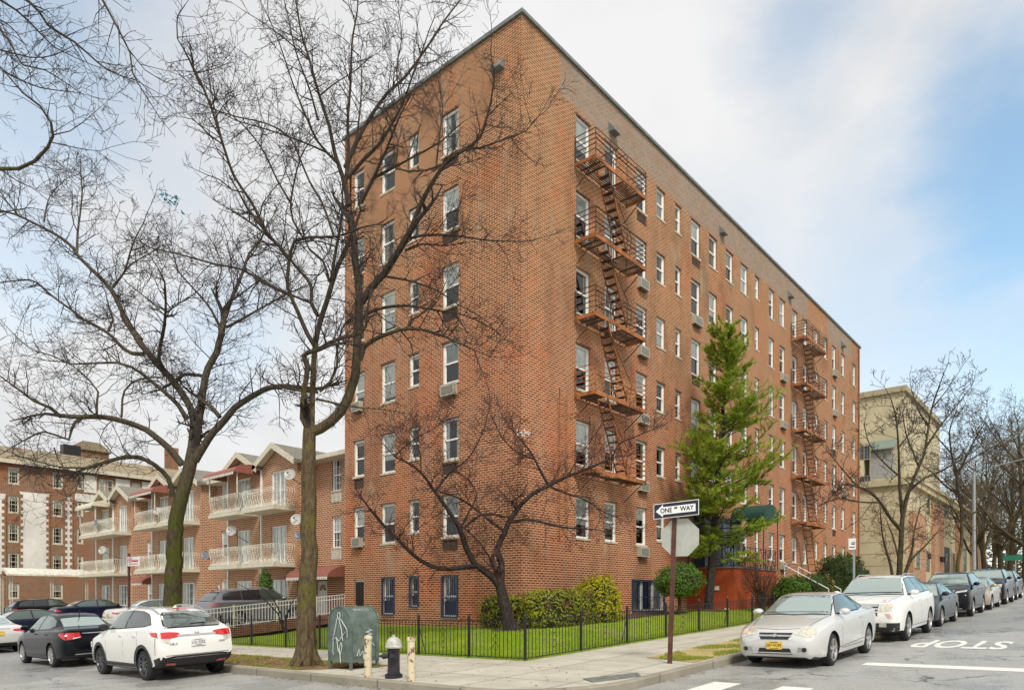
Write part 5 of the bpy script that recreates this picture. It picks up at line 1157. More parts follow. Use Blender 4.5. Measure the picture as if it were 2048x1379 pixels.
    # wheels
    for x in xw:
        for s in (-1, 1):
            yo = s*(hw-.025); m = MB(); tw_ = .205; q = lambda h: yo-s*h
            m.lathe([(tr*.66, q(.012)), (tr*.72, q(.0)), (tr*.90, q(.006)), (tr*.975, q(.025)), (tr, q(.055)), (tr, q(tw_-.05)), (tr*.97, q(tw_-.02)), (tr*.8, q(tw_))], (x, 0, tr), 36, 'y', False); wh = m.build('wheel', M_tyre, t, True)
            m = MB(); m.lathe([(tr*.70, q(-.002)), (tr*.655, q(.0)), (tr*.63, q(.03)), (tr*.62, q(.1))], (x, 0, tr), 36, 'y', False)
            for k in range(spokes):
                an = 6.2832*k/spokes+.3; cs, sn = math.cos(an), math.sin(an); w0, w1 = tr*(.11 if spokes < 7 else .07), tr*(.085 if spokes < 7 else .05)
                P = lambda r_, w__, h: (x+cs*r_-sn*w__, q(h), tr+sn*r_+cs*w__)
                n0 = len(m.v)
                if O.get('split'):
                    for s2 in (-1, 1): m.prism([P(tr*.1,-s2*w0*.1,.02),P(tr*.1,s2*w0*1.1,.02),P(tr*.67,s2*w1*2.3,.004),P(tr*.67,s2*w1*1.2,.004)], (0, -s*.03, 0))
                else: m.prism([P(tr*.08,-w0,.015),P(tr*.08,w0,.015),P(tr*.67,w1,.004),P(tr*.67,-w1,.004)], (0, -s*.03, 0))
            m.lathe([(tr*.15, q(.05)), (tr*.15, q(.012)), (tr*.11, q(.004)), (.004, q(.002))], (x, 0, tr), 14, 'y'); rm = m.build('rim', rim, wh)
            m = MB(); m.lathe([(tr*.60, q(.075)), (.01, q(.07))], (x, 0, tr), 24, 'y'); m.lathe([(tr*.42, q(.055)), (.01, q(.052))], (x, 0, tr), 20, 'y'); m.build('brake_disc', M_rimd if rim is M_rim else M_trim, wh)
    if O.get('clad'):
        for ax in ('left', 'right'):
            for x in xw:
                m = MB()
                for i in range(18):
                    a0, a1 = math.pi*(-.08+1.16*i/18), math.pi*(-.08+1.16*(i+1)/18); r0, r1 = ra_+.004, ra_+.075
                    proj('', [(x+r_*math.cos(q_), tr+r_*math.sin(q_)) for r_, q_ in ((r0,a0),(r1,a0),(r1,a1),(r0,a1))], ax, None, off=.007, cell=.5, build=False, m=m)
                m.build('arch_trim', M_trim, t)
        side('sill_trim', [(fo/L+.085, .15),(fo/L+wb/L-.085,.15),(fo/L+wb/L-.085,.225),(fo/L+.085,.225)], M_trim, off=.008)
    if O.get('rails'):
        for s in (-1, 1):
            m = MB(); pts = []
            for u in [.42+.06*i for i in range(8)]:
                h = hit((X(u), s*.60*hw, 5), (0, 0, -1)); pts.append(h[0]+Vector((0, 0, .055 if .43 < u < .82 else .01)))
            m.tube(pts, .018, 6); m.build('roof_rail', M_steel, t)
    fl = O.get('front'); rl = O.get('rear')
    def plate(ax, zf, mat, txt, sub=None):
        h = hit((6 if ax == 'front' else -6, 0, zf*H), (-1 if ax == 'front' else 1, 0, 0)); p = h[0]; sg = 1 if ax == 'front' else -1
        m = MB(); x0 = p.x+sg*.012; m.box(min(x0, x0+sg*.012), max(x0, x0+sg*.012), -.155, .155, p.z-.078, p.z+.078); pl = m.build('licence_plate', mat, t)
        if txt: text(txt, .092, M_ink, frame((x0+sg*.0135, 0, p.z-.002), (0, sg, 0), (0, 0, 1)), 'lettering', pl, bold=.0, sx=.80, ext=.001)
        m = MB(); m.box(x0+sg*.013-.001, x0+sg*.013+.001, -.08, .08, p.z+.055, p.z+.066); m.box(x0+sg*.013-.001, x0+sg*.013+.001, -.08, .08, p.z-.066, p.z-.056); m.build('small_print', M_ink, pl)
    if fl == 'coupe':
        for P_ in ([(.40,.475),(.79,.425),(.86,.47),(.84,.53),(.70,.575),(.52,.555)],):
            for q in (P_, mir(P_)):
                hl_ = fr_('headlight', q, 'front', M_clear, cell=.06)
        for q in ([(.66,.475),(.78,.465),(.80,.53),(.68,.545)],): 
            for z_ in (q, mir(q)): fr_('indicator', z_, 'front', M_amber, off=.009, cell=.06)
        gr = fr_('grille', [(-.31,.405),(.31,.405),(.385,.49),(-.385,.49)], 'front', M_trim, cell=.06); fr_('grille_bar', [(-.36,.438),(.36,.438),(.37,.458),(-.37,.458)], 'front', M_chrome, off=.018, cell=.08)
        fr_('emblem', [(-.06,.438),(-.025,.438),(-.025,.428),(.025,.428),(.025,.438),(.06,.438),(.06,.458),(.025,.458),(.025,.468),(-.025,.468),(-.025,.458),(-.06,.458)], 'front', M_chrome, off=.026, cell=.2)
        fr_('intake', [(-.40,.205),(.40,.205),(.34,.285),(-.34,.285)], 'front', M_trim, cell=.06)
        for q in ([(.50,.23),(.70,.25),(.70,.30),(.52,.30)],):
            for z_ in (q, mir(q)): fr_('fog_pocket', z_, 'front', M_signblk if False else M_pocket, off=.004, cell=.06)
        for s in (-1, 1): h = hit((6, s*.66*hw, .272*H), (-1, 0, 0)); m = MB(); m.lathe([(.045, 0), (.045, .012), (.03, .016)], (h[0].x, s*.66*hw, .272*H), 12, 'x'); m.build('fog_lamp', M_trim, t)
        plate('front', .325, M_plate_y, 'E87•VUM')
        side('crease_shade_strip', [(.24,.23),(.80,.285),(.80,.292),(.24,.238)], M_trim, off=.002, cell=.3)  # flat dark strip painted as the shade of a side crease
    if fl in ('sedan', 'suv', 'bars', 'vgrille'):
        zl = .49 if fl in ('sedan',) else .53
        P_ = [(.44,zl-.045),(.80,zl-.03),(.85,zl+.035),(.46,zl+.03)] if fl != 'vgrille' else [(.42,.535),(.84,.57),(.85,.605),(.5,.58)]
        if fl == 'bars': P_ = [(.45,.46),(.76,.47),(.80,.575),(.45,.575)]
        for q in (P_, mir(P_)): fr_('headlight', q, 'front', M_clear, cell=.06)
        if fl == 'bars':
            for q in ([(.66,.525),(.79,.53),(.80,.572),(.66,.572)],):
                for z_ in (q, mir(q)): fr_('indicator', z_, 'front', M_amber, off=.009, cell=.06)
            fr_('grille', [(-.42,.405),(.42,.405),(.44,.575),(-.44,.575)], 'front', M_trim, cell=.06)
            for z_ in (.55,.505,.46): fr_('grille_bar', [(-.43,z_-.013),(.43,z_-.013),(.43,z_+.013),(-.43,z_+.013)], 'front', M_chrome, off=.02, cell=.1)
            m_ = fr_('emblem', [(.09*math.cos(q), .505+.022*math.sin(q)) for q in [6.28*i/12 for i in range(12)]], 'front', M_navy, off=.028, cell=.3)
            fr_('bumper', [(-.9,.16),(.9,.16),(.92,.30),(-.92,.30)], 'front', M_trim, off=.012, cell=.08)
            for z_ in ([(.46,.24),(.64,.24),(.64,.30),(.46,.30)],):
                for q in (z_, mir(z_)): fr_('fog_lamp', q, 'front', M_clear, off=.02, cell=.06)
            for s_, nm in ((1, 0),):
                for i in range(3): fr_('scratch', [(.60+.04*i,.44),(.62+.04*i,.44),(.70+.04*i,.36),(.69+.04*i,.36)], 'front', M_redl, off=.005, cell=.05); fr_('scratch', [(.50+.035*i,.60),(.512+.035*i,.60),(.48+.035*i,.64),(.47+.035*i,.64)], 'front', M_redl, off=.005, cell=.05)
        elif fl == 'vgrille':
            fr_('grille', [(-.28,.40),(.28,.40),(.42,.60),(-.42,.60)], 'front', M_trim, cell=.06)
            for P_ in ([(.20,.405),(.27,.405),(.44,.60),(.37,.60)],):
                for q in (P_, mir(P_)): fr_('grille_bar', q, 'front', M_chrome, off=.015, cell=.06)
            fr_('intake', [(-.6,.22),(.6,.22),(.7,.37),(-.7,.37)], 'front', M_trim, cell=.06); fr_('skid_strip', [(-.7,.19),(.7,.19),(.7,.21),(-.7,.21)], 'front', M_chrome, off=.012, cell=.1)
        else:
            fr_('grille', [(-.40,zl-.05),(.40,zl-.05),(.43,zl+.035),(-.43,zl+.035)], 'front', M_trim, cell=.06); fr_('grille_bar', [(-.42,zl+.012),(.42,zl+.012),(.43,zl+.035),(-.43,zl+.035)], 'front', M_chrome, off=.014, cell=.1)
            fr_('intake', [(-.55,.20),(.55,.20),(.5,.31),(-.5,.31)], 'front', M_trim, cell=.06)
            for P_ in ([(.64,.23),(.82,.24),(.80,.33),(.68,.31)],):
                for q in (P_, mir(P_)): fr_('fog_pocket', q, 'front', M_trim, cell=.06)
    if rl == 'hrv':
        P_ = [(.40,.60),(.66,.575),(1.0,.59),(1.0,.665),(.66,.665),(.44,.65)]
        for q in (P_, mir(P_)): fr_('tail_light', q, 'rear', M_redl, cell=.06)
        for q in ([(.70,.505),(.86,.53),(1.0,.585),(.66,.572)],):
            for z_ in (q, mir(q)): fr_('reversing_light', z_, 'rear', M_clear, cell=.06)
        P_ = [(.925,.615),(1.0,.585),(1.0,.665),(.90,.665)]
        side('tail_light_wrap', P_, M_redl, cell=.06)
        fr_('chrome_strip', [(-.48,.598),(.48,.598),(.48,.622),(-.48,.622)], 'rear', M_chrome, off=.014, cell=.1)
        bp = fr_('bumper', [(-.78,.16),(.78,.16),(.80,.325),(.6,.34),(-.6,.34),(-.80,.325)], 'rear', M_trim, off=.012, cell=.08)
        for P_ in ([(.52,.215),(.76,.225),(.76,.255),(.52,.245)],):
            for q in (P_, mir(P_)): fr_('reflector', q, 'rear', M_redl, off=.02, cell=.08)
        fr_('high_brake_light', [(-.2,.93),(.2,.93),(.2,.948),(-.2,.948)], 'rear', M_redl, off=.056, cell=.1)
        plate('rear', .505, M_plate_w, 'LGL•2333'); fr_('hatch_gap', [(-.80,.345),(.80,.345),(.80,.352),(-.80,.352)], 'rear', M_trim, off=.004, cell=.1); side('hatch_gap', [(.952,.36),(.955,.36),(.962,.59),(.958,.59)], M_trim, off=.004, cell=.3)
        h = hit((-6, 0, .63*H), (1, 0, 0)); x0 = h[0].x-.016; z_ = .635*H; m = MB()
        for y_ in (-.03, .03): m.bar((x0,y_,z_-.03),(x0,y_*1.2,z_+.03),.006)
        m.bar((x0,-.03,z_),(x0,.03,z_),.006); m.bar((x0,-.05,z_+.04),(x0,.05,z_+.04),.005); m.bar((x0,-.05,z_+.04),(x0,-.035,z_-.04),.005); m.bar((x0,.05,z_+.04),(x0,.035,z_-.04),.005); m.build('emblem', M_chrome, t)
        for s_, y_, sz in (('HR-V', .60, .075), ('AWD', -.62, .055)):
            h = hit((-6, y_*hw, .50*H), (1, 0, 0)); text(s_, sz, M_steel, frame((h[0].x-.006, y_*hw, .50*H), (0, -1, 0), (0, 0, 1)), 'badge', t, bold=.002)
        m = MB(); h = hit((-6, .05, .76*H), (1, 0, 0)); m.bar(h[0]+Vector((-.02, 0, 0)), h[0]+Vector((-.0, -.34, .02)), .012, 4); m.build('wiper', M_trim, t)
    if rl in ('sedan', 'sedan_y'):
        P_ = [(.42,.56),(.70,.53),(.98,.52),(1.0,.60),(.98,.655),(.46,.65)] if rl == 'sedan' else [(.50,.565),(.98,.53),(.98,.58),(.7,.625),(.5,.615)]
        for q in (P_, mir(P_)): fr_('tail_light', q, 'rear', M_redl, cell=.06)
        side('tail_light_wrap', [(.925,.63),(.985,.53),(.985,.64),(.95,.66)] if rl == 'sedan' else [(.94,.575),(.985,.54),(.985,.60)], M_redl, cell=.06)
        if rl == 'sedan':
            for q in ([(.45,.555),(.66,.535),(.66,.56),(.46,.575)],):
                for z_ in (q, mir(q)): fr_('reversing_light', z_, 'rear', M_clear, off=.009, cell=.08)
            fr_('bumper_strip', [(-.62,.245),(.62,.245),(.6,.262),(-.6,.262)], 'rear', M_chrome, off=.012, cell=.1); plate('rear', .42, M_plate_w, None)
        else: plate('rear', .515, M_plate_y, None); fr_('bumper', [(-1,.15),(1,.15),(.98,.27),(-.98,.27)], 'rear', M_trim, off=.01, cell=.1)
        fr_('chrome_strip', [(-.4,.625),(.4,.625),(.4,.64),(-.4,.64)], 'rear', M_chrome, off=.012, cell=.1)
    if rl == 'suv':
        P_ = [(.40,.60),(1.0,.58),(1.0,.635),(.42,.625)]
        for q in (P_, mir(P_)): fr_('tail_light', q, 'rear', M_redl, cell=.06)
        side('tail_light_wrap', [(.90,.605),(.99,.585),(.99,.635)], M_redl, cell=.06); fr_('bumper', [(-1,.17),(1,.17),(1,.30),(-1,.30)], 'rear', M_trim, off=.012, cell=.08)
    if O.get('fin'):
        h = hit((X(.74), 0, 5), (0, 0, -1)); m = MB(); p = h[0]; m.prism([p+Vector((-.08,-.02,0)), p+Vector((.09,-.012,0)), p+Vector((-.07,-.004,.075))], (0, .03, 0)); m.build('roof_antenna', O.get('finm', paint_), t, fix=True)
    if O.get('mast'):
        h = hit((X(.71), 0, 5), (0, 0, -1)); m = MB(); p = h[0]; m.tube([p-Vector((0,0,.01)), p+Vector((-.03,0,.03)), p+Vector((-.10,0,.20))], [.03,.014,.012], 5); m.build('roof_antenna', M_trim, t)
    return t
M_pocket = plain('bumper_pocket', (.30, .30, .29), .6)
gl_h = gloss_glass('hatch_rear_glass', (.05, .06, .055), .22)
UPB, DNA, UPA = (0, 1), (-1, 0), (1, 0)
GL, GR, GY = 'cars parked along the left kerb', 'cars parked along the uphill kerb', 'cars parked in the front yards'
car('parked_car', 'white compact crossover with black lower trim and dark swirl wheels, seen from behind', 'car', 'hatch', 4.33, 1.80, 1.64, 2.61, .88, .345, P_white, (-10.42, 3.0), UPB, GL, M_rimd, 5,
    dict(rear='hrv', clad=1, rails=1, fin=1, mirror=M_trim, split=1, front='sedan').items())
car('parked_car', 'black sedan with bright red tail lights parked ahead of the white crossover', 'car', 'sedan', 4.62, 1.80, 1.50, 2.69, .95, .33, P_black, (-10.45, 9.3), UPB, GL, M_rim, 10, dict(rear='sedan', mast=1, front='sedan').items())
car('parked_car', 'white sedan with a yellow plate, cut off by the frame edge', 'car', 'sedan', 4.7, 1.82, 1.46, 2.7, .95, .33, P_pearl, (-10.45, 19.3), UPB, GL, M_rim, 5, dict(rear='sedan_y', fin=1, finm=M_trim, front='sedan').items())
car('parked_car', 'silver two door coupe with a yellow front plate nearest the corner', 'car', 'coupe', 4.58, 1.74, 1.44, 2.63, .93, .325, P_silver, (-1.65, -9.83), DNA, GR, M_rim, 5, dict(front='coupe', rear='sedan', mirror=P_silver).items())
car('parked_car', 'big white crossover with barred grille and red scrapes by its headlight', 'car', 'suv', 4.72, 1.93, 1.74, 2.82, .95, .37, P_white, (4.45, -9.88), DNA, GR, M_rim, 5, dict(front='bars', clad=0, rails=1, rear='suv').items())
car('parked_car', 'small dark grey sedan between the white and the black crossover', 'car', 'sedan', 4.6, 1.79, 1.44, 2.67, .93, .325, P_greyd, (9.9, -9.83), DNA, GR, M_rim, 7, dict(front='sedan', rear='sedan').items())
car('parked_car', 'black crossover with a chrome V shaped grille', 'car', 'suv', 4.65, 1.84, 1.72, 2.7, .93, .36, P_black, (15.75, -9.92), DNA, GR, M_rim, 5, dict(front='vgrille', rails=1, rear='suv').items())
car('parked_car', 'champagne coloured sedan between the black crossover and the plum one', 'car', 'sedan', 4.8, 1.82, 1.45, 2.77, .95, .33, P_beige, (21.1, -9.95), DNA, GR, M_rim, 7, dict(front='sedan', rear='sedan').items())
car('parked_car', 'dark plum crossover parked beyond the champagne sedan', 'car', 'suv', 4.9, 1.94, 1.82, 2.9, .95, .38, P_plum, (26.4, -9.95), DNA, GR, M_rim, 5, dict(front='suv', rear='suv').items())
car('parked_car', 'dark blue crossover at the far end of the uphill row', 'car', 'suv', 4.6, 1.86, 1.7, 2.7, .93, .36, P_navy, (32.3, -9.9), DNA, GR, M_rim, 5, dict(front='suv', rear='suv').items())
YD = lambda a, b: dz(a, b)+.006
car('parked_car', 'grey three row crossover parked nose in beside the white railing', 'car', 'suv', 4.95, 1.92, 1.72, 2.85, .97, .37, P_grey, (-1.05, 15.2), UPA, GY, M_rim, 6, dict(rear='suv', rails=1, dz=YD(-1.05, 15.2)).items())
car('parked_car', 'pale sedan parked nose in behind the white railing, left of the mossy tree', 'car', 'sedan', 4.8, 1.84, 1.46, 2.8, .95, .33, P_pearl, (-2.2, 23.0), UPA, GY, M_rim, 7, dict(rear='sedan_y', dz=YD(-2.2, 23)).items())
car('parked_car', 'dark navy hatchback with a sloping roof under the carport end', 'car', 'sedan', 4.9, 1.86, 1.47, 2.85, .97, .34, P_navy, (-1.6, 33.5), UPA, GY, M_rim, 7, dict(rear='sedan_y', dz=YD(-1.6, 33.5)+.1).items())
car('parked_car', 'black sedan half hidden behind the black one at the kerb', 'car', 'sedan', 4.8, 1.84, 1.45, 2.8, .95, .35, P_navy, (-7.75, 24.5), DNA, GY, M_rim, 10, dict(front='sedan', rear='sedan', dz=.12).items())
car('parked_car', 'dark pickup style crossover under the carport', 'car', 'suv', 4.8, 1.95, 1.75, 2.85, .95, .37, P_black, (-1.2, 44.6), UPA, GY, M_rim, 6, dict(rear='suv', dz=YD(-1.2, 44.6)).items())
car('parked_car', 'grey sedan at the frame edge behind the carport post', 'car', 'sedan', 4.7, 1.82, 1.45, 2.75, .95, .33, P_grey, (-3.2, 50.2), UPA, GY, M_rim, 6, dict(rear='sedan_y', dz=YD(-3.2, 50.2)).items())
# ------------------------------------------------------------------ bare trees: limbs follow the photo, twigs grow from them
CR = {1: (0,0,4.), 2: (400,0,2.9257), 3: (400,440,2.9257), 4: (0,320,3.4133), 5: (0,640,3.4133), 6: (700,760,2.6015), 8: (1600,680,2.873), 0: (0,0,1.)}
def smooth_line(P, Rr, step):
    o, r = [], []
    for i in range(len(P)-1):
        p0, p1, p2, p3 = P[max(i-1,0)], P[i], P[i+1], P[min(i+2,len(P)-1)]
        n = max(1, int((p2-p1).length/step))
        for k in range(n):
            t = k/n; o.append(.5*((2*p1)+(p2-p0)*t+(2*p0-5*p1+4*p2-p3)*t*t+(3*p1-p0-3*p2+p3)*t**3)); r.append(Rr[i]+(Rr[i+1]-Rr[i])*t)
    o.append(P[-1]); r.append(Rr[-1]); return o, r
class Bare:
    def __init__(s, seed, rs=.84): s.rs = rs; s.r = random.Random(seed); s.limbs = []; s.wood = MB(); s.twig = MB(); s.nt = 0
    def limb(s, crop, pts, r0, r1, dd=None, d0=None):            # dd: how far the tip leans away from (+) or towards (-) the viewer, in metres
        cx, cy, sc_ = CR[crop]; px = [(cx+x/sc_, cy+y/sc_) for x, y in pts]; d = d0
        if d is None:
            best = 1e9
            for L in s.limbs:
                for q, dep in L['px']:
                    e = (q[0]-px[0][0])**2+(q[1]-px[0][1])**2
                    if e < best: best, d = e, dep
        if dd is None: dd = s.r.uniform(-1, 1)*1.6
        n = len(px); tl = [0]
        for i in range(1, n): tl.append(tl[-1]+math.hypot(px[i][0]-px[i-1][0], px[i][1]-px[i-1][1]))
        dep = [d+dd*(t/tl[-1])**1.2 for t in tl]; P = [pix(p[0], p[1], q) for p, q in zip(px, dep)]; r0, r1 = r0*s.rs, r1*s.rs
        Rr = [(r0+(r1-r0)*(t/tl[-1])**.8)*q/F for t, q in zip(tl, dep)]
        sp = []                                                   # denser pixel samples so that later limbs attach in depth
        for i in range(n-1):
            for k in range(6): t = k/6; sp.append(((px[i][0]+(px[i+1][0]-px[i][0])*t, px[i][1]+(px[i+1][1]-px[i][1])*t), dep[i]+(dep[i+1]-dep[i])*t))
        sp.append((px[-1], dep[-1])); P2, R2 = smooth_line(P, Rr, .22)
        for i in range(1, len(P2)-1): P2[i] = P2[i]+Vector((s.r.gauss(0,1), s.r.gauss(0,1), s.r.gauss(0,1)))*R2[i]*.05
        s.limbs.append(dict(px=sp, P=P2, R=R2)); s.wood.tube(P2, R2, 9 if R2[0] > .08 else 6)
        return s
    def grow(s, p, d, length, r, lev, up=.12, wig=.35, spread=.9):
        n = max(2, int(length/(.28 if lev < 2 else .16))); pts = [p]; rs = [r]; st = length/n; d = d.normalized(); rr = s.r
        for i in range(n):
            d = (d+Vector((rr.gauss(0,1), rr.gauss(0,1), rr.gauss(0,1)))*wig*.55+Vector((0,0,up))).normalized(); pts.append(pts[-1]+d*st); rs.append(max(s.tmin, r*(1-.75*(i+1)/n)))
        s.twig.tube(pts, rs, 3 if lev > 0 else 4, False); s.nt += 1
        if lev >= s.maxlev: return
        k = s.kids[lev]; m = max(1, int(length*k*rr.uniform(.7, 1.3)+rr.random()))
        for j in range(m):
            t = rr.uniform(.15, 1.0); i = min(n-1, int(t*n)); f = t*n-i; q = pts[i].lerp(pts[i+1], min(1, f)); tan = (pts[i+1]-pts[i]).normalized()
            o = Vector((rr.gauss(0,1), rr.gauss(0,1), rr.gauss(0,1))); o = (o-tan*o.dot(tan)).normalized()
            s.grow(q, tan*(1-.45*spread)+o*spread, length*s.ratio*rr.uniform(.6, 1.25)*(1.15-.5*t), max(s.tmin, rs[i]*.6), lev+1, up, wig, spread)
    def clothe(s, dens=2.2, length=1.5, r=.016, kids=(3.5, 4.5, 5), ratio=.52, maxlev=2, tmin=.004, up=.1, wig=.35, minr=.0, skip=.12, maxr=.12, droop=0):
        s.kids, s.ratio, s.maxlev, s.tmin = kids, ratio, maxlev, tmin; rr = s.r
        for L in s.limbs:
            P, Rr = L['P'], L['R']; tot = sum((P[i+1]-P[i]).length for i in range(len(P)-1)); run = 0
            for i in range(len(P)-1):
                seg = (P[i+1]-P[i]).length; run += seg; t = run/tot
                if t < skip or Rr[i] > maxr: continue
                n = seg*dens*(.45+.9*t); n = int(n)+(rr.random() < n-int(n))
                for _ in range(n):
                    q = P[i].lerp(P[i+1], rr.random()); tan = (P[i+1]-P[i]).normalized(); o = Vector((rr.gauss(0,1), rr.gauss(0,1), rr.gauss(0,.9))); o = (o-tan*o.dot(tan)).normalized()
                    s.grow(q, tan*.55+o*.85, length*rr.uniform(.5, 1.3)*(1.1-.35*t), min(r, Rr[i]*.6)*rr.uniform(.7, 1.1), 0, up, wig)
            if P: s.grow(P[-1], (P[-1]-P[-2]), length*.9, Rr[-1]*.9, 0, up, wig)
        return s
    def build(s, name, label, base, bark_, twigm, group=None, cat='tree', flare=0):
        if flare:
            L = s.limbs[0]; r0 = L['R'][0]; zb = L['P'][0].z; c = Vector((base[0], base[1], 0))
            for k in range(7):
                u = 6.283*k/7+s.r.uniform(-.3, .3); d = Vector((math.cos(u), math.sin(u), 0)); q = flare*s.r.uniform(.8, 1.25)
                s.wood.tube([c+d*r0*.55+Vector((0,0,zb+.55)), c+d*r0*.8+Vector((0,0,zb+.28)), c+d*(r0+.12*q)+Vector((0,0,zb+.09)), c+d*(r0+.42*q)+Vector((0,0,zb-.03))], [r0*.32, r0*.42, r0*.34, .03], 7)
        t = thing(name, label, cat, base, group); s.wood.build('trunk', bark_, t, smooth=True); s.twig.build('crown', twigm, t); return t
# tree 1: the broad mossy tree on the left
T1 = Bare(11); D1 = 21.0
T1.limb(5, [(1160,2330),(1168,2250),(1178,1900),(1190,1600),(1200,1379),(1228,1240),(1270,1100),(1305,960),(1320,880)], 24, 14, 0, D1)
L1 = T1.limb
L1(5, [(1330,960),(1390,860),(1460,760),(1530,690),(1600,600),(1700,530),(1800,475),(1900,450),(2048,460),(2140,470)], 10, 5, -.8)
L1(5, [(1325,930),(1350,750),(1370,600),(1390,450),(1420,330),(1480,220),(1510,100),(1525,10)], 10, 7, .7)
L1(4, [(1510,1140),(1560,1000),(1600,900),(1660,760),(1700,640),(1780,540),(1830,430)], 6, 1.6, .8)
L1(4, [(1545,1140),(1680,1070),(1800,1000),(1950,920),(2080,860)], 4, 1.4, -1)
L1(4, [(1500,1135),(1440,1020),(1370,930),(1260,810),(1220,760),(1180,640)], 3.5, 1.2, -.6)
L1(4, [(1580,960),(1690,880),(1790,800),(1900,690)], 2.5, 1, 1.2)
L1(5, [(1300,920),(1320,750),(1310,620),(1230,480),(1150,380),(1050,270),(960,160),(870,20)], 9, 7, .5)
L1(4, [(960,1225),(870,1110),(800,960),(740,860),(640,760),(530,650),(500,600),(400,520),(250,440),(100,370),(-60,330)], 6.5, 2, 1)
L1(4, [(525,640),(530,500),(545,380),(560,220),(550,60)], 3, 1, .8)
L1(4, [(770,870),(850,760),(880,660),(920,540),(980,430)], 3, 1.2, -1); L1(4, [(770,860),(900,710),(1000,650),(1090,590)], 2.5, 1, .6)
L1(5, [(1130,360),(1085,270),(1100,150),(1125,20)], 4.5, 4, -1.2); L1(4, [(1110,1200),(1130,1040),(1130,900),(1125,830),(1080,740)], 4, 1.5, -.6); L1(4, [(1135,1040),(1220,980),(1330,910)], 2.5, 1.2, -.4); L1(4, [(1135,1035),(1040,970),(960,910),(860,830)], 2, .9, -.8)
L1(5, [(1275,680),(1220,580),(1100,470),(1000,390),(900,320),(800,290),(500,300)], 6, 2, -1.4); L1(5, [(480,300),(350,240),(200,190),(60,60)], 2, .9, -.5)
L1(5, [(980,230),(900,225),(830,180),(740,90),(580,0)], 5, 3.5, 1.2); L1(4, [(560,1080),(500,1030),(360,930),(240,830),(150,820),(-40,840)], 3.5, 1.2, .8); L1(4, [(730,1180),(770,1090),(740,990),(720,900)], 3, 1.2, .6)
L1(5, [(1245,985),(1150,870),(1000,750),(850,690),(700,660),(550,660),(400,650)], 8.5, 5, -1.0); L1(5, [(410,655),(350,600),(230,550),(150,490),(0,380)], 4.5, 1.5, -.8)
L1(5, [(570,660),(510,700),(490,740),(470,815),(370,780),(300,760),(180,810),(60,880)], 4, 1.2, -.8); L1(5, [(660,655),(660,560),(670,490),(560,360),(460,290)], 3, 1.2, .5); L1(5, [(830,660),(850,480),(960,400),(1100,390)], 2.6, 1.8, .5)
L1(5, [(1180,1200),(1150,1080),(1060,990),(950,935),(860,930),(700,975),(590,1010)], 6, 4, -1.2); L1(5, [(595,1008),(400,1000),(250,960),(120,930)], 2.5, 1, -.6); L1(5, [(370,870),(400,960),(440,1010)], 2, 1, -.4); L1(5, [(520,1010),(540,1080),(520,1160),(420,1230)], 1.6, .7, -.3)
L1(5, [(1385,380),(1260,370),(1190,420)], 4, 4, .3); L1(5, [(1500,660),(1440,590),(1360,530)], 6, 5, .2)
L1(4, [(1450,900),(1500,800),(1510,700),(1450,560)], 2, .9, 1); L1(4, [(300,420),(340,250),(450,130)], 2, .8, 1.2); L1(4, [(130,380),(20,260),(-60,200)], 2, .8, .6)
T1.clothe(dens=4.8, length=1.35, kids=(5.6, 7, 5), ratio=.50, maxlev=2, tmin=.005, r=.02, wig=.4)
T1.build('street_tree', 'broad leafless tree with a thick mossy trunk behind the white crossover', pix(340, 1310, D1), M_bark1, M_twig, 'bare street trees', flare=.9)
# tree 2: the tall tree in front of the brick building
T2 = Bare(5); D2 = 16.3; L2 = T2.limb
L2(0, [(612,1338),(612,1300),(614,1200),(617,1100),(617,1000),(617,900),(619,858)], 26, 15, 0, D2)
T2.limbs[0]['R'][:] = [r for r in T2.limbs[0]['R']]
L2(3, [(640,1240),(700,1220),(820,1120),(890,980),(915,850),(920,700),(930,560),(930,400),(910,250),(900,100),(880,0)], 13, 7.5, .6)
L2(2, [(870,1200),(840,1050),(790,900),(760,750),(700,560),(640,350),(590,180),(570,60),(550,-60)], 7, 1.5, -.5)
L2(2, [(850,1080),(868,900),(865,700),(880,500),(890,250),(920,60),(925,-80)], 5, 1.4, .6); L2(2, [(850,980),(935,790),(1020,650),(1100,540),(1200,450),(1340,260),(1430,120),(1540,-20)], 5.5, 1.4, .8)
L2(2, [(865,1040),(960,930),(1050,840),(1130,710),(1190,600),(1240,450),(1300,300),(1340,180)], 5, 1.3, -.8); L2(2, [(940,1190),(1010,1050),(1080,900),(1160,700),(1230,560)], 5, 1.4, -1.2); L2(2, [(1020,1040),(1150,970),(1300,890),(1420,820),(1530,720)], 4, 1.2, -.6); L2(2, [(900,900),(930,700),(945,500),(940,330)], 3, 1.1, .4)
L2(3, [(935,820),(960,740),(1060,680),(1180,640),(1300,640),(1430,680),(1560,740),(1700,800)], 7, 1.3, -1.0); L2(3, [(930,600),(985,540),(1040,520),(1200,500),(1400,530),(1560,560),(1720,640)], 5, 1.2, -.8); L2(3, [(1210,640),(1230,590),(1310,540),(1380,460)], 3, 1, .6)
L2(3, [(930,500),(1000,400),(1070,320),(1150,200),(1210,100),(1270,0)], 9, 7, -.9); L2(2, [(1225,1370),(1290,1200),(1370,1050),(1430,960),(1540,880),(1640,800),(1700,600),(1720,480),(1700,300)], 7, 1.3, -.9); L2(2, [(1540,880),(1640,865),(1740,830),(1910,765),(1960,700)], 3.4, 1, -.4); L2(2, [(1425,960),(1330,995),(1210,1000),(1140,985)], 3, 1.6, .5)
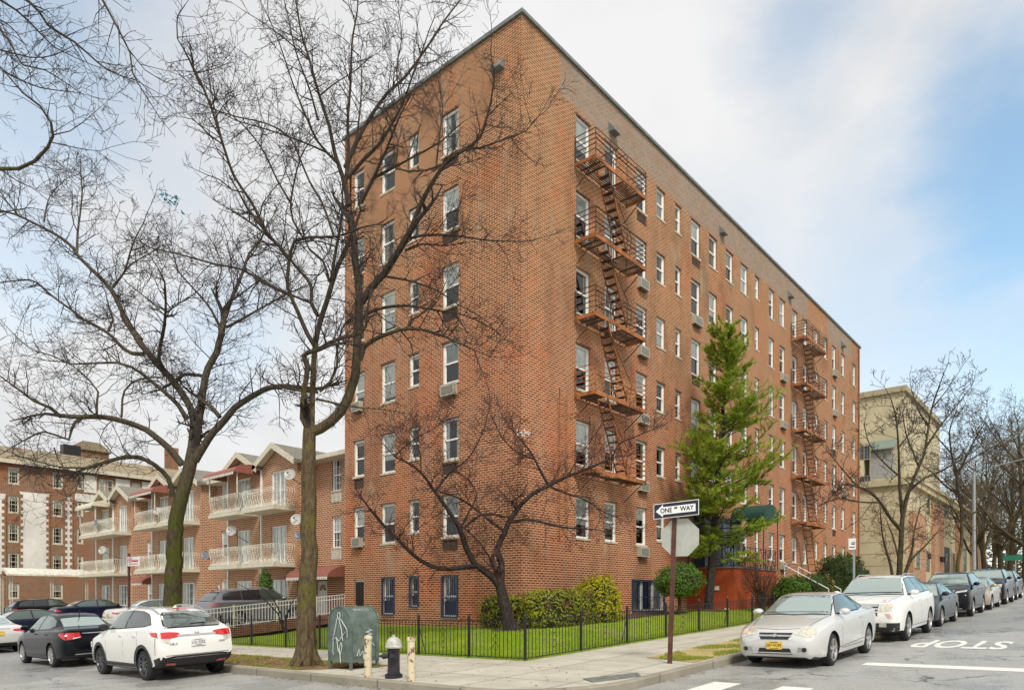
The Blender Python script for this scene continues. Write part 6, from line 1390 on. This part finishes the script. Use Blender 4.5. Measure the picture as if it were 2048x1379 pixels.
L2(3, [(1210,110),(1300,90),(1400,85),(1560,100),(1700,120),(1900,125)], 4, 1.1, -.6); L2(3, [(1200,180),(1290,140),(1440,150),(1560,130)], 3, 1, .5); L2(2, [(1380,990),(1400,800),(1420,640),(1400,500)], 2.6, 1, .8); L2(3, [(1090,330),(1250,360),(1400,420),(1520,500),(1640,560)], 3, 1, -.6)
L2(3, [(640,1240),(600,1160),(610,1000),(630,860),(605,795),(630,775),(690,758)], 7, 6, -.5); L2(3, [(690,758),(760,715),(840,685),(945,660),(970,620),(975,540)], 5, 3, -.4); L2(3, [(680,752),(625,660),(575,540),(515,400),(520,250),(555,120),(640,100),(800,95),(960,40)], 6.5, 2, -.6)
L2(3, [(530,440),(380,370),(250,290),(100,260),(-120,200),(-300,160)], 4, 1.2, -.8); L2(3, [(520,230),(470,160),(420,110),(340,10)], 4.5, 4, -.4); L2(2, [(400,1375),(300,1180),(200,1030),(130,830),(70,640),(0,470)], 4, 2.8, -.5); L2(1, [(1600,680),(1560,570),(1490,430),(1420,310),(1415,200),(1420,130),(1480,40)], 2.8, .9, -.4)
L2(3, [(655,1250),(655,1100),(662,900),(680,700),(700,600),(740,480),(775,360),(805,270),(850,180),(885,90)], 8, 5, .7); L2(3, [(770,350),(790,200),(820,50),(830,-60),(835,-200)], 5, 1.6, .8); L2(3, [(755,355),(720,240),(640,170),(600,60),(580,-40)], 4, 1.2, .8); L2(3, [(885,90),(890,0),(880,-120),(885,-260)], 4, 1.5, .6)
L2(3, [(690,560),(650,480),(650,380),(560,270),(480,170),(330,40),(180,-60)], 5, 1.6, 1.0); L2(3, [(640,480),(540,440),(400,370),(270,280)], 3, 1.2, .8); L2(2, [(780,1370),(720,1200),(640,1060),(590,940),(520,800),(380,720),(200,680),(0,610)], 3.4, 1, .9); L2(2, [(590,1370),(530,1220),(590,920),(700,760)], 3, 1, .6)
L2(2, [(540,1200),(450,1050),(380,900),(280,760),(170,660),(60,540)], 2.8, .9, .8); L2(2, [(760,900),(600,830),(400,760),(200,700),(60,620)], 2.6, .9, -1.2); L2(2, [(800,950),(690,830),(620,680),(540,480),(460,240),(380,60)], 3.4, 1, -1.0); L2(2, [(690,700),(640,520),(560,300),(520,120),(480,-40)], 3, 1, .6)
L2(3, [(700,1000),(760,950),(800,860),(805,740),(830,640),(860,590)], 4, 2, .4); L2(3, [(680,1045),(790,1070),(930,1095),(1060,1105),(1210,1130)], 3, 1, -.5); L2(3, [(690,1005),(600,1000),(470,975)], 3, 3, .3)
L2(2, [(1180,620),(1150,400),(1180,230),(1160,60)], 2.2, .8, .5); L2(2, [(640,350),(500,230),(350,120),(250,60)], 2, .8, -.6); L2(2, [(700,560),(800,480),(900,420),(1000,330)], 2, .8, .9); L2(2, [(150,900),(100,700),(60,500),(40,300)], 2, .8, .5)
T2.clothe(dens=5.2, length=1.1, kids=(5.6, 7, 5), ratio=.50, maxlev=2, tmin=.0042, r=.017, wig=.42, maxr=.1)
T2.build('street_tree', 'tall leafless tree with a straight bare trunk forking beside the mailbox', pix(612, 1335, D2), M_bark2, M_twig, 'bare street trees', flare=.8)
# small dark tree on the lawn
T3 = Bare(3); L3 = T3.limb
L3(6, [(838,1340),(828,1280),(812,1200),(790,1110),(778,1050)], 17, 12, 0, 21.3)
L3(6, [(785,1080),(750,1030),(700,990),(650,955),(600,860),(570,770),(500,660),(450,590),(370,480),(300,430),(230,395)], 10, 1.6, -.7); L3(6, [(655,965),(600,970),(520,982),(430,970),(330,910),(260,840),(180,760),(130,700),(100,665)], 6.5, 3, -1.2)
L3(6, [(785,1060),(788,950),(765,885),(800,800),(825,740),(870,670),(950,590),(1030,550),(1130,500),(1280,440),(1370,400)], 9, 2.5, .9); L3(6, [(1365,405),(1400,330),(1470,300),(1540,270),(1640,230)], 2.5, .9, .4); L3(6, [(1035,550),(1000,490),(950,390),(890,310),(820,230)], 4, 1.2, -.5)
L3(6, [(1045,555),(1130,590),(1220,620),(1330,690),(1390,710)], 3, 1, .4); L3(6, [(830,740),(900,725),(1010,740),(1110,765),(1280,775)], 4, 1.8, -.9); L3(6, [(800,780),(740,740),(640,660),(560,610),(470,580)], 4, 2, .9); L3(6, [(570,780),(620,680),(660,590),(600,500),(540,470)], 3, 1, .5); L3(6, [(440,580),(520,480),(620,400),(690,270),(720,160)], 3, 1, .9)
L3(6, [(590,770),(680,700),(760,700),(810,710)], 3, 2.4, -.2); L3(6, [(760,1000),(720,910),(680,850),(600,770)], 3, 1.4, -.5); L3(6, [(230,395),(330,310),(450,240),(520,170)], 1.8, .8, .4); L3(6, [(960,410),(860,370),(780,280),(740,190)], 2, .8, -.4); L3(6, [(260,830),(255,805),(275,797)], 2, 1.5, -.1); L3(6, [(330,900),(330,800),(400,740)], 1.6, .8, -.3)
L3(6, [(870,680),(840,630),(850,625)], 4, 3, -.2); L3(6, [(1130,500),(1180,420),(1240,330),(1300,250)], 1.8, .8, .3); L3(6, [(370,480),(360,360),(300,260),(200,240)], 1.8, .8, -.4)
T3.clothe(dens=6, length=1.05, kids=(6.5, 7.5, 5), ratio=.52, maxlev=2, tmin=.0052, r=.014, wig=.45, up=.06, maxr=.12)
T3.build('ornamental_tree', 'small dark spreading leafless tree on the corner lawn in front of the hedge', pix(1022, 1272, 21.3), M_bark3, M_twig_r, flare=.5)
# branches reaching in from a tree outside the frame
T0 = Bare(9); L0 = T0.limb; D0 = 13.
L0(0, [(-420,1400),(-415,1000),(-400,700),(-380,420),(-340,200)], 30, 18, 0, D0)
L0(0, [(-380,420),(-250,350),(-100,340),(0,337),(37,337),(70,322),(95,295),(106,272),(102,245),(80,212),(45,185),(15,150),(-20,110)], 10, 1.2, -1); L0(0, [(106,270),(140,262),(165,245),(200,215)], 1.5, .6, .3); L0(0, [(105,285),(150,295),(200,302),(222,294)], 1.4, .6, -.3)
L0(0, [(-350,260),(-200,60),(-60,-20),(55,0),(95,50),(150,85),(215,140),(270,160)], 9, 1.1, .8); L0(0, [(-340,200),(-150,-60),(60,-120),(170,-60),(205,0),(240,65),(260,105),(265,145),(300,205)], 9, 1.2, -.6); L0(0, [(258,100),(290,140),(330,165),(345,160)], 1.6, .6, .2)
L0(0, [(-300,120),(-120,0),(0,60),(45,130),(90,140),(160,185)], 6, .8, .5); L0(0, [(-300,150),(-120,90),(0,100),(60,115),(110,110),(150,90)], 5, .8, -.5); L0(0, [(-360,330),(-200,240),(-60,160),(0,135),(20,150),(80,175),(155,185)], 6, .8, .8); L0(0, [(-100,-20),(0,0),(60,45),(110,95),(185,130)], 4, .7, 1.2); L0(0, [(-380,480),(-220,470),(-90,440),(0,425),(60,415)], 6, 1, .6); L0(0, [(-60,20),(10,45),(50,90),(65,130)], 2.5, .7, -.8)
T0.clothe(dens=4.2, length=.9, kids=(4.5, 5.5, 4), ratio=.52, maxlev=2, tmin=.0036, r=.011, wig=.28, up=-.03, maxr=.05)
T0.build('street_tree', 'leafless tree outside the frame whose thin branches hang in at the top left corner', pix(-420, 1400, D0), M_bark4, M_twig, 'bare street trees')
# street trees up the hill
T5 = Bare(21, .75); L5 = T5.limb
L5(8, [(570,1400),(572,1300),(580,1170),(585,1060),(600,960),(620,880)], 8, 5, 0, 29.5); L5(8, [(618,890),(660,780),(710,660),(735,520),(755,400),(790,290),(830,180)], 4.5, 1.2, .6); L5(8, [(590,1010),(575,880),(570,760),(565,600),(550,440),(520,330)], 5, 1.3, -.6)
L5(8, [(580,1090),(520,1020),(460,930),(400,870),(330,840),(250,830),(160,920)], 5.5, 1.2, -1.2); L5(8, [(330,840),(260,760),(210,700),(160,640)], 2.5, .9, .4); L5(8, [(630,860),(720,790),(830,740),(930,680),(1010,600)], 4, 1, .9); L5(8, [(680,720),(650,640),(610,540),(590,420)], 3, 1, .8); L5(8, [(720,620),(800,500),(880,400),(960,300)], 3, .9, -.7)
L5(8, [(460,930),(360,930),(220,910),(100,950)], 2.6, .9, -.8); L5(8, [(740,500),(680,400),(640,280)], 2.4, .9, .6); L5(8, [(570,780),(480,700),(400,600),(370,480)], 3, .9, -.8); L5(8, [(760,390),(840,290),(900,200)], 2, .8, .5); L5(8, [(560,620),(640,520),(660,420)], 2, .8, .4)
T5.clothe(dens=3.6, length=1.25, kids=(4.4, 5.2, 4), ratio=.5, maxlev=2, tmin=.0085, r=.018, wig=.36)
T5.build('street_tree', 'leafless dark tree at the kerb behind the white barred grille crossover', pix(1798, 1168, 29.5), M_bark4, M_twig, 'bare street trees')
T6 = Bare(22, .8); L6 = T6.limb
L6(8, [(910,1390),(905,1290),(925,1180),(930,1080),(925,960),(905,850),(900,740)], 5, 2.6, 0, 41.); L6(8, [(902,800),(870,650),(860,520),(900,400)], 3, 1, .8); L6(8, [(905,780),(960,660),(1010,560),(1060,480)], 3, .9, -.8); L6(8, [(930,1040),(1000,990),(1080,960),(1180,900)], 3, .9, -1); L6(8, [(915,890),(830,830),(760,760),(700,720)], 3, .9, .8); L6(8, [(930,1050),(860,990),(800,960)], 2.4, .8, .6); L6(8, [(900,760),(960,700),(1060,640),(1150,590)], 2.4, .8, .7); L6(8, [(870,650),(790,560),(740,500)], 2.2, .8, .7)
T6.clothe(dens=3.2, length=1.6, kids=(4, 4.6, 4), ratio=.5, maxlev=2, tmin=.011, r=.02, wig=.36)
T6.build('street_tree', 'leafless tree with a bent slim trunk near the street lamp up the hill', pix(1915, 1163, 41), M_bark2, M_twig, 'bare street trees')
T7 = Bare(23, .75); L7 = T7.limb
for pts in ([(535,1390),(520,1290),(490,1190),(470,1090),(460,960)], [(545,1390),(570,1290),(540,1150),(500,1040)], [(600,1350),(640,1260),(720,1180),(790,1100)], [(590,1370),(640,1220),(660,1080),(690,960)]): L7(8, pts, 4.5, 1.2, R.uniform(-1, 1), 36.)
T7.clothe(dens=3, length=1.5, kids=(3.5, 4, 4), ratio=.5, maxlev=2, tmin=.008, r=.018, wig=.4, skip=.3)
T7.build('multi_stem_shrub', 'leafless reddish many stemmed small tree behind the dark kerb tree', pix(1790, 1170, 36), M_bark4, plain('rusty_twig', (.15, .075, .03), .9, var=.4))
def wild(label, a, b, h, seed, sp=.5, tm=.012, grp='bare trees at the end of the street', tw=None, dens=1.6):
    T_ = Bare(seed); r_ = T_.r; base = Vector((a, b, g(a, b)+.1)); P = [base]; d = Vector((r_.gauss(0,.05), r_.gauss(0,.05), 1)); n = 8
    for i in range(n): d = (d+Vector((r_.gauss(0,.1), r_.gauss(0,.1), .3))).normalized(); P.append(P[-1]+d*h*.72/n)
    Rr = [h*.017*(1-.8*i/n) for i in range(n+1)]; T_.limbs.append(dict(px=[], P=P, R=Rr)); T_.wood.tube(P, Rr, 7)
    for k in range(11):
        i = r_.randint(2, n-1); u = r_.uniform(0, 6.28); d = Vector((math.cos(u)*sp, math.sin(u)*sp, r_.uniform(.4, 1))).normalized(); Q = [P[i]]
        for j in range(6): d = (d+Vector((r_.gauss(0,.2), r_.gauss(0,.2), .12))).normalized(); Q.append(Q[-1]+d*h*.075*(1.25-i/n*.7))
        rr = [Rr[i]*.62*(1-.8*j/6) for j in range(7)]; T_.limbs.append(dict(px=[], P=Q, R=rr)); T_.wood.tube(Q, rr, 5)
    T_.clothe(dens=dens, length=h*.14, kids=(2.2, 3., 3), ratio=.52, maxlev=2, tmin=tm, r=.03, wig=.36, skip=.3, maxr=.3)
    return T_.build('bare_tree', label, base, M_bark4, tw or M_twig, grp)
TW2 = plain('brown_twig', (.13, .095, .06), .9, var=.4); k = 0
FL = ['nearest bare tree past the beige building, left of the rest', 'tall bare tree beyond the street lamp', 'leaning bare tree just behind the green street name sign', 'bare tree above the champagne sedan far up the street', 'big bare tree at the frame edge', 'hazy bare tree between the two tallest far ones', 'far bare tree with pale tan twigs', 'short bare tree low behind the plum crossover', 'farthest bare tree on the crest of the street', 'bare tree with dark twigs at the frame edge, behind the big one']
for (px, d, h) in ((1952, 70, 15), (1975, 78, 19), (2022, 66, 16), (1990, 95, 19), (2052, 62, 20), (2005, 84, 21), (1965, 100, 19), (2035, 74, 11), (2012, 110, 22), (2070, 80, 20)):
    p = pix(px, 1160, d); wild('leafless ' + FL[k], p.x, p.y, h, 40+k, .55, .013, tw=[TW2, M_twig_g, TW2][k % 3], dens=1.25); k += 1
m = MB()                                                          # far undergrowth under those trees
for i in range(5000):
    p = pix(R.uniform(1950, 2300), 1160, R.uniform(95, 150)); z = g(p.x, p.y)+R.random()**1.6*9; s_ = R.uniform(.12, .3); t_ = R.uniform(0, 6.28); u_ = R.uniform(-1, 1)
    m.quad(*[(p.x+math.cos(t_)*s_*q, p.y+math.sin(t_)*s_*q, z+w_) for q, w_ in ((-1,-.1),(1,-.1+u_*.2),(1,.1+u_*.2),(-1,.12))])
struct(m.build('undergrowth', leaf_mat('dry_thicket', (.07, .055, .03), (.17, .12, .06), (.10, .10, .04), .3)), 'stuff')
T8 = Bare(31)
z = Vector((-3.2, 9.2, lawn(-3.2, 9.2)))
for dx, dy, h in ((-.5,.4,1.8),(-.9,.9,1.9),(.2,-.3,1.5)):
    P = [z, z+Vector((dx*.2,dy*.2,h*.4)), z+Vector((dx*.7,dy*.7,h*.75)), z+Vector((dx*1.4,dy*1.4,h))]; T8.limbs.append(dict(px=[], P=P, R=[.035,.028,.02,.008])); T8.wood.tube(P, [.035,.028,.02,.008], 6)
T8.clothe(dens=4, length=.5, kids=(3, 3, 3), maxlev=1, tmin=.004, r=.008); T8.build('sapling', 'thin dark leafless sapling by the white railing behind the mailbox', z, M_bark3, M_twig)
# ------------------------------------------------------------------ shrubs, hedge and pine
def leafy(name, label, cat, blobs, mat, n, size, core=None, group=None, stem=None):
    c0 = blobs[0][0]; t = thing(name, label, cat, (c0[0], c0[1], lawn(c0[0], c0[1]) if c0[0] < 42 else g(c0[0], c0[1])), group); rr = random.Random(int(c0[0]*77+c0[1]*13)); m = MB(); vol = [(q[1][0]*q[1][1]+q[1][1]*q[1][2]+q[1][0]*q[1][2]) for q in blobs]; tv = sum(vol)
    for (c, s), v in zip(blobs, vol):
        for i in range(int(n*v/tv)):
            u = Vector((rr.gauss(0,1), rr.gauss(0,1), rr.gauss(0,1))).normalized(); e = 4.0 if mat is not None and core == 'box' else 2.0
            k = (abs(u.x)**e+abs(u.y)**e+abs(u.z)**e)**(-1/e); f = 1-.22*rr.random()**1.6; nz = 1+.2*noise.noise(u*2.3+Vector(c))+.10*noise.noise(u*6)
            p = Vector(c)+Vector((u.x*s[0], u.y*s[1], u.z*s[2]))*k*f*nz
            if noise.noise(u*5+Vector(c)*2) < -.28 and rr.random() < .7: continue
            nrm = (u+Vector((rr.gauss(0,.6), rr.gauss(0,.6), rr.gauss(0,.6)))).normalized(); a = nrm.orthogonal().normalized(); b_ = nrm.cross(a); q = rr.uniform(0, 6.28); A_, B_ = a*math.cos(q)+b_*math.sin(q), b_*math.cos(q)-a*math.sin(q); sz = size*rr.uniform(.6, 1.3)
            m.quad(p-A_*sz, p-B_*sz*.5, p+A_*sz, p+B_*sz*.5)
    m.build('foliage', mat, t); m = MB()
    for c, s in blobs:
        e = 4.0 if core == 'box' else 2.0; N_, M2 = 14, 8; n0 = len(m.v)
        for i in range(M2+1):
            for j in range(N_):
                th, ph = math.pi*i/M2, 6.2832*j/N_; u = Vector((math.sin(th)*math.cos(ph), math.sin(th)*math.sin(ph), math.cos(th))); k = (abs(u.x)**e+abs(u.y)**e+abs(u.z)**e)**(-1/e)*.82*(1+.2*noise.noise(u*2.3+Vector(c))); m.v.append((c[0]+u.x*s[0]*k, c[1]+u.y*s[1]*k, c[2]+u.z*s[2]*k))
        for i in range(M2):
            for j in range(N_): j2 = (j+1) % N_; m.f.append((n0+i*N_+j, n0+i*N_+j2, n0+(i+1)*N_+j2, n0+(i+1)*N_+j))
    m.build('light_block_core', plain('shrub_core_shade', (.028, .03, .012), .95, var=.5, scale=12), t)  # solid dark core added inside the leaves to block light, coloured as inner shade
    if stem:
        m = MB()
        for s_ in stem: m.tube(s_[0], s_[1], 6)
        m.build('stem', M_bark4, t)
    return t
def at(px, d, z): p = pix(px, HY, d); return (p.x, p.y, z)
def hz(px, d): p = pix(px, HY, d); return lawn(p.x, p.y)
leafy('hedge', 'clipped green and purple tinged hedge wrapped round the building corner', 'hedge', [((-.55,.35,1.12),(.5,.9,.62)), ((.55,-1.0,1.2),(1.5,.62,.72)), ((1.7,-1.05,1.22),(.8,.6,.7))], M_hedge, 11000, .055, core='box')
leafy('shrub', 'tall yellow green shrub at the end of the corner hedge', 'shrub', [((2.75,-1.15,1.45),(.85,.85,1.0)), ((3.3,-1.1,1.15),(.6,.7,.7))], M_yellow, 6500, .055)
p = ray_b(1357, -1.7); zt_ = lawn(p[0], -1.7); leafy('topiary', 'rounded clipped green bush on a short stem in front of the barred basement window', 'shrub', [((p[0],-1.7,zt_+1.3),(1.1,.95,.66)), ((p[0]+.15,-1.75,zt_+1.55),(.8,.75,.55)), ((p[0]-.45,-1.7,zt_+1.2),(.62,.7,.52))], M_ball, 7000, .045, stem=[([(p[0],-1.7,zt_-.1),(p[0]+.1,-1.7,zt_+.4),(p[0],-1.7,zt_+.9)],[.09,.07,.06])])
def bush(px, b, w_, h_, label, mat, n, sz, name='shrub'):
    a, d = ray_b(px, b); z = lawn(a, b); return leafy(name, label, 'shrub', [((a, b, z+h_*.5), (w_, w_*.9, h_*.55))], mat, n, sz, group='rounded bushes along the brick face')
bush(1583, -3.6, .95, 1.5, 'pale green rounded bush left of the slanting handrail', M_ball, 3200, .06); a, d = ray_b(1637, -3.4); z = lawn(a, -3.4)
leafy('hedge', 'flat topped dark hedge below the far fire escape', 'hedge', [((a, -3.4, z+.65), (2.3, .8, .85))], M_darkleaf, 4200, .07, core='box'); bush(1682, -3.2, 1.5, 2.6, 'big dark green rounded bush at the far end of the brick face', M_darkleaf, 4500, .075)
bush(1655, -3.9, .45, 1.5, 'small tan and green bush in front of the dark hedge', leaf_mat('tan_leaf', (.2, .15, .05), (.4, .3, .1)), 900, .06); bush(1564, -2.9, .6, 1.1, 'small dark bush squeezed beside the bare brown shrub', M_darkleaf, 1500, .06)
T9 = Bare(41); a, d = ray_b(1523, -3.3); z = lawn(a, -3.3)
for i in range(26):
    u = R.uniform(0, 6.28); e = R.uniform(.1, 1.0); h = R.uniform(1.4, 2.3); P = [Vector((a+R.gauss(0,.08), -3.3+R.gauss(0,.08), z)), Vector((a+math.cos(u)*e*.35, -3.3+math.sin(u)*e*.35, z+h*.45)), Vector((a+math.cos(u)*e*.85, -3.3+math.sin(u)*e*.85, z+h*.8)), Vector((a+math.cos(u)*e*1.2, -3.3+math.sin(u)*e*1.2, z+h))]
    T9.limbs.append(dict(px=[], P=P, R=[.022,.016,.012,.006])); T9.wood.tube(P, [.022,.016,.012,.006], 5)
T9.clothe(dens=7, length=.45, kids=(6, 4, 3), maxlev=1, tmin=.006, r=.009, skip=.3); T9.build('bare_shrub', 'leafless brown shrub with upright stems in front of the terracotta terrace', (a, -3.3, z), M_bark4, plain('brown_shrub_twig', (.055, .035, .022), .9, var=.4), cat='shrub')
a, d = 1.0, 17.9; z = zw(a, d); leafy('arborvitae', 'narrow pointed evergreen shrub behind the grey crossover', 'shrub', [((a, d, z+.9), (.55, .55, 1.0)), ((a, d, z+1.75), (.36, .36, .85))], M_ball, 3000, .06)
# ivy covered post between the two houses, seen as a dark evergreen column
pa_, pb_ = 11.0, -1.45
t = thing('pine_tree', 'tall green pine in front of the long brick face, behind the ONE WAY sign', 'tree', (pa_, pb_, lawn(pa_, pb_))); rr = random.Random(17); z0 = lawn(pa_, pb_); m = MB(); Hh = 12.5
tr_ = [Vector((pa_+.052*i, pb_-.057*i, z0-.1+Hh*i/12)) for i in range(13)]; m.tube(tr_, [.21*(1-i/12.6)+.012 for i in range(13)], 8); nd_ = MB()
def tuft(p, d, n=16, L=.2):
    d = d.normalized(); u = d.orthogonal().normalized(); v = d.cross(u)
    for _ in range(n):
        q = rr.uniform(0, 6.28); e = rr.uniform(.15, .95); w_ = (d*rr.uniform(.55, 1)+(u*math.cos(q)+v*math.sin(q))*e).normalized(); l = L*rr.uniform(.7, 1.25); s_ = w_.orthogonal().normalized()*.0095; i = len(nd_.v); b = p-d*rr.uniform(0, .14)
        nd_.v += [tuple(b-s_), tuple(b+s_), tuple(b+w_*l)]; nd_.f.append((i, i+1, i+2))
def pbranch(p, d, L, r, lev):
    n = max(3, int(L/(.2 if lev == 0 else .15))); pts = [p]; d = d.normalized()
    for i in range(n): d = (d+Vector((rr.gauss(0,.13), rr.gauss(0,.13), rr.gauss(0,.09)+(.035 if lev == 0 else .07)))).normalized(); pts.append(pts[-1]+d*L/n)
    m.tube(pts, [max(.005, r*(1-.8*i/n)) for i in range(n+1)], 4 if lev == 0 else 3, False)
    for i in range(1, n+1):
        t_ = i/n; ax = (pts[i]-pts[i-1]).normalized()
        if lev == 0 and t_ > .25:
            for s_ in (-1, 1):
                if rr.random() < .86: o = d.cross(Vector((0,0,1))).normalized()*s_; pbranch(pts[i], ax*.55+o*rr.uniform(.5,1)+Vector((0,0,rr.uniform(-.35,.35))), L*.40*(1.2-t_*.7)*rr.uniform(.4, 1.3), r*.4, 1)
        if (lev == 1 and t_ > .25) or t_ > .7: tuft(pts[i], ax+Vector((rr.gauss(0,.35),rr.gauss(0,.35),rr.gauss(.12,.25))), 22, .175)
z_ = 2.5
while z_ < Hh-.25:
    f = z_/Hh; mx = (2.75*min(1, .6+1.1*f) if f < .32 else 2.75*(1-(f-.32)/.68)**.6)+.22; lob = 1+.45*noise.noise((z_*.55, 3.1, 0))
    for k_ in range(rr.randint(6, 8)):
        u = rr.uniform(0, 6.28); i = min(11, int(f*12)); p = tr_[i].lerp(tr_[i+1], f*12-i)+Vector((0,0,rr.uniform(-.16,.16))); L_ = mx*rr.uniform(.5, 1.15)*lob*(1+.35*noise.noise((math.cos(u)*1.2, math.sin(u)*1.2, z_*.5)))
        if math.sin(u) > .3: L_ = min(L_, 1.25)
        if f < .2 and rr.random() < .5: continue
        pbranch(p, Vector((math.cos(u), math.sin(u), rr.uniform(-.22,.12)+1.15*f*f)), L_, .04*(1-f*.6), 0)
    z_ += rr.uniform(.33, .46)*(1.1-.45*f)
tuft(tr_[-1], Vector((0,0,1)), 30, .25); m.build('trunk', M_bark3, t, smooth=True); nd_.build('needles', M_needle, t)
m = MB(); m.lathe([(.9, lawn(pa_,pb_)-.03), (.85, lawn(pa_,pb_)+.02), (.1, lawn(pa_,pb_)+.06)], (pa_, pb_, 0), 16); m.lathe([(.65, lawn(-1.47,-.79)-.04), (.6, lawn(-1.47,-.79)+.015), (.1, lawn(-1.47,-.79)+.05)], (-1.47, -.79, 0), 16)
q = lambda a, b: (a, b, lawn(a, b)+.02)
for i in range(60): a = -.9+.9*i; m.quad(q(a,-.01), q(a+.9,-.01), q(a+.9,-1.3), q(a,-1.3)) if 0 < i < 13 else None
struct(m.build('planting_bed', M_mulch))
print('twigs', T1.nt, T2.nt, T3.nt, T0.nt)
